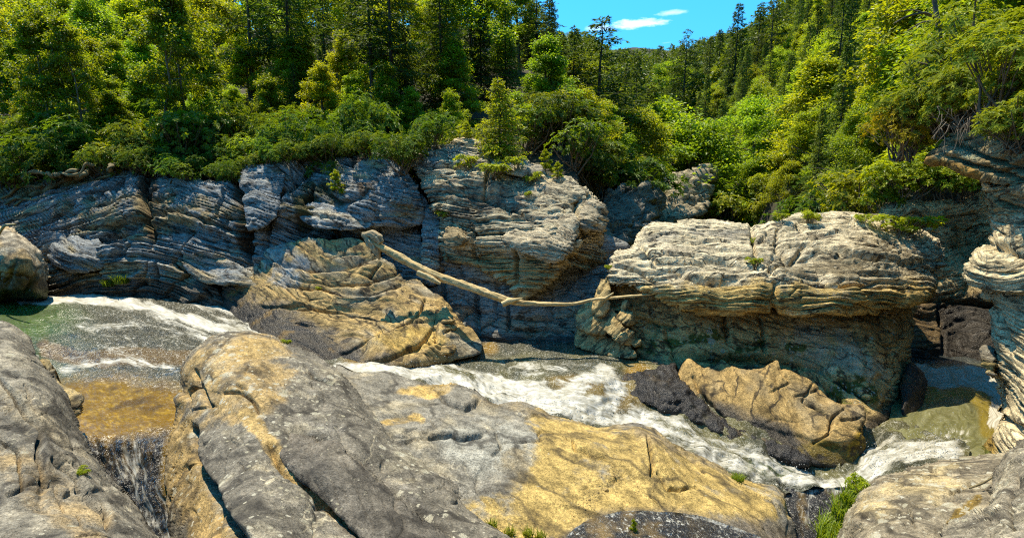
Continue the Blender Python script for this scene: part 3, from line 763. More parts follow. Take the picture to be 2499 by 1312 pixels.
sub(slab1, 'rock_block', [(1062, 770), (1085, 745), (1105, 770), (1115, 800), (1095, 815), (1065, 810)], [(1062, 770, 16.1), (1090, 745, 16.3), (1115, 800, 15.8), (1070, 812, 15.5), (1085, 785, 15.6)], 70,
    colr=(TAN, (0.33, 0.27, 0.17), DGREY), mat=M_CRAG, thick=0.5, rnd=(6, 0.12))
sub(slab1, 'rock_block', [(1055, 840), (1085, 825), (1110, 835), (1112, 855), (1085, 866), (1058, 862)], [(1055, 842, 15.2), (1090, 826, 15.4), (1112, 850, 15.0), (1070, 864, 14.8), (1085, 845, 14.9)], 72,
    colr=(TAN, (0.33, 0.27, 0.17), DGREY), mat=M_CRAG, thick=0.5, rnd=(6, 0.12))

# ------------------------------------------------------------------ centre cliff: overhanging block over a recessed wall
LW_BED = dict(nb=(0.02, 0.1, 1), beds=((0.9, 0.10), (0.35, 0.06)), warp=0.5, ws=0.25, blocks=((1.5, 1.2, 0.9, 0.10, 0.12),), fbm=((0.5, 0.15, 3), (2.5, 0.04, 4)))
def post_lw(o, p, n, u, v, d):
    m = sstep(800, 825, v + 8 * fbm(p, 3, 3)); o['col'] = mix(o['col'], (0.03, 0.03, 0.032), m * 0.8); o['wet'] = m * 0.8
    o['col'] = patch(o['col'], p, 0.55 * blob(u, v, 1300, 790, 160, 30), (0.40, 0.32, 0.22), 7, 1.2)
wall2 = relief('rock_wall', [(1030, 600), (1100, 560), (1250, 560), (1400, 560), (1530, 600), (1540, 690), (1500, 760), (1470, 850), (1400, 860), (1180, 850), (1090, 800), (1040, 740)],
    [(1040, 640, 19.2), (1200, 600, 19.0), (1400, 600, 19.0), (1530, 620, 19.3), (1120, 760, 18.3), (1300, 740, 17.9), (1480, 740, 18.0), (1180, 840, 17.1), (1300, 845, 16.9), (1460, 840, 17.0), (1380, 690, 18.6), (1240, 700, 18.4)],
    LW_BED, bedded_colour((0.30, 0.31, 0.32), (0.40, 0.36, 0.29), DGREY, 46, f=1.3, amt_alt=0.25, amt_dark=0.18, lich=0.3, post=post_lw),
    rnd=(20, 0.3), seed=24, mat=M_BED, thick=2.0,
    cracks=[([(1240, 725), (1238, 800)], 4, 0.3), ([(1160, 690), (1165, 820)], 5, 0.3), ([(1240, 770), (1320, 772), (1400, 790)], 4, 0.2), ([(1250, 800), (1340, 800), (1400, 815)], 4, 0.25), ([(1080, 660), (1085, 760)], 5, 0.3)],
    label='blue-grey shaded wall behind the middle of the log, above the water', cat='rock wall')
CB_BED = dict(nb=(0.12, 0.28, 1), groove=1.6, beds=((0.45, 0.13), (0.19, 0.09), (0.1, 0.05)), warp=0.4, ws=0.3, fbm=((0.5, 0.14, 3), (3.5, 0.015, 4)), facets=(((1.2, 1.1, 0.8), 0.20, 0.08, 0.16),))
def post_cb(o, p, n, u, v, d):
    c = o['col']
    c = patch(c, p, sstep(560, 660, v) * 0.8, (0.42, 0.31, 0.14), 3, 1.2)
    c = patch(c, p, 0.62 * blob(u, v, 1170, 500, 130, 70), (0.13, 0.115, 0.10), 4, 1.4)
    c = patch(c, p, 0.5 * blob(u, v, 1100, 390, 110, 40), BLUEG, 5, 1.4)
    o['col'] = c
block2 = relief('rock_outcrop',
    [(1005, 392), (1020, 372), (1060, 355), (1105, 348), (1132, 332), (1170, 352), (1215, 372), (1265, 380), (1300, 398), (1335, 428), (1400, 442), (1445, 466), (1474, 488), (1478, 520), (1470, 545), (1486, 560), (1480, 600),
     (1490, 625), (1470, 655), (1430, 668), (1390, 660), (1352, 690), (1310, 712), (1268, 722), (1245, 690), (1180, 660), (1150, 650), (1085, 640), (1062, 600), (1074, 540), (1052, 500), (1028, 450), (1012, 420)],
    [(1010, 395, 20.8), (1130, 336, 22.0), (1265, 382, 21.5), (1340, 430, 20.6), (1474, 490, 19.4), (1485, 570, 18.6), (1488, 620, 18.8), (1430, 665, 17.9), (1390, 655, 17.0), (1268, 720, 17.5), (1330, 690, 17.2),
     (1085, 630, 18.7), (1070, 560, 19.2), (1030, 450, 20.0), (1150, 450, 19.5), (1300, 480, 19.0), (1400, 520, 18.2), (1200, 560, 18.3), (1330, 600, 17.3), (1400, 600, 17.0), (1180, 640, 18.2), (1250, 650, 17.7), (1440, 590, 17.8), (1100, 400, 20.4)],
    CB_BED, bedded_colour((0.62, 0.54, 0.39), (0.42, 0.37, 0.30), DGREY, 48, nb=CB_BED['nb'], f=2.6, amt_alt=0.3, amt_dark=0.22, lich=0.7, post=post_cb),
    rnd=(14, 0.35), seed=25, mat=M_BED, thick=3.0, step=2.0,
    cracks=[([(1160, 560), (1158, 640)], 4, 0.3), ([(1255, 575), (1262, 690)], 4, 0.3), ([(1195, 400), (1185, 480)], 4, 0.25), ([(1410, 480), (1395, 560), (1400, 640)], 6, 0.4), ([(1020, 400), (1100, 410), (1180, 420)], 5, 0.3),
            ([(1150, 480), (1220, 500), (1300, 540)], 5, 0.3)],
    steps=[([(1400, 655), (1420, 600), (1425, 540)], 5, -0.5, 50), ([(1300, 460), (1200, 470), (1100, 440)], 6, 0.3, 50), ([(1250, 610), (1160, 600), (1080, 590)], 6, 0.3, 30)],
    label='sunlit overhanging outcrop of thin beds crowned by a bright green bush', cat='outcrop')
sub(block2, 'ledge', [(1232, 560), (1260, 545), (1330, 530), (1400, 520), (1410, 560), (1395, 610), (1370, 640), (1340, 650), (1300, 625), (1255, 610), (1235, 590)],
    [(1235, 570, 17.9), (1330, 532, 18.0), (1405, 525, 17.6), (1395, 610, 16.6), (1340, 648, 16.6), (1260, 610, 17.2), (1330, 585, 16.9)], 73, colr=((0.52, 0.45, 0.34), (0.38, 0.34, 0.28), DGREY), thick=1.0, rnd=(12, 0.3), amt=(0.3, 0.12))
sub(block2, 'rock_block', [(1415, 520), (1440, 490), (1474, 500), (1484, 540), (1470, 565), (1430, 568), (1412, 550)], [(1418, 520, 18.0), (1450, 492, 18.6), (1484, 540, 18.3), (1440, 566, 17.6), (1450, 530, 17.8)], 74,
    colr=((0.5, 0.43, 0.32), (0.38, 0.34, 0.28), DGREY), thick=0.8, rnd=(10, 0.3))
sub(block2, 'rock_block', [(1230, 400), (1270, 392), (1320, 402), (1322, 424), (1280, 432), (1236, 424)], [(1232, 405, 20.0), (1280, 393, 20.3), (1320, 410, 20.0), (1280, 432, 19.4), (1280, 412, 19.5)], 75,
    colr=((0.5, 0.45, 0.36), (0.38, 0.34, 0.28), DGREY), thick=0.6, rnd=(9, 0.2))
sub(block2, 'rock_block', [(1086, 560), (1110, 545), (1140, 560), (1140, 590), (1118, 606), (1085, 600)], [(1087, 565, 18.7), (1115, 546, 18.9), (1140, 575, 18.4), (1100, 604, 18.1), (1112, 578, 18.2)], 76,
    colr=((0.4, 0.32, 0.2), GREY, DGREY), thick=0.6, rnd=(9, 0.2))
sub(block2, 'ledge', [(1270, 460), (1340, 445), (1420, 455), (1440, 470), (1400, 495), (1330, 515), (1280, 520), (1256, 500)],
    [(1270, 465, 19.3), (1350, 446, 19.6), (1440, 470, 19.2), (1330, 514, 18.5), (1260, 505, 18.7), (1340, 480, 18.8)], 77, colr=((0.5, 0.44, 0.33), (0.38, 0.34, 0.28), DGREY), thick=0.8, rnd=(10, 0.25), amt=(0.3, 0.12))

# ------------------------------------------------------------------ mushroom rock: cap, stem, slab, side rocks
CAP = dict(nb=(0.06, 0.30, 1), groove=1.7, beds=((0.42, 0.09), (0.17, 0.07), (0.095, 0.05)), warp=0.5, ws=0.35, fbm=((0.4, 0.14, 3), (4.0, 0.015, 4)), facets=(((1.6, 1.5, 0.8), 0.18, 0.05, 0.10),))
def post_cap(o, p, n, u, v, d):
    c = o['col']
    c = patch(c, p, sstep(640, 745, v) * 0.95, (0.55, 0.385, 0.13), 3, 1.0)  # golden bounce light under the lip, painted into the colour
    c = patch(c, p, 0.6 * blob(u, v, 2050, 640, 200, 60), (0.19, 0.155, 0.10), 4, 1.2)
    c = patch(c, p, 0.55 * blob(u, v, 1700, 580, 160, 30), (0.30, 0.28, 0.25), 5, 1.5)
    c = patch(c, p, 0.5 * blob(u, v, 1900, 620, 110, 40), (0.6, 0.53, 0.4), 6, 1.5)
    o['col'] = c
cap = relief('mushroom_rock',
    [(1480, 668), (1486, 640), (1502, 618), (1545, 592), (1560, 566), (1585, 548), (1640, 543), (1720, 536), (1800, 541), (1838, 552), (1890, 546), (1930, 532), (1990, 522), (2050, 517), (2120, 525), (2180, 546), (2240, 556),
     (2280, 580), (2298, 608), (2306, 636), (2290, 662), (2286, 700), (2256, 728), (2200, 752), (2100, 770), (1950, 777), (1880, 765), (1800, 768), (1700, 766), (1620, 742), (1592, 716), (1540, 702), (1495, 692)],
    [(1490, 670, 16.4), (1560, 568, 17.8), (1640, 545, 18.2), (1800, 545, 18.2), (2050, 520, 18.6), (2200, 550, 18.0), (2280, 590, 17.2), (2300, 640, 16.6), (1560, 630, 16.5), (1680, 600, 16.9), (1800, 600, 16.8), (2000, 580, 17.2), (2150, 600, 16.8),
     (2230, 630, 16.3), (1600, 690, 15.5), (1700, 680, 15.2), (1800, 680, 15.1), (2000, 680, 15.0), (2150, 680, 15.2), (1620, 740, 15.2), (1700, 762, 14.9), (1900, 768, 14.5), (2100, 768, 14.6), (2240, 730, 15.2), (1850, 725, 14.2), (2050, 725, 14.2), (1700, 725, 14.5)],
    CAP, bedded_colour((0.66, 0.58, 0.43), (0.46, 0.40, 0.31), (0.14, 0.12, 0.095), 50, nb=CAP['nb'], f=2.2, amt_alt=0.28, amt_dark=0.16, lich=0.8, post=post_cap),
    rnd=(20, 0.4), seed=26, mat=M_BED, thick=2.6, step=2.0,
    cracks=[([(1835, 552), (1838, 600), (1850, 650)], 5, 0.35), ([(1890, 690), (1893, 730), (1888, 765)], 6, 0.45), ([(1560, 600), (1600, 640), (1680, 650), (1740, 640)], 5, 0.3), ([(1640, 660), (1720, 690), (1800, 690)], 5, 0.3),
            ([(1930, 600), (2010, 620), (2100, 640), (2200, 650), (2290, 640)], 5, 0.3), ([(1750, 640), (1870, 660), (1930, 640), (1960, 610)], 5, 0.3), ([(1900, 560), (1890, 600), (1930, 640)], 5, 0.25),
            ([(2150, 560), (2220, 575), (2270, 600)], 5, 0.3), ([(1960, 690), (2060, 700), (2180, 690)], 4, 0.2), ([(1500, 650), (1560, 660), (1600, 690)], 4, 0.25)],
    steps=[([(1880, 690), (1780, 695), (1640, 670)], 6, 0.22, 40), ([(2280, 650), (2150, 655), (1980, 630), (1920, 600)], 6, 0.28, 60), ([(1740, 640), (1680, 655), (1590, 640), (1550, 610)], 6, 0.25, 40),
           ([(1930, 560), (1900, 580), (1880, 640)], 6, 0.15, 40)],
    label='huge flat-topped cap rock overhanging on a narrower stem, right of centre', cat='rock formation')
def post_stem(o, p, n, u, v, d):
    c = o['col']
    c = patch(c, p, 0.8 * blob(u, v, 2120, 790, 110, 60), (0.30, 0.21, 0.09), 3, 1.2)
    c = patch(c, p, 0.6 * blob(u, v, 2050, 870, 150, 70, 20), (0.40, 0.38, 0.31), 4, 1.3)
    m = np.clip(along(u, v, [(1500, 830), (1600, 850), (1690, 830), (1760, 815)], 16) + along(u, v, [(1780, 860), (1850, 840)], 12) + blob(u, v, 1940, 850, 30, 14) + 0.8 * blob(u, v, 2080, 960, 70, 50), 0, 1)
    m = m * sstep(-0.5, 0.2, fbm(p * 3.0, 3, 31))
    c = mix(c, MOSS, sstep(0.3, 0.6, m) * 0.9)
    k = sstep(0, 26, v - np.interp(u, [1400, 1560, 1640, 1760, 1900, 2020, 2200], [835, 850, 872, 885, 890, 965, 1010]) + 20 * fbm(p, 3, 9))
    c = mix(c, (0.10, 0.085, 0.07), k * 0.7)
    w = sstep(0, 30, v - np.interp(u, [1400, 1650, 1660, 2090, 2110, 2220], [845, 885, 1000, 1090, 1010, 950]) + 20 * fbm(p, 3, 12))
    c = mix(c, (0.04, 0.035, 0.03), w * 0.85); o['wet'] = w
    o['col'] = c
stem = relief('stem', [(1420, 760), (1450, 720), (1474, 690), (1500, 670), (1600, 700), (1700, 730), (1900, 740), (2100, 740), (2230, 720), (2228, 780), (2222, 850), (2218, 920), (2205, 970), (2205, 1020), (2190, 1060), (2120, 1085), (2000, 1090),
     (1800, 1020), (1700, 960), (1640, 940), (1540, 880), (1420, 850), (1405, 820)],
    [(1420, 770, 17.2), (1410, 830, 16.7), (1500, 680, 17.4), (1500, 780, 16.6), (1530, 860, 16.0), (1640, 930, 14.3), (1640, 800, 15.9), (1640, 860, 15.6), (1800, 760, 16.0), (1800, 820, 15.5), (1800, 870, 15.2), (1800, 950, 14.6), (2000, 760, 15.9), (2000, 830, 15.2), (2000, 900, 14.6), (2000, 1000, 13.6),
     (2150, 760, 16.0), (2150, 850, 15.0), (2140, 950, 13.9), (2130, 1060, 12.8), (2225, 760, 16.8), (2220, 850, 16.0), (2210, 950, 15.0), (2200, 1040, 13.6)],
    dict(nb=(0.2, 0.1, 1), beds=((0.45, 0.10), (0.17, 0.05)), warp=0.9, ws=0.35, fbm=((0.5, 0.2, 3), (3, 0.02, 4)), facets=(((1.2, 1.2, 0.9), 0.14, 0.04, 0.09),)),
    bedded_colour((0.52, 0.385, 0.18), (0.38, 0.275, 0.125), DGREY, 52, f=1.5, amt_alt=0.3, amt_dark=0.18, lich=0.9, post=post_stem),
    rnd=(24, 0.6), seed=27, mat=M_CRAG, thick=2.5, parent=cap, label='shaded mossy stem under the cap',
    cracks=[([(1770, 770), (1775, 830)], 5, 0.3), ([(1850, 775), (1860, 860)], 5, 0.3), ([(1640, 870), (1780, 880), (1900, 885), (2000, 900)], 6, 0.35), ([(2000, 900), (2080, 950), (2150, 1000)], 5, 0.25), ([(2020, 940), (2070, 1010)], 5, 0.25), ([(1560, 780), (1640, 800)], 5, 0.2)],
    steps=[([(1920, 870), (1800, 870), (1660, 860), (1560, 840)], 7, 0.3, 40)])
P_ST = dict(nb=(0.25, -0.40, 0.86), groove=0.8, beds=((0.30, 0.04), (0.11, 0.016)), warp=0.5, ws=0.4, fbm=((0.6, 0.03, 3), (3.0, 0.010, 4)), facets=(((1.7, 1.5, 1.2), 0.07, 0.03, 0.05),))
def post_p(o, p, n, u, v, d):
    k = sstep(0, 40, v - np.interp(u, [1650, 1740, 1840, 1930, 2010, 2110], [950, 950, 990, 1030, 1075, 1075]) + 26 * fbm(p * 1.2, 3, 12))
    o['col'] = mix(o['col'], (0.035, 0.033, 0.034), k * 0.9)
    m = 0.9 * blob(u, v, 2020, 1105, 90, 26, 8)
    o['col'] = patch(o['col'], p, m, (0.14, 0.10, 0.015), 4, 2.0)
    m2 = blob(u, v, 2090, 1085, 24, 40, 20); o['col'] = patch(o['col'], p, m2, (0.30, 0.20, 0.015), 5, 2.0)
    o['wet'] = k
pslab = relief('rock_slab', [(1655, 925), (1664, 895), (1680, 876), (1700, 890), (1720, 896), (1745, 888), (1762, 876), (1785, 890), (1830, 900), (1862, 898), (1880, 884), (1897, 878), (1908, 902), (1945, 912), (1985, 932), (2030, 972), (2060, 988), (2104, 992), (2110, 1022),
     (2092, 1056), (2112, 1078), (2100, 1112), (2060, 1140), (2000, 1140), (1940, 1120), (1880, 1092), (1820, 1066), (1760, 1030), (1700, 985), (1668, 950)],
    [(1660, 930, 13.9), (1680, 880, 14.4), (1760, 882, 14.2), (1895, 882, 13.6), (1985, 935, 13.0), (2060, 990, 12.4), (2106, 1000, 12.2), (1760, 960, 13.2), (1850, 960, 12.9), (1950, 1000, 12.3), (2050, 1050, 11.7), (1760, 1025, 12.6), (1880, 1085, 11.9), (2000, 1135, 11.2), (2095, 1105, 11.5)],
    P_ST, bedded_colour((0.34, 0.24, 0.105), (0.21, 0.175, 0.12), DGREY, 54, nb=P_ST['nb'], f=1.6, amt_alt=0.38, amt_dark=0.14, lich=0.35, post=post_p),
    rnd=(9, 0.2), step=2.4, seed=28, mat=M_CRAG, thick=1.6,
    cracks=[([(1692, 918), (1710, 960), (1745, 1000), (1790, 1035), (1840, 1062)], 3.2, 0.20), ([(1985, 935), (1960, 980), (2010, 1010), (2040, 1040)], 2.8, 0.13), ([(2060, 1000), (2030, 1020), (2020, 1060), (1985, 1080)], 3.2, 0.20), ([(1900, 900), (1930, 930), (1880, 960)], 2.8, 0.08),
            ([(1945, 970), (2000, 950)], 2.8, 0.10), ([(2100, 1020), (2050, 1030)], 2.8, 0.13)],
    steps=[([(1985, 1085), (2020, 1050), (2045, 1010)], 3.0, 0.12, 40), ([(1740, 990), (1710, 960), (1692, 918)], 3.0, 0.09, 40), ([(2100, 1075), (2010, 1085), (1930, 1060), (1850, 1035)], 4.2, 0.09, 30)],
    label='tilted tan slab with a jagged back edge beside the rapids, under the cap rock', cat='rock')
def post_wet(o, p, n, u, v, d):
    o['wet'] = np.ones(len(p), f32); o['lich'] *= 0
    o['col'] = np.minimum(o['col'], (0.09, 0.065, 0.04))
relief('wet_ledge', [(1505, 938), (1540, 915), (1600, 903), (1645, 893), (1668, 930), (1700, 976), (1770, 1028), (1850, 1066), (1930, 1100), (1975, 1128), (1950, 1136), (1890, 1118), (1810, 1088), (1735, 1054), (1660, 1022), (1580, 990), (1520, 962)],
    [(1505, 940, 14.0), (1640, 898, 14.3), (1700, 975, 12.9), (1780, 1035, 12.15), (1940, 1115, 11.3), (1890, 1115, 11.35), (1735, 1050, 12.05), (1660, 1015, 12.45), (1560, 980, 13.0), (1620, 950, 13.05), (1830, 1075, 11.75)],
    dict(nb=(0.2, -0.3, 1), beds=((0.25, 0.05), (0.1, 0.02)), warp=0.6, ws=0.5, fbm=((0.9, 0.16, 3), (3, 0.09, 4), (8, 0.03, 3)), ridge=((2.0, 0.10),), facets=(((0.8, 0.7, 0.5), 0.14, 0.06, 0.08),)), massive_colour((0.028, 0.026, 0.027), (0.075, 0.05, 0.02), 56, amt=0.25, lich=0, post=post_wet), rnd=(10, 0.25), jit=9, seed=29, mat=M_CRAG, thick=1.0,
    label='black wet ledge along the rapids, left of and below the tilted tan slab', cat='rock')
relief('dark_boulder', [(2205, 905), (2225, 882), (2250, 905), (2262, 935), (2258, 985), (2235, 1020), (2220, 1050), (2190, 1062), (2196, 1000), (2200, 950)],
    [(2205, 910, 15.0), (2230, 884, 15.4), (2262, 935, 15.0), (2235, 1020, 13.6), (2195, 1060, 13.0), (2225, 960, 14.0)],
    dict(fbm=((1.0, 0.15, 3), (3, 0.05, 4))), massive_colour((0.03, 0.027, 0.025), (0.07, 0.05, 0.03), 57, lich=0, post=post_wet), rnd=(16, 0.4), seed=30, mat=M_ROCK, thick=0.9,
    label='dark wet boulder at the left rim of the green plunge pool', cat='boulder')
# jagged sunlit rocks where the thin end of the log rests
JAG = dict(nb=(-0.8, 0.2, 1), beds=((0.3, 0.06), (0.12, 0.03)), warp=0.4, ws=0.5, fbm=((4.0, 0.015, 4),), facets=(((0.5, 0.5, 0.4), 0.16, 0.05, 0.04),))
def jag(outline, ctrl, seed, label, thick=0.9, cracks=()):
    relief('jagged_rock', outline, ctrl, JAG, bedded_colour((0.45, 0.345, 0.175), (0.38, 0.31, 0.2), DGREY, seed + 9, f=2.2, amt_alt=0.25, amt_dark=0.1, lich=0.15), rnd=(6, 0.14), seed=seed, mat=M_CRAG, thick=thick, label=label, cat='rock',
           group='jagged tan rocks at the thin end of the log', cracks=cracks)
jag([(1450, 725), (1455, 700), (1468, 678), (1488, 682), (1486, 720), (1482, 760), (1462, 775), (1446, 760)], [(1452, 725, 16.4), (1475, 680, 16.6), (1484, 740, 16.2), (1455, 770, 16.0), (1468, 730, 16.0)], 81, 'narrow upright tan rock holding up the thin end of the log')
jag([(1408, 762), (1430, 738), (1470, 742), (1500, 760), (1490, 800), (1470, 820), (1430, 812), (1408, 796)], [(1408, 765, 16.6), (1450, 740, 16.5), (1500, 765, 16.2), (1470, 818, 15.8), (1412, 800, 16.2), (1450, 780, 16.0)], 82, 'broad tan rock directly below the thin end of the log')
jag([(1508, 765), (1518, 742), (1530, 736), (1545, 765), (1548, 788), (1528, 792), (1508, 782)], [(1508, 768, 16.0), (1530, 738, 16.2), (1547, 785, 15.9), (1520, 790, 15.7), (1528, 768, 15.7)], 83, 'small pointed fin of tan rock standing right of the thin log end', 0.5)
jag([(1470, 800), (1482, 770), (1502, 768), (1520, 790), (1545, 815), (1560, 838), (1530, 842), (1495, 825)], [(1470, 800, 15.9), (1495, 770, 16.1), (1555, 836, 15.6), (1500, 825, 15.4), (1510, 800, 15.6)], 84, 'lumpy tan rock below the pointed fin, above the moss')
jag([(1402, 822), (1420, 796), (1450, 806), (1500, 830), (1545, 850), (1555, 872), (1500, 872), (1440, 858), (1405, 846)], [(1402, 825, 16.5), (1430, 798, 16.5), (1500, 832, 15.9), (1555, 870, 15.2), (1440, 856, 15.9), (1480, 845, 15.8)], 85, 'flat tan rock shelf dipping into the rapids under the jagged rocks', 1.0)

# ------------------------------------------------------------------ right wall, its overhang and the back of the gorge
def post_bw(o, p, n, u, v, d):
    c = o['col']
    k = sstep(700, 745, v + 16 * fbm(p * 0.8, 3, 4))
    c = mix(c, (0.016, 0.014, 0.015), k * 0.97); c = patch(c, p, 0.9 * blob(u, v, 2255, 800, 42, 60), (0.20, 0.14, 0.07), 4, 1.2)  # lower wall near black: shade of the gorge painted into the colour
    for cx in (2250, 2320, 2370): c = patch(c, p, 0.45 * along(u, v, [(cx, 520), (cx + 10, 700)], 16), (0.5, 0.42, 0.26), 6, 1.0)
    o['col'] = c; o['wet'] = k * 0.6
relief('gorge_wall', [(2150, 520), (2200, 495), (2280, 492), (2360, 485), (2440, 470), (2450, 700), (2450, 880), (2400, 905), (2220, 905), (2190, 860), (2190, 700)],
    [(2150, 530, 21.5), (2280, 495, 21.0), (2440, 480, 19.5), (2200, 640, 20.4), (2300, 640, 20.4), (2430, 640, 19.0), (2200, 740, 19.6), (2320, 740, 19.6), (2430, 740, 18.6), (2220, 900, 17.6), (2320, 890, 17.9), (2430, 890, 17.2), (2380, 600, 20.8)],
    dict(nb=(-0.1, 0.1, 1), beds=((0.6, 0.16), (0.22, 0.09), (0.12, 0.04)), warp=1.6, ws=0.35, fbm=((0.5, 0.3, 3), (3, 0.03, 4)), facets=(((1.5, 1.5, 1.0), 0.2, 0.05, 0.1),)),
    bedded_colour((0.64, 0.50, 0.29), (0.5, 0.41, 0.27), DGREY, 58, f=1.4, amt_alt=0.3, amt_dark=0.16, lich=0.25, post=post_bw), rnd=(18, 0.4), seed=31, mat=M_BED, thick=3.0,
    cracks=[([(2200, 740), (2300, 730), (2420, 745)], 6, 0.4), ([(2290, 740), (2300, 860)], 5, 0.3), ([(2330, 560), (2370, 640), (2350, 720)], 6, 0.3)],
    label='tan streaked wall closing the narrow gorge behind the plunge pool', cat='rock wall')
R_BED = dict(nb=(-0.45, 0.1, 1), groove=1.5, beds=((0.45, 0.12), (0.16, 0.07), (0.085, 0.04)), warp=0.55, ws=0.3, fbm=((0.5, 0.18, 3), (3.5, 0.015, 4)))
def post_r(o, p, n, u, v, d):
    o['col'] = patch(o['col'], p, 0.7 * blob(u, v, 2450, 500, 70, 40), (0.30, 0.23, 0.12), 4, 1.2)
    o['col'] = patch(o['col'], p, 0.9 * blob(u, v, 2405, 1085, 30, 36), (0.30, 0.19, 0.02), 5, 1.5)
    o['col'] = patch(o['col'], p, 0.9 * blob(u, v, 2402, 1102, 12, 18), MOSS, 6, 1.5)
rpill = relief('rock_wall', [(2392, 440), (2398, 480), (2414, 515), (2422, 556), (2408, 586), (2385, 608), (2370, 640), (2368, 680), (2385, 712), (2410, 740), (2414, 775), (2420, 830), (2428, 870), (2426, 920), (2440, 975), (2448, 1020), (2425, 1058), (2398, 1090),
     (2375, 1118), (2400, 1128), (2470, 1130), (2760, 1130), (2770, 800), (2770, 460), (2499, 440)],
    [(2395, 450, 13.8), (2420, 556, 13.4), (2370, 650, 12.9), (2405, 735, 13.0), (2420, 830, 12.7), (2440, 975, 12.3), (2385, 1115, 11.6), (2450, 650, 12.0), (2460, 540, 12.9), (2480, 450, 13.0), (2585, 470, 12.2), (2585, 650, 11.3), (2470, 800, 11.8), (2585, 800, 10.9), (2490, 950, 11.1), (2480, 1100, 10.7), (2585, 1100, 10.0), (2760, 470, 11.2), (2760, 800, 9.6), (2760, 1120, 8.8)],
    R_BED, bedded_colour((0.64, 0.55, 0.38), (0.48, 0.40, 0.28), (0.17, 0.14, 0.10), 60, nb=R_BED['nb'], f=3.0, amt_alt=0.3, amt_dark=0.14, lich=0.3, post=post_r), rnd=(24, 0.7), seed=32, mat=M_BED, thick=3.0, step=2.2,
    cracks=[([(2368, 700), (2430, 720), (2499, 735)], 6, 0.4), ([(2400, 590), (2450, 600), (2530, 640)], 5, 0.25), ([(2400, 470), (2460, 500), (2560, 520)], 5, 0.25), ([(2410, 740), (2440, 780), (2460, 850)], 6, 0.35), ([(2445, 1010), (2480, 1040), (2540, 1050)], 5, 0.25)],
    steps=[([(2530, 720), (2440, 715), (2380, 700)], 6, 0.25, 40)],
    label='cream fluted rock wall with curving beds along the right edge', cat='rock wall')
sub(rpill, 'ledge', [(2385, 862), (2398, 842), (2430, 848), (2440, 880), (2436, 920), (2418, 925), (2396, 895)], [(2386, 862, 12.9), (2410, 845, 12.9), (2440, 890, 12.2), (2415, 922, 12.2), (2415, 880, 12.3)], 91, colr=((0.36, 0.28, 0.12), GREY, DGREY), thick=0.8, rnd=(10, 0.3))
O_BED = dict(nb=(0.33, 0.1, 1), beds=((0.4, 0.16), (0.16, 0.07), (0.09, 0.02)), warp=0.6, ws=0.3, fbm=((0.6, 0.15, 3), (2, 0.05, 4)))
def post_o(o, p, n, u, v, d):
    o['col'] = patch(o['col'], p, 0.9 * along(u, v, [(2262, 388), (2320, 402), (2390, 428)], 12), (0.28, 0.17, 0.04), 4, 1.5)
    o['col'] = patch(o['col'], p, 0.6 * blob(u, v, 2370, 370, 50, 20, 15), (0.30, 0.33, 0.24), 5, 1.5)
over = relief('rock_overhang', [(2255, 384), (2275, 366), (2300, 340), (2325, 300), (2345, 262), (2400, 250), (2470, 235), (2590, 215), (2770, 190), (2770, 580), (2590, 520), (2499, 480), (2440, 456), (2392, 440), (2350, 418), (2300, 400), (2268, 394)],
    [(2258, 386, 15.8), (2330, 300, 15.6), (2400, 255, 14.6), (2585, 220, 11.8), (2390, 436, 13.6), (2499, 476, 11.4), (2585, 510, 10.2), (2330, 380, 14.7), (2420, 350, 13.4), (2530, 350, 11.4), (2300, 398, 15.1), (2765, 200, 9.8), (2765, 570, 8.6)],
    O_BED, bedded_colour((0.30, 0.24, 0.14), (0.34, 0.31, 0.22), (0.09, 0.06, 0.04), 62, nb=O_BED['nb'], f=4.0, amt_alt=0.3, amt_dark=0.3, lich=0.2, post=post_o), rnd=(16, 0.4), seed=33, mat=M_BED, thick=3.0,
    cracks=[([(2320, 345), (2400, 380), (2499, 420)], 5, 0.35), ([(2300, 375), (2400, 410), (2499, 445)], 5, 0.3), ([(2350, 300), (2420, 330), (2530, 370)], 5, 0.35)],
    label='dark thin-bedded rock overhang jutting out under the bushes, upper right', cat='rock overhang')
# distant rock faces in the valley
DB = dict(nb=(0.0, 0.1, 1), beds=((1.3, 0.35), (0.5, 0.15)), warp=2.0, ws=0.12, blocks=((3, 3, 1.6, 0.3, 0.3),), fbm=((0.2, 0.5, 3), (1.0, 0.15, 4)))
relief('valley_cliff', [(1470, 470), (1500, 450), (1540, 440), (1600, 455), (1625, 500), (1615, 545), (1560, 620), (1500, 650), (1465, 640), (1470, 560)],
    [(1470, 480, 30), (1540, 442, 33), (1620, 500, 34), (1600, 560, 31), (1500, 640, 26), (1470, 600, 26), (1540, 540, 29)], DB, bedded_colour((0.22, 0.21, 0.19), (0.30, 0.27, 0.2), (0.08, 0.08, 0.08), 64, f=1.0, amt_alt=0.25, amt_dark=0.3, lich=0.1),
    rnd=(18, 1.0), seed=34, mat=M_BED, thick=4, label='dark shaded rock face behind the overhanging outcrop, left of the cap rock', cat='cliff')
relief('valley_cliff', [(1590, 470), (1620, 440), (1680, 425), (1700, 405), (1735, 402), (1748, 425), (1738, 470), (1720, 520), (1640, 545), (1600, 530)],
    [(1595, 480, 44), (1680, 428, 46), (1735, 405, 48), (1740, 470, 46), (1640, 540, 40), (1670, 480, 43)], DB, bedded_colour((0.38, 0.33, 0.24), (0.28, 0.26, 0.2), (0.12, 0.11, 0.1), 65, f=0.8, amt_alt=0.25, amt_dark=0.25, lich=0.1),
    rnd=(14, 1.0), seed=35, mat=M_BED, thick=5, label='small pale broken cliff among the trees behind the cap rock', cat='cliff')
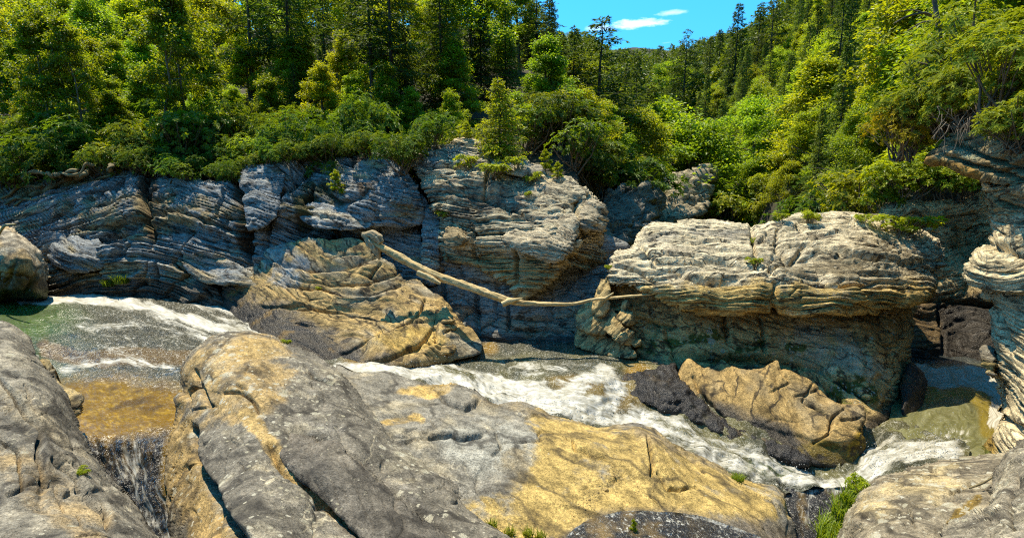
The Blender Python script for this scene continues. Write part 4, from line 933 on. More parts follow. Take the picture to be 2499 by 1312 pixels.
relief('valley_cliff', [(1712, 300), (1730, 255), (1760, 235), (1800, 245), (1812, 300), (1800, 345), (1750, 350), (1718, 335)],
    [(1715, 300, 128), (1760, 238, 136), (1810, 290, 132), (1750, 348, 120), (1760, 300, 127)], dict(beds=((3, 1.0),), fbm=((0.1, 1.5, 3), (0.4, 0.6, 4)), blocks=((7, 7, 5, 1.0, 0.6),)), bedded_colour((0.26, 0.25, 0.25), (0.33, 0.3, 0.27), (0.12, 0.12, 0.12), 66, f=0.4, lich=0),
    rnd=(14, 2.0), seed=36, mat=M_BED, thick=8, label='grey bare cliff showing far up the wooded valley', cat='cliff')

# ------------------------------------------------------------------ foreground boulders
FG = dict(nb=(0.55, 0.6, 0.5), beds=((0.55, 0.035),), warp=1.2, ws=0.5, fbm=((0.35, 0.14, 3), (3.0, 0.016, 4)), ridge=((0.9, 0.05), (3.0, 0.010)), vein=((0.5, 0.08, 0.022), (1.3, 0.035, 0.014), (2.6, 0.016, 0.016)), vs=(1.4, 0.6, 1), facets=(((1.3, 1.3, 1.3), 0.06, 0.0, 0.035),))
def post_f1(o, p, n, u, v, d):
    c = o['col']
    c = patch(c, p, 0.45 * blob(u, v, 150, 1230, 260, 60, 40), (0.40, 0.30, 0.17), 3, 1.4)
    c = patch(c, p, 0.4 * blob(u, v, 100, 1050, 300, 40, 45), (0.36, 0.31, 0.23), 4, 1.4)
    o['col'] = c
f1 = relief('boulder', [(-240, 800), (-140, 770), (-40, 775), (5, 785), (38, 800), (66, 826), (92, 872), (120, 915), (146, 948), (160, 968), (180, 1010), (200, 1056), (222, 1088), (248, 1140), (272, 1170), (302, 1202), (340, 1250), (372, 1292), (420, 1350), (420, 1370), (-240, 1370)],
    [(-240, 800, 10.2), (-240, 1100, 6.4), (-240, 1360, 4.4), (-40, 780, 10.6), (5, 786, 10.4), (90, 872, 9.6), (160, 968, 8.8), (220, 1086, 7.8), (300, 1200, 6.8), (420, 1350, 5.6), (-40, 900, 8.4), (60, 1000, 7.3), (-40, 1100, 6.3), (120, 1150, 6.2), (-40, 1360, 4.4), (200, 1300, 4.9), (300, 1360, 4.8)],
    FG, massive_colour((0.185, 0.172, 0.152), (0.29, 0.265, 0.225), 80, sc=1.1, amt=0.45, lich=0.6, post=post_f1), rnd=(40, 0.7), seed=41, step=2.5, mat=M_ROCK, thick=2.0,
    cracks=[([(0, 920), (50, 985), (95, 1060), (90, 1110), (110, 1160), (150, 1200)], 4.0, 0.25), ([(0, 1075), (40, 1100), (60, 1180), (20, 1205)], 4.0, 0.20), ([(120, 1130), (180, 1170), (230, 1230), (270, 1290)], 3.2, 0.18), ([(130, 1170), (160, 1240)], 3.2, 0.18),
            ([(190, 1260), (210, 1312)], 3.2, 0.14), ([(60, 940), (85, 1010)], 3.2, 0.14), ([(200, 1190), (240, 1215), (265, 1280)], 3.2, 0.14)],
    steps=[([(110, 1160), (90, 1080), (50, 985), (0, 920)], 4, 0.10, 60), ([(270, 1290), (230, 1230), (180, 1170), (120, 1130)], 4, 0.08, 50)],
    label='big grey cracked boulder filling the lower left corner', cat='boulder')
sub(f1, 'ledge', [(100, 880), (130, 895), (150, 940), (185, 950), (208, 966), (205, 990), (180, 1016), (165, 1000), (130, 950)], [(105, 885, 9.9), (150, 935, 9.6), (206, 970, 9.4), (180, 1014, 9.0), (150, 965, 9.2)], 92, colr=((0.46, 0.36, 0.19), GREY, DGREY), mat=M_ROCK, thick=0.8, rnd=(10, 0.25),
    label='pale tan shelf standing in the golden pool')
def post_f2(o, p, n, u, v, d):
    c = o['col']
    c = patch(c, p, 0.68 * blob(u, v, 560, 930, 170, 110, -20), (0.40, 0.285, 0.13), 3, 1.6)
    c = patch(c, p, 0.8 * along(u, v, [(440, 1060), (450, 1180), (500, 1290), (560, 1340)], 50), (0.38, 0.27, 0.115), 4, 1.4)
    c = patch(c, p, 0.85 * along(u, v, [(600, 1010), (660, 1080), (730, 1150), (810, 1230), (900, 1320)], 22), (0.40, 0.285, 0.12), 5, 2.2)
    c = patch(c, p, 0.55 * blob(u, v, 630, 850, 90, 28), (0.40, 0.285, 0.12), 6, 2.2)
    c = patch(c, p, 0.45 * blob(u, v, 900, 1150, 260, 40, 42), (0.20, 0.19, 0.18), 7, 1.2)
    o['col'] = c
    o['lich'] *= 1.25
f2 = relief('boulder', [(442, 905), (455, 882), (480, 855), (520, 830), (565, 818), (610, 815), (660, 822), (705, 838), (740, 852), (775, 866), (805, 888), (830, 906), (850, 930), (880, 975), (915, 1020), (950, 1070), (1000, 1110), (1050, 1150), (1110, 1192), (1130, 1240), (1180, 1275),
     (1240, 1310), (1290, 1340), (1290, 1370), (430, 1370), (424, 1310), (414, 1240), (406, 1180), (412, 1090), (424, 1040), (436, 1000), (424, 972), (448, 950)],
    [(445, 905, 10.6), (520, 830, 11.2), (610, 816, 11.4), (740, 852, 11.0), (830, 905, 10.4), (915, 1020, 9.2), (1000, 1110, 8.2), (1110, 1195, 7.3), (1290, 1345, 5.9), (425, 1000, 9.6), (412, 1100, 8.7), (412, 1240, 7.4), (430, 1360, 6.2),
     (550, 900, 9.6), (680, 900, 9.9), (600, 1000, 8.2), (500, 1040, 8.5), (750, 1000, 8.6), (600, 1100, 7.1), (480, 1180, 7.4), (850, 1100, 7.5), (600, 1230, 5.7), (600, 1360, 4.6), (800, 1230, 6.1), (800, 1360, 4.9), (1000, 1250, 6.4), (1050, 1360, 5.3), (520, 1300, 5.9)],
    FG, massive_colour((0.165, 0.152, 0.134), (0.255, 0.23, 0.185), 82, sc=1.0, amt=0.4, lich=0.85, post=post_f2), rnd=(38, 0.7), seed=42, step=2.5, mat=M_ROCK, thick=2.4,
    cracks=[([(478, 1050), (490, 1110), (505, 1150), (530, 1200), (555, 1240), (580, 1290), (620, 1350)], 11, 0.42), ([(505, 1150), (530, 1230), (535, 1320)], 7, 0.2), ([(545, 957), (590, 960), (620, 975), (630, 1000)], 3.2, 0.22), ([(575, 940), (605, 952)], 3.2, 0.14),
            ([(745, 890), (765, 915), (820, 940)], 3.2, 0.14), ([(478, 905), (480, 940), (455, 960)], 4.0, 0.27), ([(490, 940), (510, 990)], 4.8, 0.22),
            ([(720, 1060), (770, 1075), (850, 1130), (930, 1180), (1000, 1240), (1080, 1300), (1120, 1360)], 12, 0.30), ([(660, 1080), (700, 1140), (770, 1200), (830, 1260), (900, 1330)], 7.2, 0.25)],
    steps=[([(620, 1350), (580, 1290), (530, 1200), (490, 1110), (478, 1050)], 6, 0.25, 70), ([(635, 1000), (615, 970), (545, 957)], 4, 0.07, 40)],
    label='domed tan and grey boulder in the foreground between golden pool and rapids', cat='boulder')
def post_d(o, p, n, u, v, d):
    o['col'] = mix(o['col'], (0.09, 0.084, 0.078), 0.55 * sstep(1080, 1160, v))
sub(f2, 'rock_slab', [(668, 1078), (680, 1064), (705, 1058), (740, 1062), (775, 1078), (800, 1072), (830, 1082), (850, 1110), (900, 1150), (950, 1195), (1000, 1240), (1060, 1285), (1120, 1340), (1140, 1370), (930, 1370), (880, 1310), (820, 1255), (770, 1200), (720, 1150), (690, 1115)],
    [(670, 1080, 7.35), (740, 1065, 7.6), (830, 1085, 7.4), (950, 1195, 6.5), (1060, 1285, 5.9), (1140, 1365, 5.3), (690, 1115, 6.95), (770, 1200, 6.15), (880, 1310, 5.3), (930, 1365, 4.95), (800, 1150, 6.4), (900, 1240, 5.75), (1000, 1320, 5.3)], 93,
    colr=((0.15, 0.135, 0.12), (0.22, 0.20, 0.175), (0.07, 0.065, 0.06)), st=dict(nb=(0.7, 0.3, 0.6), beds=((0.3, 0.03), (0.09, 0.016)), warp=0.5, ws=0.5, fbm=((0.9, 0.08, 3), (4.0, 0.02, 4))), mat=M_ROCK, thick=0.5, rnd=(14, 0.14), post=post_d,
    label='dark ribbed slab lying along the boulder')
def post_f3(o, p, n, u, v, d):
    c = o['col']
    c = patch(c, p, np.clip(1.0 * blob(u, v, 1500, 1150, 330, 120, 18) - 0.8 * blob(u, v, 1180, 1080, 130, 110) + 0.6 * blob(u, v, 1800, 1180, 160, 70, 20) + 0.7 * blob(u, v, 1280, 1250, 160, 80), 0, 1), (0.43, 0.31, 0.105), 3, 1.5, 0.9)
    c = patch(c, p, 0.75 * blob(u, v, 1180, 1090, 120, 75), (0.30, 0.30, 0.285), 4, 1.2)
    c = patch(c, p, 0.6 * blob(u, v, 1240, 1150, 50, 60, 30), (0.20, 0.165, 0.11), 5, 1.4)
    c = patch(c, p, 0.7 * blob(u, v, 1040, 950, 70, 16, -5), GOLD, 6, 1.8)
    c = patch(c, p, 0.7 * along(u, v, [(920, 1040), (1010, 1010), (1030, 1015)], 10), GOLD, 7, 2)
    c = patch(c, p, 0.6 * blob(u, v, 1600, 1090, 60, 40, 40), (0.24, 0.19, 0.12), 8, 1.2)
    m = sstep(-14, 22, v - np.interp(u, [1300, 1390, 1460, 1560, 1660, 1760, 1860, 1940], [1330, 1285, 1240, 1232, 1236, 1255, 1262, 1290]) + 16 * fbm(p, 3, 22))
    c = mix(c, (0.13, 0.105, 0.08), m * 0.8); o['wet'] = m * 0.7
    e = along(u, v, [(1165, 968), (1300, 1000), (1470, 1038), (1620, 1068), (1790, 1160)], 16)
    c = patch(c, p, 0.6 * e, (0.22, 0.18, 0.12), 9, 1.6)
    o['col'] = c; o['lich'] *= 0.5
f3 = relief('rock_slab', [(820, 890), (850, 905), (900, 912), (940, 908), (1000, 925), (1060, 940), (1100, 938), (1145, 950), (1180, 968), (1215, 988), (1275, 982), (1310, 998), (1345, 1016), (1400, 1030), (1450, 1042), (1500, 1040), (1560, 1033), (1600, 1048), (1640, 1075), (1700, 1106),
     (1770, 1140), (1800, 1160), (1838, 1178), (1890, 1192), (1908, 1212), (1915, 1250), (1930, 1275), (1936, 1300), (1920, 1370), (1250, 1370), (1000, 1250), (850, 1050)],
    [(840, 900, 12.0), (940, 910, 12.2), (1060, 942, 11.7), (1145, 952, 11.6), (1280, 990, 11.2), (1450, 1044, 10.7), (1560, 1038, 10.8), (1700, 1108, 10.2), (1838, 1180, 9.6), (1910, 1215, 9.2), (1936, 1300, 8.4), (900, 1000, 9.9), (1000, 1060, 9.1), (1060, 1000, 10.1), (1180, 1060, 9.4), (1120, 1150, 8.2),
     (1300, 1120, 8.7), (1450, 1120, 8.9), (1600, 1150, 8.7), (1300, 1250, 7.3), (1450, 1240, 7.5), (1600, 1240, 7.7), (1750, 1230, 8.2), (1850, 1280, 8.0), (1250, 1365, 6.2), (1600, 1365, 6.6), (1900, 1365, 7.4), (1000, 1240, 7.2)],
    dict(nb=(0.2, -0.3, 1), beds=((0.35, 0.022), (0.13, 0.008)), warp=0.9, ws=0.5, fbm=((0.4, 0.12, 3), (3.0, 0.014, 4)), ridge=((0.9, 0.04), (3.0, 0.008)), vein=((0.5, 0.08, 0.025), (1.3, 0.035, 0.014), (2.6, 0.015, 0.016)), vs=(1, 1.3, 1), facets=(((1.4, 1.1, 1.0), 0.05, 0.0, 0.04),)), massive_colour((0.205, 0.195, 0.178), (0.29, 0.26, 0.205), 84, sc=1.0, amt=0.4, lich=0.45, post=post_f3),
    rnd=(30, 0.5), seed=43, step=2.5, mat=M_ROCK, thick=2.0,
    cracks=[([(1080, 965), (1110, 985), (1135, 992), (1170, 978)], 4.0, 0.22), ([(1050, 1065), (1100, 1062), (1135, 1074), (1175, 1058)], 4.0, 0.25), ([(1395, 1080), (1405, 1105), (1450, 1120), (1480, 1122)], 3.2, 0.18), ([(1580, 1080), (1590, 1120), (1590, 1160)], 4.0, 0.25), ([(1600, 1160), (1630, 1190), (1700, 1190)], 3.2, 0.14),
            ([(1210, 1050), (1225, 1090), (1205, 1110)], 3.2, 0.13), ([(1650, 1090), (1700, 1130), (1720, 1150)], 3.2, 0.14)],
    steps=[([(1180, 975), (1110, 990), (1080, 962)], 4, 0.10, 40), ([(1175, 1055), (1135, 1075), (1050, 1062)], 4, 0.08, 60), ([(1590, 1165), (1590, 1115), (1550, 1070), (1470, 1065)], 6, 0.13, 60), ([(1480, 1124), (1410, 1108), (1395, 1078)], 4, 0.06, 50)],
    label='broad golden-tan slab sloping from the rapids to the bottom centre', cat='rock')
def post_f4(o, p, n, u, v, d):
    c = o['col']
    c = patch(c, p, 0.6 * blob(u, v, 2240, 1200, 150, 50, -15), (0.42, 0.34, 0.2), 3, 1.2)
    c = patch(c, p, 0.9 * along(u, v, [(2320, 1270), (2350, 1245), (2390, 1225)], 12), (0.20, 0.13, 0.02), 5, 1.8)
    o['col'] = c; o['lich'] *= 1.2
f4 = relief('boulder', [(2050, 1370), (2054, 1300), (2062, 1262), (2088, 1218), (2112, 1190), (2150, 1168), (2200, 1152), (2250, 1135), (2310, 1124), (2370, 1118), (2430, 1114), (2480, 1120), (2480, 1200), (2400, 1370)],
    [(2052, 1340, 7.6), (2088, 1218, 8.3), (2150, 1168, 8.7), (2250, 1136, 9.0), (2370, 1119, 9.1), (2470, 1120, 8.8), (2160, 1260, 7.0), (2250, 1210, 7.5), (2350, 1190, 7.7), (2450, 1180, 7.6), (2150, 1365, 5.6), (2300, 1330, 5.9), (2400, 1365, 5.4)],
    dict(nb=(0.3, 0.5, 0.8), beds=((0.4, 0.04), (0.15, 0.02)), warp=1.0, ws=0.5, fbm=((0.4, 0.14, 3), (3.0, 0.02, 4)), ridge=((1.1, 0.06), (3.2, 0.015)), vein=((0.6, 0.08, 0.03), (1.5, 0.035, 0.016), (3, 0.015, 0.018)), facets=(((0.9, 0.9, 0.9), 0.07, 0.0, 0.04),)), massive_colour((0.23, 0.20, 0.155), (0.33, 0.285, 0.21), 86, sc=1.3, amt=0.45, lich=1.1, post=post_f4), rnd=(34, 0.6), seed=44, step=2.5, mat=M_ROCK, thick=2.0,
    label='lichen-spotted tan boulder at the bottom right, left of the corner boulder', cat='boulder', cracks=[([(2390, 1180), (2350, 1190), (2320, 1202)], 3.2, 0.22)])
relief('boulder', [(2285, 1370), (2300, 1315), (2330, 1280), (2370, 1250), (2405, 1222), (2416, 1180), (2440, 1135), (2470, 1100), (2499, 1078), (2560, 1060), (2760, 1050), (2760, 1370)],
    [(2290, 1360, 5.1), (2370, 1250, 6.2), (2416, 1180, 6.9), (2470, 1102, 7.4), (2555, 1065, 7.2), (2450, 1250, 5.5), (2555, 1200, 5.4), (2420, 1365, 4.5), (2555, 1365, 4.2), (2755, 1060, 6.6), (2755, 1365, 4.0)],
    dict(nb=(0.3, 0.5, 0.8), beds=((0.4, 0.04), (0.15, 0.02)), warp=1.0, ws=0.5, fbm=((0.4, 0.14, 3), (3.0, 0.02, 4)), ridge=((1.1, 0.06), (3.2, 0.015)), vein=((0.6, 0.08, 0.03), (1.5, 0.035, 0.016), (3, 0.015, 0.018)), facets=(((0.9, 0.9, 0.9), 0.07, 0.0, 0.04),)), massive_colour((0.20, 0.18, 0.15), (0.32, 0.285, 0.225), 88, sc=1.3, amt=0.4, lich=1.1), rnd=(30, 0.5), seed=45, step=2.5, mat=M_ROCK, thick=1.8,
    label='grey lichen-spotted boulder filling the lower right corner', cat='boulder', cracks=[([(2480, 1150), (2450, 1220), (2470, 1290)], 4.0, 0.22)])

# ------------------------------------------------------------------ water
def water(name, outline, cz, colf, seed, amp=0.05, rough=None, label=None, step=3.0, byY=False, kind='structure', flow=None, stretch=0.45, flow2=None):
    ctrl = [(u, v, q if byY else yz(v, q)) for u, v, q in cz]
    def ex(p, n, u, v):
        a = rough(u, v) if rough else 1.0
        fa, fc = flow_uv(u, v)
        q = np.stack([fa * 2.4, fc * 1.1, fa * 0], -1)
        w = 0.5 * fbm(p * f32(1.3), 3, seed) + 0.7 * (0.5 - np.abs(fbm(q, 4, seed + 3))) + 0.10 * fbm(p * 6.0, 3, seed + 8)
        return amp * a * w
    def flow_uv(u, v):
        if flow == 'swirl':
            x, y = (u - 2320) / 110.0 + 0.35 * fbm(np.stack([u / 70, v / 50, u * 0], -1), 3, 6), (v - 1045) / 90.0 + 0.35 * fbm(np.stack([u / 70, v / 50, u * 0 + 4], -1), 3, 7); fa, fc = np.cos(np.arctan2(y, x)) * 0.7 + np.hypot(x, y) * 0.3, np.hypot(x, y) * 4.5 + 0.4 * np.arctan2(y, x)
        elif flow is None: fa, fc = v / 110.0 * 0.5, u / 60.0
        else:
            L = np.array(flow, float); ln = np.hypot(*np.diff(L, axis=0).T).sum()
            wu, wv = u + 10 * fbm(np.stack([u / 90, v / 60, u * 0], -1), 2, 1), v + 8 * fbm(np.stack([u / 90, v / 60, u * 0 + 3], -1), 2, 2)
            dd, sg, tt = seg_dist(wu, wv, smooth_line(L, False, 25)); fa, fc = tt * ln / 110.0 * stretch, dd * sg / 55.0
            if flow2 is not None:
                d2, s2, t2 = seg_dist(wu, wv, smooth_line(np.array(flow2, float), False, 25)); m2 = d2 < dd
                fa = np.where(m2, 9 + t2 * 2.6 * stretch, fa); fc = np.where(m2, d2 * s2 / 55.0, fc)
        if name == 'river' and flow2 is not None and len(flow2) == 4:
            k_ = sstep(905, 935, v) * sstep(6, -14, v - lip_of(u)); fa = fa * (1 - k_) + (u / 70.0 + 5) * k_; fc = fc * (1 - k_) + v / 32.0 * k_
        return fa, fc
    def colw(p, n, u, v, d):
        o = colf(p, n, u, v, d); o['fa'], o['fc'] = flow_uv(u, v)
        return o
    o = relief(name, outline, ctrl, None, colw, step=step, rnd=None, jit=1.5, seed=seed, mat=M_WATER, kind=kind, solid=False, extra=ex)
    if label: o['label'] = label
    return o
# upper river and the golden pool
def foam_field(u, v, strands, p, seed):
    f = np.zeros(len(u), f32)
    wu = u + 14 * fbm(np.stack([u / 60, v / 30, u * 0], -1), 3, seed); wv = v + 7 * fbm(np.stack([u / 60, v / 30, u * 0 + 5], -1), 3, seed + 1)
    for line, w, a in strands:
        f = np.maximum(f, a * along(wu, wv, line, w, 0.8))
    return f
UP_F = [([(50, 735), (150, 728), (260, 735), (360, 750), (450, 775), (530, 800), (600, 815), (650, 830)], 13, 0.9), ([(330, 710), (450, 720), (540, 760), (620, 800)], 26, 0.60), ([(120, 715), (240, 712), (330, 722)], 15, 0.5),
        ([(200, 790), (300, 800), (400, 795), (470, 830)], 28, 0.46), ([(130, 830), (220, 815), (330, 835)], 14, 0.42), ([(150, 905), (230, 885), (320, 885), (420, 900)], 12, 0.62), ([(160, 870), (300, 865), (430, 880)], 22, 0.4),
        ([(370, 770), (440, 800), (520, 830), (600, 840)], 18, 0.55)]
def up_col(p, n, u, v, d):
    c = mix((0.03, 0.05, 0.008), (0.045, 0.042, 0.022), sstep(60, 300, u))
    c = mix(c, (0.095, 0.055, 0.01), sstep(0.3, 0.7, along(u, v, [(110, 850), (200, 880), (350, 875), (500, 880)], 22) + 0.5 * fbm(p * 1.2, 3, 3)))
    c = mix(c, (0.04, 0.08, 0.006), blob(u, v, 30, 775, 140, 50))
    g = sstep(-26, 26, v - np.interp(u, [100, 200, 300, 400, 460], [950, 928, 922, 932, 960]) + 26 * fbm(p * 0.9, 4, 4, 0.6))
    c = mix(c, (0.185, 0.102, 0.004), g)
    cau = np.abs(fbm(p * np.array([2.2, 2.2, 2.2], f32) + 0.3 * fbm(p * 4, 2, 8)[:, None], 3, 13))
    c = mix(c, (0.36, 0.22, 0.015), g * sstep(0.12, 0.0, cau) * 0.8)  # caustic light painted into the pool colour as bright lines
    c = mix(c, (0.06, 0.03, 0.004), g * sstep(0.1, 0.6, fbm(p * 1.3, 3, 14)) * 0.8)
    f = foam_field(u, v, UP_F, p, 60)
    f *= 1 - 0.9 * g
    return {'col': c, 'foam': f, 'opac': np.clip(0.9 - 0.1 * g, 0, 1), 'rip': np.clip((0.35 + 0.6 * sstep(80, 300, u)) * (1 - 0.75 * g) + 0.2 * f, 0.1, 1)}
def lip_of(u): return np.interp(u, [120, 215, 260, 320, 380, 430, 520], [1066, 1062, 1062, 1057, 1048, 1038, 1020])
def fall_col(p, n, u, v, d):
    o = up_col(p, n, u, v, d)
    s = fbm(np.stack([u / 16.0, v / 90.0, u * 0], -1), 4, 70)
    c = mix((0.022, 0.018, 0.014), (0.15, 0.085, 0.01), sstep(-0.1, 0.5, s) * (1 - 0.7 * sstep(20, 110, v - lip_of(u))))
    c = mix(c, (0.26, 0.15, 0.008), blob(u, v, 420, 1150, 22, 90) * 0.8)
    f = 0.40 * along(u, v, [(325, 1090), (345, 1180), (390, 1290), (410, 1350)], 60, 0.8) + 0.08 + 0.32 * sstep(0.1, 0.6, s) * sstep(20, 70, v - lip_of(u))
    k = sstep(-12, 30, v - lip_of(u) + 18 * fbm(p * 1.6, 4, 77))
    return {'col': mix(o['col'], c, k), 'foam': o['foam'] * (1 - k) + 0.9 * f * k, 'opac': o['opac'], 'rip': o['rip'] * (1 - k) + 0.85 * k}
water('river', [(-240, 690), (-50, 690), (130, 690), (300, 688), (450, 688), (560, 700), (640, 760), (700, 840), (660, 900), (560, 960), (500, 1030), (450, 1060), (440, 1130), (430, 1250), (460, 1365), (380, 1365), (300, 1260), (240, 1170), (200, 1100), (150, 1020), (120, 980), (60, 900), (-50, 830), (-240, 830)],
    [(-240, 700, -4.3), (-240, 800, -4.3), (-50, 700, -4.3), (100, 700, -4.25), (300, 695, -4.2), (450, 695, -4.3), (560, 720, -4.45), (650, 800, -4.85), (650, 880, -4.95), (0, 760, -4.3), (150, 760, -4.35), (300, 760, -4.4), (450, 770, -4.5), (550, 800, -4.7), (200, 830, -4.55), (400, 840, -4.65), (300, 880, -4.8), (150, 900, -4.9), (450, 900, -4.9),
     (300, 930, -4.98), (200, 980, -5.0), (400, 980, -5.0), (300, 1020, -5.0), (250, 1050, -5.02), (320, 1046, -5.02), (420, 1030, -5.02), (120, 960, -5.0), (500, 1000, -5.0)]
    + [(u_, v_, y_ * slope(v_)) for u_, v_, y_ in [(200, 1072, 9.70), (300, 1066, 9.74), (420, 1046, 10.0), (250, 1085, 9.56), (330, 1078, 9.58), (420, 1066, 9.7), (250, 1120, 9.40), (330, 1120, 9.36), (420, 1120, 9.36), (300, 1220, 8.9), (400, 1230, 8.8), (380, 1360, 8.3), (450, 1360, 8.2)]],
    fall_col, 50, amp=0.16, rough=lambda u, v: 0.25 + 0.75 * sstep(0, 200, u) * (1 - 0.93 * sstep(900, 940, v) * sstep(1075, 1050, v)), flow=[(-50, 740), (150, 740), (360, 755), (530, 805), (700, 850)], flow2=[(300, 1030), (305, 1070), (330, 1150), (400, 1365)], label='upper river with white water, a golden pool and a thin fall')
# main rapids
RF = [([(830, 905), (920, 900), (1000, 910), (1080, 930), (1150, 950), (1230, 985), (1330, 1000), (1420, 1020), (1500, 1030), (1580, 1035)], 17, 0.92),
      ([(1580, 1035), (1660, 1075), (1760, 1120), (1850, 1160), (1950, 1180), (2040, 1190)], 18, 0.72),
      ([(1180, 940), (1290, 960), (1400, 990), (1480, 1000)], 23, 0.95), ([(1380, 960), (1430, 930), (1480, 915), (1500, 950), (1490, 990)], 25, 0.85), ([(1050, 890), (1130, 905), (1200, 935)], 14, 0.6), ([(1250, 900), (1350, 905), (1430, 890)], 22, 0.42),
      ([(1320, 850), (1400, 860), (1480, 880)], 18, 0.25), ([(1540, 1000), (1640, 1030), (1740, 1080), (1860, 1130), (1960, 1160)], 16, 0.55), ([(1820, 1100), (1900, 1140), (1960, 1180)], 14, 0.55), ([(2120, 1150), (2180, 1120), (2260, 1105), (2320, 1115)], 24, 0.85), ([(2050, 1190), (2110, 1160), (2160, 1120)], 18, 0.7),
      ([(2110, 1110), (2150, 1080), (2220, 1085)], 18, 0.5)]
def rap_col(p, n, u, v, d):
    c = mix((0.05, 0.05, 0.028), (0.10, 0.09, 0.035), sstep(-0.3, 0.4, fbm(p * 0.9, 3, 5)))
    c = mix(c, (0.03, 0.035, 0.035), sstep(880, 830, v) * 0.7)
    for q in (blob(u, v, 905, 885, 60, 30), 0.8 * blob(u, v, 1195, 850, 20, 16), blob(u, v, 1555, 908, 30, 18), blob(u, v, 1400, 940, 60, 18) * 0.6, blob(u, v, 1500, 970, 70, 40) * 0.5):
        c = mix(c, (0.22, 0.13, 0.015), q)
    c = mix(c, (0.05, 0.075, 0.015), blob(u, v, 900, 915, 70, 12) + 0.8 * blob(u, v, 1870, 1150, 60, 20))
    f = foam_field(u, v, RF, p, 80) + 0.10 * sstep(850, 900, v)
    return {'col': c, 'foam': np.clip(f, 0, 1), 'opac': np.full(len(p), 0.92), 'rip': np.clip(0.75 + 0.3 * f, 0, 1)}
water('river', [(720, 850), (800, 880), (880, 860), (960, 870), (1060, 860), (1150, 830), (1200, 815), (1400, 815), (1480, 830), (1560, 850), (1680, 880), (1760, 960), (1880, 1030), (2000, 1090), (2100, 1060), (2180, 1030), (2240, 1040), (2300, 1075), (2360, 1100), (2340, 1150), (2200, 1190), (2080, 1202), (1900, 1206),
      (1800, 1200), (1700, 1160), (1560, 1080), (1400, 1060), (1250, 1030), (1100, 990), (950, 960), (840, 940), (740, 930)],
    [(720, 860, -5.05), (760, 920, -5.1), (850, 890, -5.2), (950, 880, -5.3), (950, 940, -5.3), (1100, 870, -5.42), (1100, 960, -5.55), (1200, 825, -5.5), (1400, 825, -5.5), (1300, 900, -5.5), (1300, 1000, -5.75), (1500, 850, -5.5), (1450, 930, -5.45), (1500, 1000, -5.85), (1600, 900, -5.6), (1600, 1050, -6.0), (1700, 930, -5.8),
     (1700, 1100, -6.2), (1800, 1050, -6.15), (1800, 1160, -6.45), (1950, 1110, -6.5), (1950, 1190, -6.7), (2060, 1150, -6.62), (2060, 1200, -6.75), (2150, 1080, -6.45), (2150, 1150, -6.4), (2250, 1060, -6.4), (2300, 1100, -6.35), (2350, 1100, -6.42), (2250, 1170, -6.5)],
    rap_col, 52, amp=0.30, rough=lambda u, v: 0.35 + 0.65 * sstep(870, 930, v), flow=[(760, 895), (920, 900), (1080, 930), (1230, 980), (1420, 990), (1580, 1030), (1760, 1110), (1950, 1175), (2060, 1195)], flow2=[(2420, 1060), (2340, 1095), (2230, 1100), (2140, 1130), (2085, 1175), (2070, 1220)], label='white rapids running from behind the domed boulder to the lower right')
# plunge pool on the right
def pool_col(p, n, u, v, d):
    x = (u - 2320) / 110.0; y = (v - 1045) / 90.0
    r = np.hypot(x, y); th = np.arctan2(y, x)
    sw = fbm(np.stack([np.cos(th) * 1.2 + 3, np.sin(th) * 1.2, r * 7.0 + th * 0.8], -1), 4, 90)
    c = mix((0.115, 0.11, 0.04), (0.17, 0.165, 0.08), sstep(-0.3, 0.5, sw))
    c = mix(c, (0.17, 0.125, 0.015), sstep(0.1, 0.9, along(u, v, [(2262, 965), (2310, 950), (2370, 955), (2405, 985), (2412, 1050)], 20)) * 0.9)
    c = mix(c, (0.025, 0.03, 0.028), sstep(905, 880, v))  # shade at the back of the pool, painted into the water colour
    f = 0.30 * sstep(-0.05, 0.4, sw) * sstep(960, 1000, v) + foam_field(u, v, [([(2240, 910), (2300, 925), (2370, 915), (2415, 930)], 24, 1.3), ([(2415, 940), (2435, 980), (2430, 1030)], 15, 1.3), ([(2250, 890), (2330, 895), (2400, 900)], 9, 0.45), ([(2300, 1090), (2320, 1060), (2350, 1080)], 24, 0.4)], p, 91)
    return {'col': c, 'foam': np.clip(f, 0, 1), 'opac': np.full(len(p), 0.95), 'rip': np.full(len(p), 0.3)}
water('plunge_pool', [(2180, 870), (2300, 866), (2440, 870), (2460, 960), (2470, 1040), (2420, 1120), (2350, 1130), (2250, 1120), (2170, 1060), (2180, 960)],
    [(2180, 870, -6.3), (2440, 870, -6.3), (2200, 960, -6.35), (2440, 960, -6.35), (2320, 1000, -6.4), (2200, 1080, -6.4), (2440, 1080, -6.4), (2300, 1120, -6.38)], pool_col, 53, amp=0.10, rough=lambda u, v: 0.3 + 0.9 * blob(u, v, 2330, 925, 120, 30), flow='swirl', label='green swirling plunge pool at the foot of the right wall')
def chute_col(p, n, u, v, d):
    s = fbm(np.stack([p[:, 0] * 4.0, p[:, 1] * 1.0, p[:, 2] * 1.2], -1), 4, 95)
    c = mix((0.03, 0.028, 0.026), (0.13, 0.085, 0.03), sstep(0, 0.6, s))
    return {'col': c, 'foam': 0.15 + 0.25 * sstep(0, 0.6, s) + 0.25 * sstep(1215, 1198, v), 'opac': np.full(len(p), 0.95), 'rip': np.full(len(p), 0.9)}
water('waterfall', [(1890, 1194), (1980, 1196), (2090, 1190), (2080, 1240), (2060, 1300), (2060, 1365), (1900, 1365), (1900, 1280)],
    [(1890, 1196, 10.55), (2090, 1194, 10.55), (1900, 1240, 10.2), (2070, 1240, 10.2), (1900, 1300, 9.8), (2050, 1300, 9.8), (1900, 1365, 9.4), (2050, 1365, 9.4)], chute_col, 54, amp=0.10, byY=True, label='dark wet chute dropping away between slab and bottom right boulder')
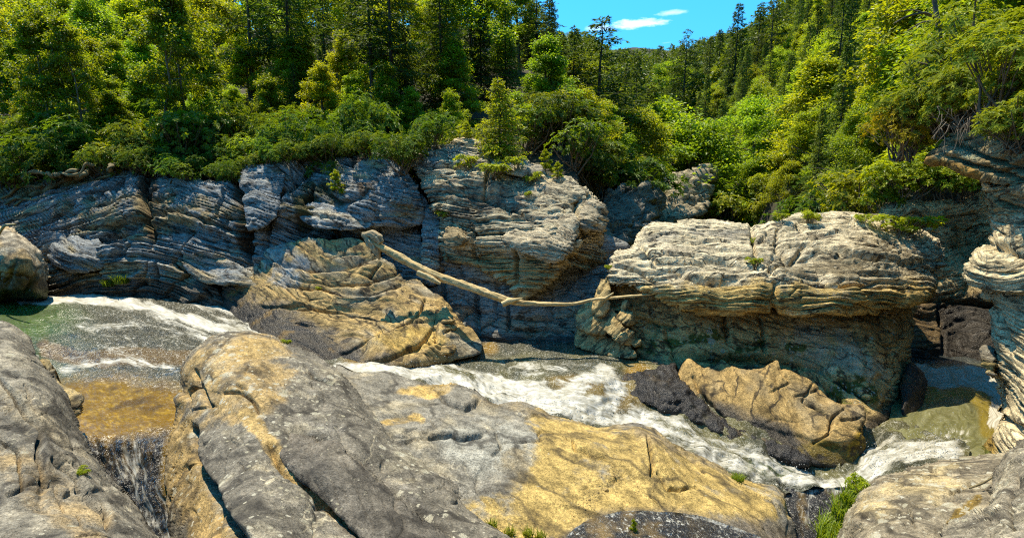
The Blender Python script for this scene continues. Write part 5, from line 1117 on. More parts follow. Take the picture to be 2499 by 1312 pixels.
def pud_col(p, n, u, v, d):
    top = np.interp(u, [1380, 1440, 1500, 1560, 1640, 1720, 1800, 1860], [1312, 1270, 1254, 1248, 1250, 1262, 1290, 1312])
    s = fbm(p * 2.2, 4, 97)
    c = mix((0.018, 0.016, 0.014), (0.20, 0.13, 0.045), sstep(-0.2, 0.4, s) * sstep(1760, 1480, u))
    f = 0.42 * sstep(12, 2, v - top) + 0.18 * sstep(0, 0.5, s) + 0.08 * sstep(1600, 1750, u)
    return {'col': c, 'foam': f, 'opac': np.full(len(p), 0.85), 'rip': np.full(len(p), 1.0)}
water('stream', [(1350, 1365), (1372, 1325), (1400, 1292), (1440, 1268), (1500, 1253), (1560, 1247), (1640, 1250), (1700, 1256), (1760, 1274), (1820, 1296), (1880, 1325), (1900, 1365)],
    [(1350, 1365, 6.1), (1440, 1270, 6.95), (1560, 1250, 7.3), (1640, 1252, 7.4), (1760, 1275, 7.55), (1880, 1325, 7.3), (1600, 1310, 6.85), (1600, 1365, 6.35), (1880, 1365, 7.0), (1450, 1320, 6.55)], pud_col, 55, amp=0.05, byY=True, flow=[(1350, 1330), (1500, 1290), (1650, 1290), (1900, 1350)], label='dark shallow stream crossing the bottom of the slab')

# drops thrown up by the rapids
RS = np.random.default_rng(31)
wu_, wv_, wp_ = max(WSURF, key=lambda s_: s_[0].max() - s_[0].min() if s_[0].max() > 2000 else 0)
dv, dt, n_ = [], [], 0
TET = np.array([[1, 1, 1], [-1, -1, 1], [-1, 1, -1], [1, -1, -1]]) * 0.7; TF = np.array([[0, 2, 1], [0, 1, 3], [0, 3, 2], [1, 2, 3]])
SP_L = [([(1000, 910), (1150, 950), (1330, 1000), (1500, 1025)], 700, 0.16), ([(1430, 930), (1490, 930), (1500, 990)], 350, 0.24), ([(1580, 1035), (1760, 1115), (1950, 1175)], 350, 0.12), ([(2120, 1150), (2200, 1115), (2300, 1105)], 450, 0.24), ([(2240, 1095), (2330, 1110)], 250, 0.28)]
for L, k, hh in SP_L:
    L = smooth_line(L, False, 6)
    for q_ in range(k):
        c_ = L[RS.integers(len(L))] + RS.normal(0, 14, 2)
        d_ = (wu_ - c_[0]) ** 2 + (wv_ - c_[1]) ** 2; j_ = int(d_.argmin())
        pos = wp_[j_] + np.array([0, 0, abs(RS.normal(0, hh)) + 0.02]); s_ = RS.uniform(0.004, 0.013)
        dv.append(TET * s_ * RS.uniform(.6, 1.3, (1, 3)) + pos); dt.append(TF + n_); n_ += 4
md, td = mat_new('water_drops'); od = N_(td, 'ShaderNodeOutputMaterial'); bd_ = N_(td, 'ShaderNodeBsdfPrincipled', i_Roughness=0.3); bd_.inputs['Base Color'].default_value = (0.6, 0.6, 0.58, 1); td.links.new(bd_.outputs[0], od.inputs[0])
link('spray', fast_mesh('spray', np.concatenate(dv), None, np.concatenate(dt), None, False, md), kind='stuff', label='fine spray thrown up by the white rapids', cat='spray')
# ------------------------------------------------------------------ terrain (one sheet to the horizon)
def ground(X, Y):
    X = np.asarray(X, float); Y = np.asarray(Y, float)
    q = np.stack([X * 0.06, Y * 0.06, X * 0], -1)
    nz = 2.2 * fbm(q, 3, 501) * sstep(24, 60, Y) + 0.35 * fbm(q * 6, 3, 502)
    s = ((Y - 20.8) - 3.2 * np.maximum(X - 3.4, 0)) / np.where(X > 3.4, 3.35, 1.0)
    zl = -9.5 + 9.0 * sstep(-1.0, 2.0, s) + 0.36 * np.clip(s - 1, 0, 60) + 0.1 * np.clip(s - 61, 0, 900)
    fr = np.where(Y < 20, 14.6 + 0.55 * (Y - 11), 19.55) ; fr2 = 14 + 0.22 * (Y - 22)
    t = sstep(20, 23, Y)
    sr = X - (fr * (1 - t) + fr2 * t)
    zr = -9.5 + (10.3 * (1 - t) + 7.5 * t) * sstep(0, 1.8, sr) + 0.80 * np.clip(sr - 1.5, 0, 60) + 0.12 * np.clip(sr - 61.5, 0, 900) + 0.17 * np.clip(Y - 60, 0, 100)
    zf = -9.5 + 0.20 * np.clip(Y - 60, 0, 300) + 0.15 * np.clip(Y - 140, 0, 190) - 0.1 * np.clip(Y - 340, 0, 2000)
    z = np.maximum(np.maximum(zl, zr), zf)
    back = sstep(3, -25, Y)                                   # the bank behind the camera
    return z + nz + back * 9.0
def build_ground():
    a = np.sinh(np.linspace(-4.6, 4.6, 261)); xs = a / a.max() * 900 + 6
    b = np.concatenate([np.linspace(-600, -20, 14), np.linspace(-16, 90, 190), np.linspace(93, 420, 90), np.linspace(440, 1500, 20)])
    Xg, Yg = np.meshgrid(xs, b)
    Z = ground(Xg, Yg) + CAMZ
    V = np.stack([Xg, Yg, Z], -1).reshape(-1, 3)
    ny, nx = Xg.shape
    i = np.arange(ny * nx).reshape(ny, nx)
    quads = np.stack([i[:-1, :-1], i[:-1, 1:], i[1:, 1:], i[1:, :-1]], -1).reshape(-1, 4)
    m, t = mat_new('forest_floor')
    out = N_(t, 'ShaderNodeOutputMaterial'); bs = N_(t, 'ShaderNodeBsdfPrincipled', i_Roughness=0.95)
    tc = N_(t, 'ShaderNodeNewGeometry').outputs['Position']
    n = N_(t, 'ShaderNodeTexNoise', i_Scale=1.2, i_Detail=9.0, i_Roughness=0.7); t.links.new(tc, n.inputs['Vector'])
    c = mixc(t, rangen(t, n.outputs[0], 0.3, 0.6), (0.018, 0.014, 0.009), (0.04, 0.035, 0.014))
    c = mixc(t, rangen(t, n.outputs[0], 0.55, 0.68), c, (0.02, 0.032, 0.008))
    t.links.new(c, bs.inputs['Base Color'])
    bp = N_(t, 'ShaderNodeBump', i_Strength=1.0, i_Distance=0.2); t.links.new(n.outputs[0], bp.inputs['Height']); t.links.new(bp.outputs[0], bs.inputs['Normal'])
    t.links.new(bs.outputs[0], out.inputs[0])
    link('hillside', fast_mesh('hillside', V, quads, None, None, True, m), kind='structure')
build_ground()

# ------------------------------------------------------------------ plant builders (unit plants, later scaled)
def tubes(paths, sides=6):
    """paths: list of (points (n,3), radii (n,)) -> verts, quads of one mesh"""
    Vs, Qs, o = [], [], 0
    for pts, rad in paths:
        pts = np.asarray(pts, float); n = len(pts)
        tg = np.gradient(pts, axis=0); tg /= np.linalg.norm(tg, axis=1)[:, None] + 1e-9
        ref = np.where(np.abs(tg[:, 2:3]) > 0.9, np.array([[1.0, 0, 0]]), np.array([[0, 0, 1.0]]))
        a = np.cross(tg, ref); a /= np.linalg.norm(a, axis=1)[:, None] + 1e-9
        b = np.cross(tg, a)
        th = np.linspace(0, 2 * np.pi, sides, endpoint=False)
        ring = pts[:, None] + (a[:, None] * np.cos(th)[None, :, None] + b[:, None] * np.sin(th)[None, :, None]) * np.asarray(rad)[:, None, None]
        Vs.append(ring.reshape(-1, 3))
        i = np.arange(n - 1)[:, None] * sides; j = np.arange(sides)[None]; k = (j + 1) % sides
        Qs.append(np.stack([o + i + j, o + i + k, o + i + sides + k, o + i + sides + j], -1).reshape(-1, 4))
        o += n * sides
    return np.concatenate(Vs), np.concatenate(Qs)
def leaves(pos, dirv, nrm, length, width, rnd_, fold=0.12, droop=0.0):
    """one pointed leaf (4 corners) per row"""
    n = len(pos)
    d = dirv / (np.linalg.norm(dirv, axis=1)[:, None] + 1e-9)
    s = np.cross(d, nrm); s /= np.linalg.norm(s, axis=1)[:, None] + 1e-9
    up = np.cross(s, d)
    L = np.broadcast_to(length, (n,))[:, None]; Wd = np.broadcast_to(width, (n,))[:, None]
    mid = pos + d * L * 0.5
    V = np.empty((n, 4, 3), f32)
    V[:, 0] = pos; V[:, 2] = pos + d * L - np.array([0, 0, 1.0]) * L * droop
    V[:, 1] = mid + s * Wd * 0.5 + up * fold * Wd; V[:, 3] = mid - s * Wd * 0.5 + up * fold * Wd
    return V.reshape(-1, 3), np.arange(n * 4).reshape(n, 4), np.repeat(np.asarray(rnd_, f32), 4)
def unit(r, n):
    v = r.normal(size=(n, 3)); return v / np.linalg.norm(v, axis=1)[:, None]
class Plant:
    def __init__(self, name, wood, crown, H): self.name, self.wood, self.crown, self.H = name, wood, crown, H
def mk_plant(name, paths, lv, mats, H, sides=6):
    V, Q = tubes(paths, sides)
    wood = fast_mesh(name + '_trunk', V, Q, None, None, True, mats[0])
    V, Q, R = [np.concatenate(x) for x in zip(*[(v, q, r) for v, q, r in offset_faces(lv)])]
    crown = fast_mesh(name + '_crown', V, Q, None, {'rnd': R}, False, mats[1])
    return Plant(name, wood, crown, H)
def offset_faces(lv):
    o = 0
    for v, q, r in lv:
        yield v, q + o, r
        o += len(v)
def broadleaf(seed, H=10.0, R=3.2, base=0.28, limbs=16, per=62, leaf=0.17, shape=0.6, mat=None, bark=None, clump=0.62, flat=0.55, lean=0.5, tr=1.0):
    r = np.random.default_rng(seed)
    n = 9
    hz = np.linspace(0, H * 0.93, n)
    sway = np.cumsum(r.normal(0, 0.10 * lean, (n, 2)), axis=0) * H / 10
    trunk = np.column_stack([sway, hz])
    r0 = 0.017 * H * tr
    paths = [(trunk, r0 * (1 - hz / H) ** 0.8 + 0.012)]
    cl = []
    for i in range(limbs):
        f = base + (0.97 - base) * (i + r.uniform(0, 0.7)) / limbs
        h = f * H * 0.93
        p0 = np.array([np.interp(h, hz, trunk[:, 0]), np.interp(h, hz, trunk[:, 1]), h])
        az = i * 2.4 + r.uniform(-.5, .5)
        g = (f - base) / (1 - base)
        prof = (math.sin(math.pi * min(0.97, 0.16 + 0.84 * g ** shape))) ** 0.8
        L = R * max(0.3, prof) * r.uniform(0.75, 1.15)
        el = r.uniform(0.15, 0.6) + 0.5 * g
        d = np.array([math.cos(az) * math.cos(el), math.sin(az) * math.cos(el), math.sin(el)])
        t = np.linspace(0, 1, 6)[:, None]
        pth = p0 + d * L * t + np.array([0, 0, -0.18 * L]) * t ** 2 + np.cumsum(r.normal(0, 0.035 * L, (6, 3)), axis=0) * t
        rr = r0 * 0.42 * (1 - f * 0.6)
        paths.append((pth, rr * (1 - 0.85 * t[:, 0]) + 0.006))
        for k in range(5):
            tt = r.uniform(0.35, 1.0)
            q0 = p0 + d * L * tt + np.array([0, 0, -0.18 * L]) * tt ** 2
            dd = d * 0.5 + unit(r, 1)[0] * np.array([1, 1, 0.45]); dd /= np.linalg.norm(dd)
            l2 = L * r.uniform(0.2, 0.5)
            q1 = q0 + dd * l2
            paths.append((np.array([q0, (q0 + q1) / 2 + r.normal(0, 0.03, 3), q1]), np.array([rr * 0.4, rr * 0.28, 0.005])))
            cl.append((q1, d)); 
            if r.random() < 0.6: cl.append(((q0 + q1) / 2, d))
        cl.append((pth[-1], d))
    cl.append((trunk[-1] + np.array([0, 0, H * 0.05]), np.array([0, 0, 1.0])))
    C = np.array([c[0] for c in cl]); D = np.array([c[1] for c in cl])
    nC = len(C); n = nC * per
    ci = np.repeat(np.arange(nC), per)
    cs = r.uniform(0.6, 1.25, nC)[ci]
    off = unit(r, n) * (r.random(n) ** 0.5)[:, None] * np.array([1, 1, flat]) * (clump * cs)[:, None]
    pos = C[ci] + off
    nr = np.array([0, 0, 0.9]) + off * 0.5 + unit(r, n) * 0.7
    dr = off * np.array([1, 1, 0.3]) + D[ci] * 0.3 + unit(r, n) * 0.5 - np.array([0, 0, 0.25])
    tone = np.clip(r.uniform(0.2, 0.8, nC)[ci] + r.normal(0, 0.22, n), 0, 1)
    s = leaf * r.uniform(0.65, 1.25, n)
    lv = [leaves(pos, dr, nr, s, s * 0.55, tone, droop=0.1)]
    return mk_plant('broadleaf', paths, lv, (bark or M_BARK, mat or M_LEAF), H)
def conifer(seed, H=12.0, R=2.3, base=0.1, nb=120, droop=0.35, per=10, leaf=0.20, mat=None, gaps=0.0, bare=6, taper=0.85):
    r = np.random.default_rng(seed)
    hz = np.linspace(0, H, 8)
    trunk = np.column_stack([np.cumsum(r.normal(0, 0.03, 8)), np.cumsum(r.normal(0, 0.03, 8)), hz])
    paths = [(trunk, 0.012 * H * (1 - hz / H) ** 0.9 + 0.012)]
    P0, DR, NR, LN, TN = [], [], [], [], []
    for i in range(nb):
        f = base + (0.985 - base) * (i + r.random()) / nb
        if r.random() < gaps: continue
        az = i * 2.39996 + r.uniform(-.3, .3)
        L = R * ((1 - f) / (1 - base)) ** taper * r.uniform(0.55, 1.15) + 0.12
        el = 0.25 * f - 0.12 + r.uniform(-.12, .12)
        d = np.array([math.cos(az), math.sin(az), math.tan(el)])
        side = np.array([-math.sin(az), math.cos(az), 0])
        p0 = np.array([np.interp(f * H, hz, trunk[:, 0]), np.interp(f * H, hz, trunk[:, 1]), f * H])
        t = np.linspace(0, 1, 5)[:, None]
        pth = p0 + d * L * t - np.array([0, 0, 1]) * droop * L * t ** 2 + np.array([0, 0, 1]) * droop * 0.35 * L * t ** 4
        paths.append((pth, 0.0035 * H * (1 - f) * (1 - 0.8 * t[:, 0]) + 0.006))
        m = max(3, int(per * (0.5 + L / R)))
        tt = np.sort(r.uniform(0.12, 1.0, m))
        tone = r.uniform(0.15, 0.75)
        for q in tt:
            pc = p0 + d * L * q - np.array([0, 0, 1]) * droop * L * (q ** 2 - 0.35 * q ** 4)
            for sg in (-1, 1):
                tl = L * (0.45 * (1 - q) + 0.14) * r.uniform(0.6, 1.2)
                dv = side * sg * 0.85 + d * 0.55 - np.array([0, 0, 0.15 + droop * 0.5]) + r.normal(0, .12, 3)
                dv /= np.linalg.norm(dv)
                k = max(2, int(tl / (leaf * 0.55)))
                a = (np.arange(k) + r.random(k)) / k
                P0.append(pc + dv * (tl * a)[:, None] - np.array([0, 0, 1]) * (0.2 * tl * a ** 2)[:, None])
                DR.append(dv + r.normal(0, .45, (k, 3))); NR.append(np.array([0, 0, 1.0]) + r.normal(0, .5, (k, 3)))
                LN.append(leaf * r.uniform(0.7, 1.3, k)); TN.append(np.clip(tone + 0.35 * q - 0.1 + r.normal(0, .15, k), 0, 1))
    for i in range(bare):
        f = r.uniform(0.03, max(base, 0.12)); az = r.uniform(0, 6.28); L = R * r.uniform(0.3, 0.7)
        p0 = np.array([0, 0, f * H]); t = np.linspace(0, 1, 4)[:, None]
        paths.append((p0 + np.array([math.cos(az), math.sin(az), -0.1]) * L * t - np.array([0, 0, .15]) * L * t ** 2, 0.02 * (1 - 0.8 * t[:, 0])))
    P0 = np.concatenate(P0); LN = np.concatenate(LN)
    lv = [leaves(P0, np.concatenate(DR), np.concatenate(NR), LN, LN * 0.34, np.concatenate(TN), fold=0.05, droop=0.1)]
    return mk_plant('conifer', paths, lv, (M_DARKBARK, mat or M_NEEDLE), H, 5)
def shrub(seed, H=1.7, R=1.25, n_ros=430, per=9, leaf=0.125, ratio=0.30, mat=None, stems=9, flowers=False, bark=None):
    r = np.random.default_rng(seed)
    paths = []
    # lumpy crown: several domes
    K = 7
    cen = np.column_stack([r.uniform(-.55, .55, K) * R, r.uniform(-.55, .55, K) * R, r.uniform(0.35, 0.72, K) * H])
    rad = r.uniform(0.32, 0.55, K)[:, None] * np.array([R, R, H * 0.62])
    k = r.integers(0, K, n_ros)
    d = unit(r, n_ros); d[:, 2] = np.where(d[:, 2] < -0.35, -d[:, 2], d[:, 2])
    c = cen[k] + d * rad[k] * (0.62 + 0.42 * r.random(n_ros))[:, None]
    c[:, 2] = np.maximum(c[:, 2], 0.05)
    for i in range(stems):
        j = r.integers(0, n_ros); b = np.array([r.normal(0, 0.1 * R), r.normal(0, 0.1 * R), 0])
        t = np.linspace(0, 1, 5)[:, None]
        paths.append((b + (c[j] - b) * t + np.array([0, 0, 0.15 * H]) * np.sin(t * np.pi) * r.uniform(-1, .6) + r.normal(0, .02, (5, 3)), 0.022 * R * (1 - 0.75 * t[:, 0]) + 0.004))
    for i in range(stems * 5):
        j = r.integers(0, n_ros); q = c[j] * np.array([0.55, 0.55, 0.6])
        paths.append((np.array([q, (q + c[j]) / 2 + r.normal(0, .03, 3), c[j]]), np.array([0.011, 0.008, 0.003])))
    n = n_ros * per
    ci = np.repeat(np.arange(n_ros), per)
    az = r.uniform(0, 6.283, n_ros)[ci] + np.tile(np.arange(per) * 6.283 / per, n_ros) + r.normal(0, .2, n)
    axis = d + np.array([0, 0, 0.6]); axis /= np.linalg.norm(axis, axis=1)[:, None]
    ref = np.cross(axis, np.array([0.3, 0.9, 0.1])); ref /= np.linalg.norm(ref, axis=1)[:, None]
    ref2 = np.cross(axis, ref)
    dirs = ref[ci] * np.cos(az)[:, None] + ref2[ci] * np.sin(az)[:, None] + axis[ci] * r.uniform(-0.25, 0.7, n)[:, None]
    tone = np.clip(r.uniform(0.15, 0.85, n_ros)[ci] + r.normal(0, .15, n), 0, 1)
    s = leaf * r.uniform(0.7, 1.2, n)
    lv = [leaves(c[ci], dirs, axis[ci] + r.normal(0, .15, (n, 3)), s, s * ratio, tone, fold=0.15, droop=0.15)]
    p = mk_plant('shrub', paths, lv, (bark or M_TWIG, mat or M_RHODO), H, 5)
    p.cr = c
    return p
def grass(seed, H=0.4, R=0.25, n=160, w=0.012, mat=None):
    r = np.random.default_rng(seed)
    V, Q, T = [], [], []
    for i in range(n):
        a = r.uniform(0, 6.28); b = np.array([math.cos(a), math.sin(a), 0]) * R * math.sqrt(r.random())
        az = r.uniform(0, 6.28); o = np.array([math.cos(az), math.sin(az), 0]); s = np.array([-o[1], o[0], 0]) * w
        h = H * r.uniform(0.5, 1.1); k = r.uniform(0.15, 0.7) * h
        pts = [b + o * k * t ** 2 + np.array([0, 0, h * t * (1 - 0.25 * t)]) for t in (0, 0.4, 0.75, 1.0)]
        base = len(V)
        for j, p in enumerate(pts):
            ww = s * (1, 0.9, 0.6, 0.12)[j]; V += [p - ww, p + ww]
        Q += [[base + 2 * j, base + 2 * j + 1, base + 2 * j + 3, base + 2 * j + 2] for j in range(3)]
        T += [r.uniform(0.1, 1)] * 8
    return fast_mesh('blades', np.array(V), np.array(Q), None, {'rnd': np.array(T)}, False, mat or M_GRASS)

BL = [broadleaf(100 + i, limbs=20 + i % 3, R=3.1 + 0.35 * (i % 3), shape=(0.6, 0.75, 0.5)[i % 3], per=92, leaf=0.20, base=(0.2, 0.25, 0.16, 0.3, 0.2)[i], clump=0.72, flat=0.8) for i in range(5)]
BLD = [broadleaf(120 + i, H=10, limbs=26, R=3.0, base=0.03, per=84, clump=0.70, flat=0.75, leaf=0.21, shape=0.45) for i in range(3)]
CO = [conifer(200 + i, R=(2.3, 2.8, 2.0, 2.5)[i], nb=(130, 120, 140, 110)[i], droop=(0.35, 0.25, 0.45, 0.3)[i], base=(0.04, 0.08, 0.03, 0.12)[i], leaf=0.24, per=11) for i in range(4)]
PI = [conifer(230 + i, R=(2.6, 2.2)[i], nb=(70, 62)[i], droop=0.12, base=(0.32, 0.42)[i], gaps=0.2, bare=16, taper=0.6, per=9, leaf=0.26) for i in range(2)]
SH = [shrub(300 + i, n_ros=(430, 380, 470, 400)[i]) for i in range(4)]
SHB = [shrub(320 + i, n_ros=520, per=6, leaf=0.10, ratio=0.5, mat=M_LEAF) for i in range(2)]
SHN = [shrub(330 + i, n_ros=620, per=9, leaf=0.115, ratio=0.27, stems=16) for i in range(3)]

PLANTED = []        # (thing, kind, u, v) for labels
def blocks_view(X, Y, zt):
    u, v = proj(X, Y, zt)
    return (1585 < u < 1760 and 25 < Y < 47 and v < 505) or (1470 < u < 1600 and 24 < Y < 34 and v < 440)
def proj(X, Y, z):
    a = X; b = Y * CP - z * SP; c = Y * SP + z * CP
    return IMW / 2 + FOC * a / b, IMH / 2 - FOC * c / b
def plant(proto, X, Y, H, name, look, width=1.0, tint=(1, 1, 1), rot=None, z=None, lean=(0, 0), crown='crown', wood='trunk', group=None, cat='tree', where=None, label=None):
    zz = (ground(X, Y) - 0.15) if z is None else z
    if z is None and blocks_view(X, Y, float(zz) + H): return None
    e = bpy.data.objects.new(name, None); COL.objects.link(e)
    s = H / proto.H
    e.location = (X, Y, float(zz) + CAMZ); e.scale = (s * width, s * width, s)
    e.rotation_euler = (lean[0], lean[1], random.uniform(0, 6.28) if rot is None else rot)
    e.empty_display_size = 0.3
    for nm, me in ((wood, proto.wood), (crown, proto.crown)):
        o = bpy.data.objects.new(nm, me); COL.objects.link(o); o.parent = e
        o.color = (*tint, 1)
    e['category'] = cat
    if group: e['group'] = group
    if label: e['label'] = label
    else: PLANTED.append((e, look, where, X, Y, float(zz) + H))
    return e
def x_of(u, Y, v): return (u - IMW / 2) / FOC * Y / (CP + SP * (IMH / 2 - v) / FOC)
def plant_px(proto, u, vtop, Y, name, look, hmin=1.0, hmax=26.0, **kw):
    X = float(x_of(u, Y, vtop)); g = float(ground(X, Y)) - 0.15
    H = min(hmax, max(hmin, slope(vtop) * Y - g))
    return plant(proto, X, Y, H, name, look, **kw)
random.seed(5)
R5 = np.random.default_rng(55)
def tint(lo=0.8, hi=1.2, yel=0.1):
    b = R5.uniform(lo, hi); y = R5.uniform(-yel, yel)
    return (b * (1 + y), b, b * (1 - y))

# --- left wood: edge shrubs, then small trees, then tall trees
GL = 'plants of the wood above the grey cliff'
LEFT = [  # forward distance, spacing px, top rows (v at left, v at right), height range, row name
    (22.2, 23.4, 50, (335, 290), (1.5, 3.4), 'edge'), (24.2, 25.6, 62, (262, 262), (2.2, 4.6), 'second'), (26.2, 28.2, 74, (180, 205), (3.0, 6.5), 'third'), (29.5, 32, 82, (95, 130), (5.0, 9.5), 'fourth'),
    (33, 37, 92, (10, 40), (7, 13), 'inside'), (39, 46, 100, (-70, -40), (9, 17), 'inside'), (50, 60, 104, (-130, -90), (12, 21), 'deep'), (66, 80, 110, (-160, -100), (14, 24), 'deep')]
for ri, (y0, y1, sp, (va, vb_), (h0, h1), wh) in enumerate(LEFT):
    for i, u in enumerate(np.arange(-60 + 17 * ri % 50, 1100 + 22 * ri, sp)):
        Y = R5.uniform(y0, y1); vt = np.interp(u, [0, 1100], [va, vb_]) + R5.uniform(-50, 50); k = R5.random()
        if ri == 0: p, nm, lk, w, t_ = (SH[R5.integers(4)], 'rhododendron', 'dark leathery rhododendron', R5.uniform(.85, 1.1), tint(1.0, 1.5, .15)) if k < .75 else (SHB[R5.integers(2)], 'bush', 'fine-leaved green bush', 0.95, tint(1.0, 1.5, .15))
        elif ri == 1: p, nm, lk, w, t_ = (SH[R5.integers(4)], 'rhododendron', 'tall leggy rhododendron', R5.uniform(.7, .95), tint(1.0, 1.5, .15)) if k < .55 else (BLD[R5.integers(3)], 'young_tree', 'low young broadleaf tree', 1.35, tint(1.0, 1.5, .15))
        elif ri < 4: p, nm, lk, w, t_ = (BLD[R5.integers(3)], 'young_tree', 'young broadleaf tree', 1.1, tint(1.2, 1.9, .2)) if k < .84 else (CO[R5.integers(4)], 'hemlock', 'young feathery hemlock', 1.2, tint(0.9, 1.4))
        else: p, nm, lk, w, t_ = (BL[R5.integers(5)], 'broadleaf_tree', 'bright broadleaf tree', 1.0, tint(1.3, 2.0, .2)) if k < .78 else (CO[R5.integers(4)], 'hemlock', 'dark hemlock', 1.05, tint(0.9, 1.4))
        sh = ri == 0 or nm == 'rhododendron'
        plant_px(p, u + R5.uniform(-.28, .28) * sp, vt, Y, nm, lk, hmin=h0, hmax=h1, width=w, tint=t_, cat='shrub' if sh else 'tree', group=GL, where=wh, **(dict(crown='foliage', wood='stems') if sh else {}))
# trees whose trunks show
for u, vt, Y, p, nm, lk in ((888, -160, 29.5, PI[1], 'pine_tree', 'straight bare-trunked pine'), (946, -150, 28.5, PI[0], 'pine_tree', 'dark straight pine with a thick bare trunk'), (690, -150, 30, PI[1], 'pine_tree', 'thin bare-trunked pine'),
                            (588, -130, 30.5, PI[0], 'pine_tree', 'ragged pine'), (1072, -90, 31, CO[1], 'hemlock', 'dense dark hemlock'), (1235, 20, 36, CO[1], 'pine_tree', 'soft pale green young pine'), (1150, -60, 36, BL[1], 'broadleaf_tree', 'yellow-green broadleaf tree'),
                            (1222, -60, 47, CO[0], 'hemlock', 'dark hemlock'), (1312, -45, 43, PI[0], 'pine_tree', 'tall ragged dark pine'), (1290, 70, 50, CO[3], 'hemlock', 'dark hemlock'), (1400, 62, 44, CO[3], 'hemlock', 'thin-topped hemlock'), (1463, 40, 42, PI[0], 'pine_tree', 'lone dark pine with drooping top'),
                            (1345, 120, 48, CO[0], 'hemlock', 'dark hemlock'), (1268, -50, 45, BL[0], 'broadleaf_tree', 'tall green broadleaf tree'), (1296, -30, 52, CO[1], 'hemlock', 'broad dark hemlock'), (1338, -20, 40, CO[3], 'hemlock', 'big dark hemlock beside the sky gap'), (1368, 75, 45, CO[1], 'hemlock', 'lower hemlock beside the sky gap'), (1435, 130, 52, BL[3], 'broadleaf_tree', 'bright broadleaf tree')):
    plant_px(p, u, vt, Y, nm, lk, hmin=6, hmax=24, width=(1.6 if nm == 'pine_tree' and u > 1240 else 1.2), tint=(1.5, 1.5, 1.0) if u == 1235 else (tint(1.2, 1.5) if nm[0] == 'b' else tint(0.9, 1.15)), group=GL if u < 1200 else 'trees left of the gap of sky', where='named')
M_PALE = bark_material('pale_bark', (0.12, 0.10, 0.06), (0.30, 0.26, 0.18))
SLIM = [broadleaf(140 + i, H=10, R=2.2, base=0.42, limbs=14, per=70, leaf=0.19, bark=M_PALE, lean=1.4, tr=0.55) for i in range(2)]
for u, vt, Y, p, nm, lk in ((386, -60, 23.9, SLIM[0], 'slender_tree', 'pale forked tree'), (402, -70, 24.0, SLIM[1], 'slender_tree', 'pale leaning twin tree'), (150, 20, 23.8, SLIM[1], 'slender_tree', 'thin brown-stemmed tree'), (96, 0, 24.2, SLIM[0], 'slender_tree', 'leaning pale-stemmed tree'), (45, 10, 23.7, SLIM[0], 'slender_tree', 'pale slender tree')):
    plant_px(p, u, vt, Y, nm, lk, hmin=6, hmax=11, width=0.8, tint=(1.2, 1.15, 0.9), group=GL, where='named')

# --- behind the outcrop and down into the valley
GV = 'trees in the valley behind the cap rock'
val = [(1290, 255, 26, SHB[0], 0), (1345, 290, 27, SHB[1], 0), (1400, 300, 29, SH[0], 0), (1450, 330, 31, SH[2], 0), (1330, 220, 31, BLD[0], 1), (1420, 240, 33, BL[2], 1), (1480, 300, 36, BLD[1], 1), (1510, 350, 36, SH[1], 0), (1560, 390, 37, SHB[0], 0), (1540, 260, 42, BL[1], 1), (1600, 330, 42, BLD[0], 1),
       (1500, 190, 52, CO[2], 2), (1555, 130, 62, CO[0], 2), (1590, 200, 56, CO[1], 2), (1640, 250, 55, BL[0], 1), (1690, 275, 52, BL[4], 1), (1620, 160, 74, BL[3], 1), (1660, 190, 80, CO[3], 2), (1565, 235, 47, PI[1], 2), (1680, 380, 46, BLD[1], 1), (1620, 400, 41, SH[3], 0), (1660, 420, 40, SHB[1], 0),
       (1700, 440, 44, SH[0], 0), (1475, 230, 48, CO[0], 2), (1530, 160, 90, CO[2], 2), (1580, 130, 120, CO[0], 2), (1610, 118, 150, CO[1], 2), (1650, 120, 150, BL[1], 1), (1700, 150, 140, CO[3], 2), (1430, 385, 30, SH[1], 0), (1380, 340, 27.5, SHB[0], 0), (1510, 430, 33, SH[2], 0), (1570, 450, 35, SH[0], 0)]
for u, vt, Y, p, k in val:
    nm = ('bush', 'broadleaf_tree', 'conifer_tree')[k]
    plant_px(p, u, vt, Y, nm, ('leafy bush', 'broadleaf tree', 'dark conifer')[k], hmin=2 if k == 0 else 5, hmax=4.5 if k == 0 else 18, width=1.3 if k != 2 else 1.05, tint=tint(0.85, 1.3, .2) if k == 0 else (tint(1.0, 1.6, .2) if k == 1 else tint(0.9, 1.4)), cat='shrub' if k == 0 else 'tree',
             group=GV, where='valley', **(dict(crown='foliage', wood='stems') if k == 0 else {}))
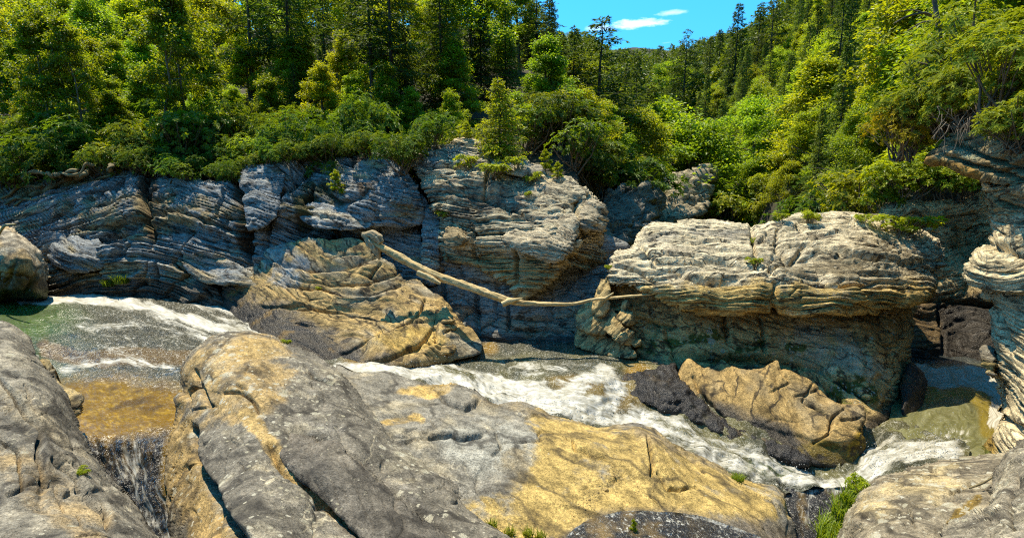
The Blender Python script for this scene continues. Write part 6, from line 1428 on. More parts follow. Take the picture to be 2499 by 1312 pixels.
# --- right slope
GR = 'trees on the steep right slope'
cnt = 0
def proj(X, Y, z):
    a = X; b = Y * CP - z * SP; c = Y * SP + z * CP
    return IMW / 2 + FOC * a / b, IMH / 2 - FOC * c / b
row = 0
Yc = 27.0
while Yc < 135:
    sp = 2.3 + Yc * 0.028
    X = 10.0 + R5.uniform(0, sp)
    while X < Yc * 1.05:
        Xj, Yj = X + R5.uniform(-.35, .35) * sp, Yc + R5.uniform(-.45, .45) * sp
        X += sp * R5.uniform(0.85, 1.25)
        g = float(ground(Xj, Yj)); fl = -9.5 + 0.2 * max(0, Yj - 60)
        if g < fl + 3.0: continue
        con = R5.random() < 0.34
        Ht = R5.uniform(7.5, 12.5) if con else R5.uniform(5.5, 9.5)
        if Yc < 40: Ht *= 0.7
        ub, vb = proj(Xj, Yj, g); ut, vt = proj(Xj, Yj, g + Ht)
        if ut < 1590 or ut > 2380 or vb < -10 or vt > 545: continue
        lim = np.interp(ut, [1500, 1600, 1680, 1740, 1790, 1830, 1900], [112, 105, 95, 70, 10, -60, -400])   # keep the gap of sky open
        while vt < lim and Ht > 3.5:
            Ht -= 0.5; ut, vt = proj(Xj, Yj, g + Ht)
        if vt < lim: continue
        if con: p, nm, lk, w = CO[R5.integers(4)], 'conifer_tree', 'dark conifer', R5.uniform(0.85, 1.15)
        else: p, nm, lk, w = (BL + BLD)[R5.integers(8)], 'broadleaf_tree', 'bright broadleaf tree', R5.uniform(0.95, 1.3)
        plant(p, Xj, Yj, Ht, nm, lk, width=w, tint=tint(1.15, 1.9, .2) if not con else tint(1.0, 1.7, .15), group=GR, where='slope'); cnt += 1
    Yc += sp * 0.9
for u, vt, Y, p, lk in ((1803, 5, 105, CO[0], 'tall dark hemlock standing out'), (1680, 62, 120, PI[1], 'thin dark pine standing out'), (1760, 70, 125, CO[2], 'dark conifer'), (1858, 5, 100, CO[1], 'dark conifer'), (1735, 90, 130, CO[3], 'short dark conifer'), (1895, -20, 95, PI[0], 'dark pine'), (2095, -60, 70, PI[0], 'tall pine')):
    plant_px(p, u, vt, Y, 'conifer_tree', lk, hmin=7, hmax=22, tint=tint(0.75, 1.0), group='conifers on the right skyline', where='skyline', width=1.15)
# the far wood on the ridge that closes the valley: one mass
def far_wood():
    src = []
    for p in (CO[0], CO[1], BL[0], BL[2]):
        me = p.crown; n = len(me.vertices); co = np.empty(n * 3, f32); me.vertices.foreach_get('co', co); co = co.reshape(-1, 4, 3)
        k = np.random.default_rng(3).choice(len(co), 230, replace=False); q = co[k]
        mid = q.mean(1, keepdims=True); src.append((mid + (q - mid) * (5.2 if p.name == 'conifer' else 4.2), p.H))
    Vs, Rs = [], []
    r = np.random.default_rng(12)
    for Yr in np.arange(118, 345, 8.5):
        for ur in np.arange(1290, 2060, 12.0 * 200 / Yr):
            Yj = Yr + r.uniform(-4, 4); uj = ur + r.uniform(-7, 7); Xj = float(x_of(uj, Yj, 130)); g = float(ground(Xj, Yj))
            i = 0 if r.random() < .28 else (1 if r.random() < .25 else (2 if r.random() < .5 else 3)); Ht = r.uniform(7, 11.5)
            ut, vt = proj(Xj, Yj, g + Ht); _, vb = proj(Xj, Yj, g)
            lim = np.interp(ut, [1380, 1500, 1600, 1680, 1740, 1790, 1830], [40, 116, 112, 100, 80, 10, -60])
            if vt < lim or vt > 260 or vb < -5: continue
            V, H0 = src[i]; s_ = Ht / H0; a = r.uniform(0, 6.28); R = np.array([[math.cos(a), -math.sin(a), 0], [math.sin(a), math.cos(a), 0], [0, 0, 1]])
            Vs.append((V.reshape(-1, 3) * s_ * np.array([1.25, 1.25, 1])) @ R.T + np.array([Xj, Yj, g + CAMZ]))
            Rs.append(np.repeat(np.clip(r.uniform(0.1, 0.8) + r.normal(0, .15, 230), 0, 1), 4))
    V = np.concatenate(Vs)
    o = link('far_wood', fast_mesh('far_wood', V, np.arange(len(V)).reshape(-1, 4), None, {'rnd': np.concatenate(Rs)}, False, M_FAR), kind='stuff', label='distant wood covering the ridge at the head of the valley', cat='wood')
    return len(Vs)
M_FAR = leaf_material('distant_leaves', (0.045, 0.075, 0.012), (0.17, 0.22, 0.02), trans=0.45)
print('far trees', far_wood())
# shrubs on the steep side of the left hill, down to the valley
for Yr in np.arange(22.5, 48, 1.7):
    for Xr in np.arange(2.5, 18, 1.7):
        Xj, Yj = Xr + R5.uniform(-.6, .6), Yr + R5.uniform(-.6, .6)
        s_ = ((Yj - 20.8) - 3.2 * max(Xj - 3.4, 0)) / 3.35
        if not (0.1 < s_ < 4.0) or Yj < 23.5: continue
        k = R5.random()
        plant((SH + SHB)[R5.integers(6)], Xj, Yj, R5.uniform(1.6, 3.0), 'bush', 'shaded leafy bush', width=1.0, tint=tint(0.8, 1.4, .2), cat='shrub', group='bushes on the side of the left hill', where='bank', crown='foliage', wood='stems')
# bushes between the trees of the right slope
for Yr in np.arange(26, 90, 4.2):
    for Xr in np.arange(12, 75, 4.4):
        Xj, Yj = Xr + R5.uniform(-1.6, 1.6), Yr + R5.uniform(-1.6, 1.6); g = float(ground(Xj, Yj)); Hh = R5.uniform(1.8, 3.4)
        ut, vt = proj(Xj, Yj, g + Hh)
        if g < -6.5 + 0.2 * max(0, Yj - 60) or not (1560 < ut < 2330 and 60 < vt < 540): continue
        plant((SHB + SH[:2])[R5.integers(4)], Xj, Yj, Hh, 'bush', 'leafy bush', width=1.1, tint=tint(0.9, 1.6, .2), cat='shrub', group='bushes on the right slope', where='slope', crown='foliage', wood='stems')
# bushes along the foot of the slope, behind the cap rock
for u in np.arange(1745, 2420, 44):
    Y = R5.uniform(24.5, 29); vt = np.interp(u, [1745, 1900, 2080, 2200, 2420], [455, 460, 445, 375, 370]) + R5.uniform(-28, 28)
    k = R5.random()
    plant_px(SHB[R5.integers(2)] if k < .6 else SH[R5.integers(4)], u + R5.uniform(-14, 14), vt, Y, 'bush', 'sunlit leafy bush' if k < .6 else 'dark leafy bush', hmin=1.6, hmax=6.5, width=R5.uniform(0.75, 1.0), tint=tint(1.1, 1.7, .2), cat='shrub', group='bushes behind the cap rock', where='foot', crown='foliage', wood='stems')

for i, (u, vb, Y, h) in enumerate(((2190, 500, 21.6, 120), (2240, 496, 21.4, 130), (2290, 494, 21.2, 125), (2340, 490, 20.8, 95), (2385, 486, 20.4, 85), (2150, 520, 22.0, 90), (2265, 470, 23, 150), (2330, 455, 23, 130), (2410, 470, 20.5, 90))):
    q = at(u, vb, Y); plant((SHB + SH[:1])[i % 3], float(q[0]), float(q[1]), h / FOC * Y, 'bush', 'bright leafy bush', width=1.05, tint=(1.7, 1.6, 0.9), z=float(q[2]) - CAMZ - 0.1, cat='shrub', group='bushes on top of the gorge wall', where='wall', crown='foliage', wood='stems')
for i, u in enumerate(np.arange(2290, 2600, 42)):
    plant_px((BLD + BL)[i % 8], u, R5.uniform(-190, -120), R5.uniform(23, 31), 'broadleaf_tree', 'bright broadleaf tree', hmin=5, hmax=13, width=1.1, tint=tint(1.1, 1.6, .2), group='trees above the right overhang', where='top')
for i, (u, vt, Y) in enumerate(((1750, 470, 50), (1785, 450, 50), (1815, 455, 47), (1845, 440, 46), (1880, 450, 42), (1770, 430, 56), (1740, 500, 48))):
    plant_px(SHB[i % 2] if i % 3 else BLD[i % 3], u, vt, Y, 'bush', 'sunlit leafy bush', hmin=2.5, hmax=9, width=1.0, tint=tint(1.3, 1.8, .2), cat='shrub', group='bushes behind the cap rock', where='foot', crown='foliage', wood='stems')
# --- bushes on the right overhang (near)
GO = 'bushes over the right overhang'
near = [(2215, 240, 17.2, 1.9, 'orange'), (2262, 185, 17.0, 2.0, ''), (2320, 135, 16.2, 2.1, ''), (2395, 95, 15.0, 2.2, ''), (2470, 55, 13.2, 2.3, ''), (2440, 150, 13.4, 1.6, ''), (2510, 200, 12.0, 1.5, ''), (2235, 300, 17.0, 1.0, ''), (2310, 225, 15.9, 1.3, ''), (2370, 180, 14.9, 1.4, ''),
        (2350, 40, 18, 3.0, ''), (2440, -20, 16.5, 3.2, ''), (2520, -10, 14, 2.8, ''), (2480, 275, 12.0, 0.8, '')]
NEAR_L = ['orange-tinged bush at the left tip of the right overhang', 'bright bush just right of the orange-tinged bush', 'dense rhododendron below the leaning dead-limbed pine', 'tall rhododendron filling the upper right, long leaves catching sun', 'tallest rhododendron at the top right corner',
          'rhododendron hanging over the thin-bedded overhang', 'rhododendron against the right edge above the overhang', 'low twiggy bush drooping below the orange-tinged bush', 'bush on bare stems over the dark end of the overhang', 'bushy rhododendron in the middle of the overhang top',
          'leafy bush behind the rhododendrons, upper right', 'bush at the top edge behind the tallest rhododendron', 'bush in the extreme top right corner', 'small bush on the face of the overhang at the right']
for (u, vt, Y, Hh, tg), lb in zip(near, NEAR_L):
    X = float(x_of(u, Y, vt)); z = slope(vt) * Y - Hh
    plant(SHN[R5.integers(3)], X, Y, Hh, 'rhododendron', '', width=1.0, z=z, tint=(2.7, 1.5, 0.6) if tg == 'orange' else (lambda b: (b * 1.25, b, 0.8 * b))(R5.uniform(1.5, 2.0)), cat='shrub', group=GO, crown='foliage', wood='stems', label=lb)

# --- saplings and bushes on the rocks
def on_rock(proto, u, vb, Y, Hpx, name, label, width=1.0, tint_=(1.6, 1.5, 1.0), cat='sapling', group=None, **kw):
    q = surf(u, vb)
    q = at(u, vb, Y) if q is None else q
    Y = float(q[1]); H = Hpx / FOC * Y
    return plant(proto, float(q[0]), float(q[1]), H, name, '', width=width, tint=tint_, z=float(q[2]) - CAMZ - 0.05, cat=cat, label=label, group=group, **kw)
SAP = broadleaf(400, H=3.0, R=0.9, base=0.12, limbs=12, per=26, leaf=0.17, clump=0.26, flat=0.4)
YOUNG = conifer(410, H=4.0, R=1.5, base=0.02, nb=150, droop=0.1, per=9, leaf=0.14, mat=M_LEAF, bare=0, taper=0.75)
TUF = shrub(420, H=0.6, R=0.5, n_ros=110, per=7, leaf=0.10, ratio=0.42, mat=M_LEAF, stems=6)
FS = dict(crown='foliage', wood='stems')
on_rock(YOUNG, 1220, 385, 21.3, 185, 'young_hemlock', 'bright yellow-green cone-shaped bush crowning the overhanging outcrop', 1.0, (1.5, 1.35, 0.7), cat='bush')
for u, vb, Y, h, pr, lb, c in ((1138, 345, 21.3, 40, SAP, 'thin sapling left of the bright cone-shaped bush', 'sapling'), (1138, 415, 20.0, 48, TUF, 'rounded green bush on the outcrop below the thin sapling', 'bush'), (1212, 400, 20.2, 40, TUF, 'small bush at the foot of the bright cone-shaped bush', 'bush'), (1205, 445, 19.4, 38, TUF, 'spreading leafy sprig in a bed of the outcrop', 'plant'),
                               (1262, 412, 20.1, 34, TUF, 'little tuft on the crest of the outcrop', 'plant'), (1300, 446, 19.7, 34, TUF, 'tuft beside the flat stone on the outcrop', 'plant'), (832, 480, 20.0, 62, SAP, 'bright sapling growing from a crack of the grey cliff', 'sapling'), (1078, 535, 19.0, 24, TUF, 'fern tuft in the cleft between cliff and outcrop', 'plant'),
                               (2200, 585, 15.9, 62, TUF, 'largest green bush on top of the cap rock', 'bush'), (1973, 548, 17.0, 36, TUF, 'small bright bush on the left shoulder of the cap top', 'bush'), (2098, 556, 17.2, 26, TUF, 'tiny bush in the middle of the cap top', 'plant'), (1838, 640, 15.2, 26, TUF, 'grass-like sprig in the crack of the cap rock', 'plant'), (1836, 580, 16.6, 22, TUF, 'tiny sprig at the top of the cap crack', 'plant'),
                               (1905, 548, 17.6, 24, TUF, 'low weeds on the skyline of the cap rock', 'plant'), (1655, 650, 15.0, 10, TUF, 'speck of green on the left shoulder of the cap', 'plant'), (1290, 485, 18.7, 16, TUF, 'mossy tuft midway down the outcrop', 'plant'),
                               (1330, 425, 20.6, 60, SAP, 'bright bush on the right rim of the outcrop', 'bush'), (1360, 440, 20.6, 46, SAP, 'lower bright bush trailing off the right rim of the outcrop', 'bush'), (191, 1166, 5.95, 26, TUF, 'tiny green sprig in a crack of the lower left boulder', 'plant'), (1485, 655, 18.4, 14, TUF, 'green speck where outcrop meets the cap rock', 'plant'),
                               (765, 690, 16.6, 14, TUF, 'tiny green sprig on the tan ledge', 'plant'), (700, 838, 14.9, 18, TUF, 'yellow-green tuft on wet rock behind the domed boulder', 'plant')):
    wd = 1.6 if u in (2200, 1205) else 1.0
    on_rock(pr, u, vb, Y, h, 'sapling' if c == 'sapling' else ('bush' if c == 'bush' else 'small_plant'), lb, wd, (1.7, 1.55, 0.9), cat=c, group='small plants on the rocks', **FS)
# shrubs rooted in the cleft at the right end of the grey cliff and over its crest
for u, vb, Y, h, lb in ((985, 420, 21.2, 105, 'dark shrub in the notch between grey cliff and outcrop'), (1060, 360, 22.2, 90, 'dark shrub at the upper left of the outcrop'), (905, 385, 21.6, 70, 'shrub on the crest above the driftwood root'), (470, 445, 21.3, 60, 'shrub hanging over the middle of the grey cliff'), (330, 432, 21.4, 62, 'shrub hanging over the cliff beside the roots'),
                         (565, 442, 21.2, 58, 'shrub drooping over the vertical cleft of the grey cliff'), (180, 425, 21.6, 40, 'low shrub growing among the exposed roots')):
    on_rock(SH[R5.integers(4)], u, vb, Y, h, 'rhododendron', lb, 1.1, tint(0.9, 1.3, .15), cat='shrub', group='shrubs on the cliff edge', **FS)
for i, u in enumerate(np.arange(20, 960, 46)):
    uu_ = u + R5.uniform(-14, 14); vtop = np.interp(uu_, [0, 110, 200, 290, 350, 430, 520, 575, 600, 680, 760, 830, 868, 945], [462, 436, 428, 408, 430, 440, 446, 438, 405, 402, 398, 392, 374, 378])
    q = surf(uu_, vtop + R5.uniform(4, 16), 12.0)
    if q is None: continue
    plant((SH + SHB)[R5.integers(6)], float(q[0]), float(q[1]) + 0.25, R5.uniform(0.8, 1.45), 'bush', 'low bush', width=R5.uniform(0.8, 1.1), z=float(q[2]) - CAMZ - 0.2, tint=tint(1.0, 1.6, .2), cat='shrub', group='low bushes spilling over the cliff rim', where='rim', crown='foliage', wood='stems')
# grass and leafy tufts by the water
G1 = grass(1, 0.45, 0.28, 260); G2 = grass(2, 0.25, 0.14, 90)
def tuft(me, u, v, Y, s, label, tn=(1.3, 1.25, 0.9), cat='grass', name='grass_tuft', group='grass tufts by the water'):
    q = surf(u, v); q = at(u, v, Y) if q is None else q; o = link(name, me, None, tuple(float(x) for x in q), label, cat, group); o['kind'] = 'thing'; o.scale = (s, s, s); o.color = (*tn, 1); o.rotation_euler = (0, 0, random.uniform(0, 6)); return o
for u, v, Y, s, lb in ((2050, 1312, 8.3, 0.95, 'lowest grass tuft beside the bottom right boulder'), (2058, 1262, 8.5, 0.85, 'middle grass tuft against the bottom right boulder'), (2078, 1225, 8.7, 0.7, 'upper grass tuft against the bottom right boulder'), (2030, 1330, 8.2, 0.9, 'grass tuft at the bottom edge of the dark chute'),
                        (268, 698, 18.0, 0.75, 'small grass tuft at the foot of the grey cliff'), (300, 690, 18.0, 1.0, 'larger grass tuft at the foot of the grey cliff'), (1800, 1172, 9.7, 0.4, 'tiny grass tuft on the rim of the golden slab')):
    tuft(G1, u, v, Y, s, lb, (1.0, 1.0, 0.8) if u < 400 else (1.5, 1.4, 0.9))
for i, (u, v, Y) in enumerate(((1200, 1285, 6.6), (1245, 1300, 6.5), (1290, 1302, 6.6), (1320, 1308, 6.6))):
    tuft(G2, u, v, Y, 0.55, ('leftmost', 'second', 'third', 'rightmost')[i] + ' of four dry grass wisps at the lower edge of the slab', (1.6, 1.25, 0.9), name='dry_grass', group='dry grass wisps on the slab')
on_rock(TUF, 2092, 1205, 8.6, 56, 'leafy_plant', 'leafy plant above the grass beside the bottom right boulder', 0.8, (1.7, 1.6, 0.9), cat='plant', **FS)
for u, h, lb in ((1545, 78, 'tall leafy sprig at the bottom edge in front of the stream'), (1522, 34, 'low sprig left of the tall one at the bottom edge'), (1572, 36, 'low sprig right of the tall one at the bottom edge')):
    on_rock(SAP, u, 1322, 6.3, h, 'sprig', lb, 0.55 if h > 50 else 1.0, (1.9, 1.7, 0.9), cat='plant', group='sprigs at the bottom edge', **FS)

# --- labels for the wood: look, place, and order where alike
def col_of(u, where):
    if where in ('rim', 'edge', 'second', 'third', 'fourth', 'inside', 'deep', 'named') and u < 1200:
        for lim, s in ((130, 'above the left boulder'), (300, 'above the exposed roots'), (480, 'above the left cliff'), (620, 'above the cliff cleft'), (800, 'above the right cliff'), (960, 'above the driftwood root'), (1300, 'above the outcrop')):
            if u < lim: return s
    for lim, s in ((1420, 'behind the outcrop'), (1520, 'behind the outcrop rim'), (1620, 'left of the pale cliff'), (1720, 'around the pale cliff'), (1800, 'above the cap end'), (1880, 'above the cap crack'), (1980, 'above the cap shoulder'), (2080, 'above the mid cap'), (2180, 'above the right cap'), (9999, 'left of the overhang')):
        if u < lim: return s
def row_of(w, v):
    if w == 'slope':
        for lim, s in ((60, 'atop the slope'), (120, 'high on the slope'), (190, 'upper slope'), (260, 'mid slope'), (340, 'lower slope'), (9999, 'low on the slope')):
            if v < lim: return s
    return {'edge': 'at the wood edge', 'second': 'in the second row', 'third': 'in the third row', 'fourth': 'in the fourth row', 'inside': 'inside the wood', 'deep': 'deep in the wood', 'named': 'rising clear', 'bank': 'on the bank', 'rim': 'spilling over the cliff rim', 'top': 'above the right overhang', 'wall': 'on the gorge wall',  'valley': 'in the valley', 'skyline': 'on the right skyline', 'foot': 'at the slope foot'}[w]
ORD = ['first', 'second', 'third', 'fourth', 'fifth', 'sixth', 'seventh', 'eighth', 'ninth', 'tenth', 'eleventh', 'twelfth', 'thirteenth', 'fourteenth', 'fifteenth', 'sixteenth', 'seventeenth', 'eighteenth', 'nineteenth', 'twentieth']
bins = {}
for e, look, where, X, Y, zt in PLANTED:
    u, v = proj(X, Y, zt)
    bins.setdefault((look, row_of(where, v), col_of(u, where)), []).append((u, e))
for (look, rw, cl), it in bins.items():
    it.sort(key=lambda q: q[0])
    for k, (u, e) in enumerate(it):
        e['label'] = f'{look} {rw}, {cl}' + ('' if len(it) == 1 else f', {ORD[min(k, 19)]} from left')
print('slope trees', cnt, 'planted', len(PLANTED))
# ------------------------------------------------------------------ driftwood, roots, stones
def wood_material():
    m, t = mat_new('bleached_wood')
    out = N_(t, 'ShaderNodeOutputMaterial'); bs = N_(t, 'ShaderNodeBsdfPrincipled', i_Roughness=0.8); bs.inputs['Specular IOR Level'].default_value = 0.2
    col = N_(t, 'ShaderNodeAttribute', attribute_name='col').outputs['Color']
    tc = N_(t, 'ShaderNodeNewGeometry').outputs['Position']
    n = N_(t, 'ShaderNodeTexNoise', i_Scale=22.0, i_Detail=6.0, i_Roughness=0.7); t.links.new(tc, n.inputs['Vector'])
    t.links.new(mixc(t, 1.0, col, rangen(t, n.outputs[0], 0.3, 0.7, 0.7, 1.3), 'MULTIPLY'), bs.inputs['Base Color'])
    bp = N_(t, 'ShaderNodeBump', i_Strength=0.6, i_Distance=0.015); t.links.new(n.outputs[0], bp.inputs['Height']); t.links.new(bp.outputs[0], bs.inputs['Normal'])
    t.links.new(bs.outputs[0], out.inputs[0])
    return m
M_WOOD = wood_material()
def limb(name, px, seed, parent=None, colr=((0.44, 0.31, 0.13), (0.58, 0.44, 0.22), (0.11, 0.075, 0.04)), nl=None, ns=26, rough=0.28, origin=None, label=None, cat=None, group=None):
    """px: (u, v, Y, radius in px) along the wood"""
    A = np.array(px, float)
    t = np.arange(len(A)); nl = nl or len(A) * 18
    q = np.linspace(0, len(A) - 1, nl)
    sm = smooth_line(A[:, :2], False, 4.0)
    cu = np.column_stack([np.interp(q, np.linspace(0, len(A) - 1, len(sm)), sm[:, 0]), np.interp(q, np.linspace(0, len(A) - 1, len(sm)), sm[:, 1])])
    Yq = np.interp(q, t, A[:, 2]); rad = np.interp(q, t, A[:, 3]) / FOC * Yq
    C = at(cu[:, 0], cu[:, 1], Yq)
    tg = np.gradient(C, axis=0); tg /= np.linalg.norm(tg, axis=1)[:, None]
    a = np.cross(tg, np.array([0, 0, 1.0])); a /= np.linalg.norm(a, axis=1)[:, None]; b = np.cross(a, tg)
    th = np.linspace(0, 2 * np.pi, ns, endpoint=False)
    s = np.cumsum(np.r_[0, np.linalg.norm(np.diff(C, axis=0), axis=1)])
    TH, S = np.meshgrid(th, s)
    tw = TH + 0.35 * S
    q3 = np.stack([np.cos(tw) * 2.6, np.sin(tw) * 2.6, S * 0.55 + seed], -1).reshape(-1, 3)
    n1 = fbm(q3, 4, seed).reshape(TH.shape); n2 = fbm(q3 * np.array([2.6, 2.6, 0.8]), 3, seed + 4).reshape(TH.shape)
    kn = fbm(np.stack([np.cos(TH) * 0.8, np.sin(TH) * 0.8, S * 2.2], -1).reshape(-1, 3), 3, seed + 7).reshape(TH.shape)
    Rr = rad[:, None] * (1 + rough * n1 + rough * 0.7 * kn - rough * 0.9 * sstep(0.0, -0.4, n2))
    V = C[:, None] + (a[:, None] * np.cos(TH)[..., None] + b[:, None] * np.sin(TH)[..., None]) * Rr[..., None]
    c = mix(colr[0], colr[1], sstep(-0.3, 0.5, n1.ravel())); c = mix(c, colr[2], sstep(0.15, 0.6, -n2.ravel()) * 0.75)
    V = np.concatenate([V.reshape(-1, 3), C[:1], C[-1:]])
    c = np.concatenate([c, c[:1], c[-1:]])
    i = np.arange(nl - 1)[:, None] * ns; j = np.arange(ns)[None]; k = (j + 1) % ns
    Q = np.stack([i + j, i + k, i + ns + k, i + ns + j], -1).reshape(-1, 4)
    jj = np.arange(ns); kk = (jj + 1) % ns; e = (nl - 1) * ns
    T = np.concatenate([np.stack([kk, jj, np.full(ns, nl * ns)], -1), np.stack([e + jj, e + kk, np.full(ns, nl * ns + 1)], -1)])
    base = np.array([V[:, 0].mean(), V[:, 1].mean(), V[:, 2].min()])
    off = base - (np.array(parent.location) if parent else 0)
    return link(name, fast_mesh(name, V - base, Q, T, {'col': c}, True, M_WOOD), parent, tuple(off), label, cat, group)
LOGC = [(905, 588, 16.9, 8.8), (935, 606, 16.75, 10.2), (975, 628, 16.6, 10.1), (1020, 652, 16.45, 10.5), (1070, 674, 16.3, 10.5), (1130, 694, 16.15, 9.9), (1190, 716, 16.0, 9.9), (1235, 732, 15.95, 8.7), (1270, 738, 15.9, 6.4), (1330, 742, 15.85, 5.3), (1400, 741, 15.8, 4.7), (1450, 730, 15.8, 4.3), (1490, 727, 15.8, 3.8), (1540, 722, 15.75, 2.9), (1592, 718, 15.7, 2.0)]
log = limb('driftwood_log', LOGC, 3, nl=300, label='bleached driftwood log lying from the tan ledge across to the cap rock', cat='log')
limb('root_end', [(884, 572, 17.0, 6), (893, 575, 16.95, 11), (903, 585, 16.9, 15), (915, 604, 16.85, 12), (922, 622, 16.8, 7), (926, 634, 16.8, 2)], 5, log, rough=0.4, colr=((0.36, 0.27, 0.15), (0.5, 0.4, 0.24), (0.13, 0.09, 0.05)))
limb('root_end', [(893, 572, 16.9, 6), (908, 570, 16.85, 10), (920, 578, 16.8, 12), (930, 592, 16.75, 8)], 6, log, rough=0.35, colr=((0.36, 0.27, 0.15), (0.5, 0.4, 0.24), (0.13, 0.09, 0.05)))
limb('snag', [(1226, 742, 15.8, 8), (1240, 736, 15.8, 9), (1262, 730, 15.8, 4), (1275, 728, 15.8, 1.5)], 7, log, ns=12)
limb('snag', [(1478, 728, 15.7, 4), (1490, 720, 15.65, 4), (1497, 714, 15.6, 1.5)], 8, log, ns=12)
limb('snag', [(1020, 664, 16.3, 7), (1045, 676, 16.2, 8), (1075, 692, 16.1, 3)], 9, log, ns=12)
# exposed roots over the left cliff
rt = None
RC = ((0.17, 0.13, 0.06), (0.27, 0.21, 0.10), (0.06, 0.05, 0.03))
R8 = np.random.default_rng(8)
for i, px in enumerate(([(20, 505, 20.6, 3), (80, 470, 20.5, 5), (150, 448, 20.4, 6), (210, 430, 20.4, 7), (265, 412, 20.4, 8), (288, 404, 20.8, 7)], [(55, 432, 20.9, 4), (90, 420, 20.8, 5), (130, 425, 20.7, 4), (180, 418, 20.6, 4), (230, 405, 20.8, 4)],
                        [(0, 478, 20.9, 3), (50, 462, 20.7, 5), (100, 452, 20.6, 5), (135, 432, 20.6, 6), (190, 418, 20.7, 5)], [(150, 462, 20.3, 3), (210, 448, 20.2, 4), (270, 430, 20.3, 4), (300, 412, 20.6, 4)], [(40, 500, 20.4, 3), (110, 480, 20.3, 3.5), (200, 462, 20.2, 3.5), (260, 445, 20.3, 3)])):
    q = []
    for j in range(len(px) - 1):
        for t_ in (0, 0.33, 0.66):
            w_ = np.array(px[j]) * (1 - t_) + np.array(px[j + 1]) * t_; q.append((w_[0] + R8.normal(0, 4), w_[1] + R8.normal(0, 4.5), w_[2], w_[3] * R8.uniform(.7, 1.3)))
    q.append(px[-1])
    q = [(a_, b_, (float(surf(a_, b_)[1]) - 0.06 if surf(a_, b_) is not None else c_), r_) for a_, b_, c_, r_ in q]
    if rt is None: rt = limb('exposed_roots', q, 30, colr=RC, ns=10, nl=90, label='tangle of exposed tree roots gripping the upper left of the grey cliff', cat='roots')
    else: limb('root', q, 30 + i, rt, colr=RC, ns=10, nl=70)
limb('stick', [(-10, 585, 17.0, 3), (4, 560, 16.8, 3), (14, 549, 16.7, 3), (38, 547, 16.6, 2)], 41, ns=8, label='bent bare stick leaning on the pale left boulder', cat='stick')
limb('stick', [(2366, 1190, 7.45, 2.5), (2398, 1178, 7.5, 3), (2428, 1160, 7.5, 2)], 42, ns=8, colr=RC, label='short dark stick lying on the bottom right boulder', cat='stick')
# bare snag behind the outcrop, and a leaning dead pine over the right bushes
def snag_tree(name, trunk, limbs, seed, label, colr):
    o = limb(name, trunk, seed, colr=colr, ns=10, label=label, cat='tree')
    for i, l in enumerate(limbs): limb('branch', l, seed + 1 + i, o, colr=colr, ns=6)
DW = ((0.11, 0.085, 0.06), (0.2, 0.16, 0.115), (0.05, 0.04, 0.03))
snag_tree('dead_pine', [(2300, 150, 17.5, 7), (2294, 100, 17.6, 6), (2288, 50, 17.7, 5.5), (2276, -20, 17.8, 4.5)], [[(2290, 48, 17.6, 4), (2255, 32, 17.2, 3), (2215, 40, 16.9, 2.4), (2180, 58, 16.7, 1)], [(2289, 52, 17.6, 3), (2250, 55, 17.2, 2), (2215, 75, 17.0, 1)], [(2255, 32, 17.2, 2), (2225, 25, 17.0, 1.4), (2190, 30, 16.8, 0.8)]], 70, 'leaning dead-limbed pine above the orange-tinged bush', ((0.10, 0.075, 0.055), (0.2, 0.16, 0.12), (0.05, 0.04, 0.03)))
# bare twigs tangled under the near bushes
tw = None
R9 = np.random.default_rng(9)
for i in range(34):
    u0, v0 = R9.uniform(2280, 2420), R9.uniform(250, 320); dx, dy = R9.uniform(-50, 40), R9.uniform(20, 75)
    Yt = R9.uniform(13.2, 14.6); w = R9.uniform(0.5, 1.2)
    px = [(u0, v0, Yt, w), (u0 + dx * .35 + R9.uniform(-12, 12), v0 + dy * .4, Yt - .1, w * .8), (u0 + dx, v0 + dy, Yt - .2, w * .4)]
    if tw is None: tw = limb('bare_twigs', px, 80, colr=DW, ns=5, nl=10, label='tangle of bare brown twigs under the bushes of the overhang', cat='twigs')
    else: limb('twig', px, 80 + i, tw, colr=DW, ns=5, nl=10)
# stones on the golden slab
def stone_mesh(seed):
    bm = __import__('bmesh').new(); __import__('bmesh').ops.create_icosphere(bm, subdivisions=2, radius=1)
    V = np.array([v.co for v in bm.verts]); Fc = np.array([[v.index for v in f.verts] for f in bm.faces]); bm.free()
    V = V * (1 + 0.35 * fbm(V * 0.9 + seed * 3, 3, seed))[:, None] * np.array([1, 0.8, 0.55])
    c = mix((0.24, 0.17, 0.07), (0.36, 0.27, 0.13), sstep(-.4, .4, fbm(V * 1.5, 3, seed + 1)))
    z = np.zeros(len(V), f32)
    return fast_mesh('stone', V, None, Fc, {'col': c, 'wet': z, 'lich': z}, False, M_ROCK)
ST = [stone_mesh(i) for i in range(4)]
F3C = tps([(1300, 1120, 8.7), (1450, 1120, 8.9), (1600, 1150, 8.7), (1300, 1250, 7.3), (1450, 1240, 7.5), (1600, 1240, 7.7), (1750, 1230, 8.2)])
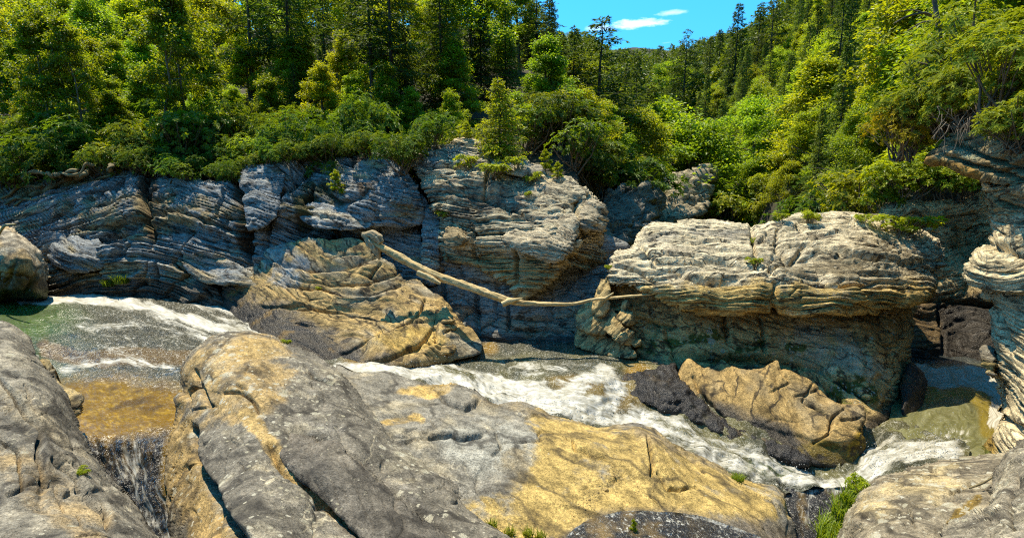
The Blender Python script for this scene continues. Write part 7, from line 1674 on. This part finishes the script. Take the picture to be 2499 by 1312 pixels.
big = [(1480, 1190, 10, 'largest loose stone in the pebble trail on the golden slab'), (1460, 1198, 7, 'second largest loose stone, left of the largest in the pebble trail'), (1518, 1166, 6, 'loose stone right of and above the largest in the pebble trail'), (1500, 1160, 5, 'small stone at the top of the pebble trail'), (1440, 1212, 6, 'small stone at the lower left of the pebble trail')]
for i, (u, v, r_, lb) in enumerate(big):
    q = surf(u, v); q = at(u, v, float(F3C(np.array([u]), np.array([v]))[0])) if q is None else q; s = r_ / FOC * q[1]
    o = link('stone', ST[i % 4], None, tuple(float(x) for x in q), lb, 'stone', 'loose stones on the golden slab'); o.scale = (s, s, s); o.rotation_euler = (R9.uniform(-.3, .3), 0, R9.uniform(0, 6))
pv, pf, pc, o_ = [], [], [], 0
V0 = np.array([[1, 0, 0], [-.5, .8, 0], [-.6, -.7, 0], [0.1, 0.1, .7], [0, 0, -.6]]); T0 = np.array([[0, 1, 3], [1, 2, 3], [2, 0, 3], [1, 0, 4], [2, 1, 4], [0, 2, 4]])
for i in range(420):
    t_ = R9.random(); u = np.interp(t_, [0, .3, .6, 1], [1540, 1490, 1445, 1440]) + R9.normal(0, 16); v = np.interp(t_, [0, .3, .6, 1], [1140, 1165, 1205, 1262]) + R9.normal(0, 9)
    if R9.random() < .25: u, v = R9.uniform(1400, 1720), R9.uniform(1090, 1240)
    q = surf(u, v); q = at(u, v, float(F3C(np.array([u]), np.array([v]))[0])) if q is None else q; s = R9.uniform(0.8, 2.6) / FOC * q[1]
    pv.append(V0 * s * R9.uniform(.7, 1.2, (1, 3)) + q); pf.append(T0 + o_); o_ += 5
    pc.append(np.tile(mix((0.10, 0.08, 0.045), (0.45, 0.36, 0.2), np.array([R9.random()])), (5, 1)))
pv = np.concatenate(pv); z = np.zeros(len(pv), f32)
link('gravel', fast_mesh('gravel', pv, None, np.concatenate(pf), {'col': np.concatenate(pc), 'wet': z, 'lich': z}, False, M_ROCK), kind='stuff', label='trail of fine gravel across the golden slab', cat='gravel')
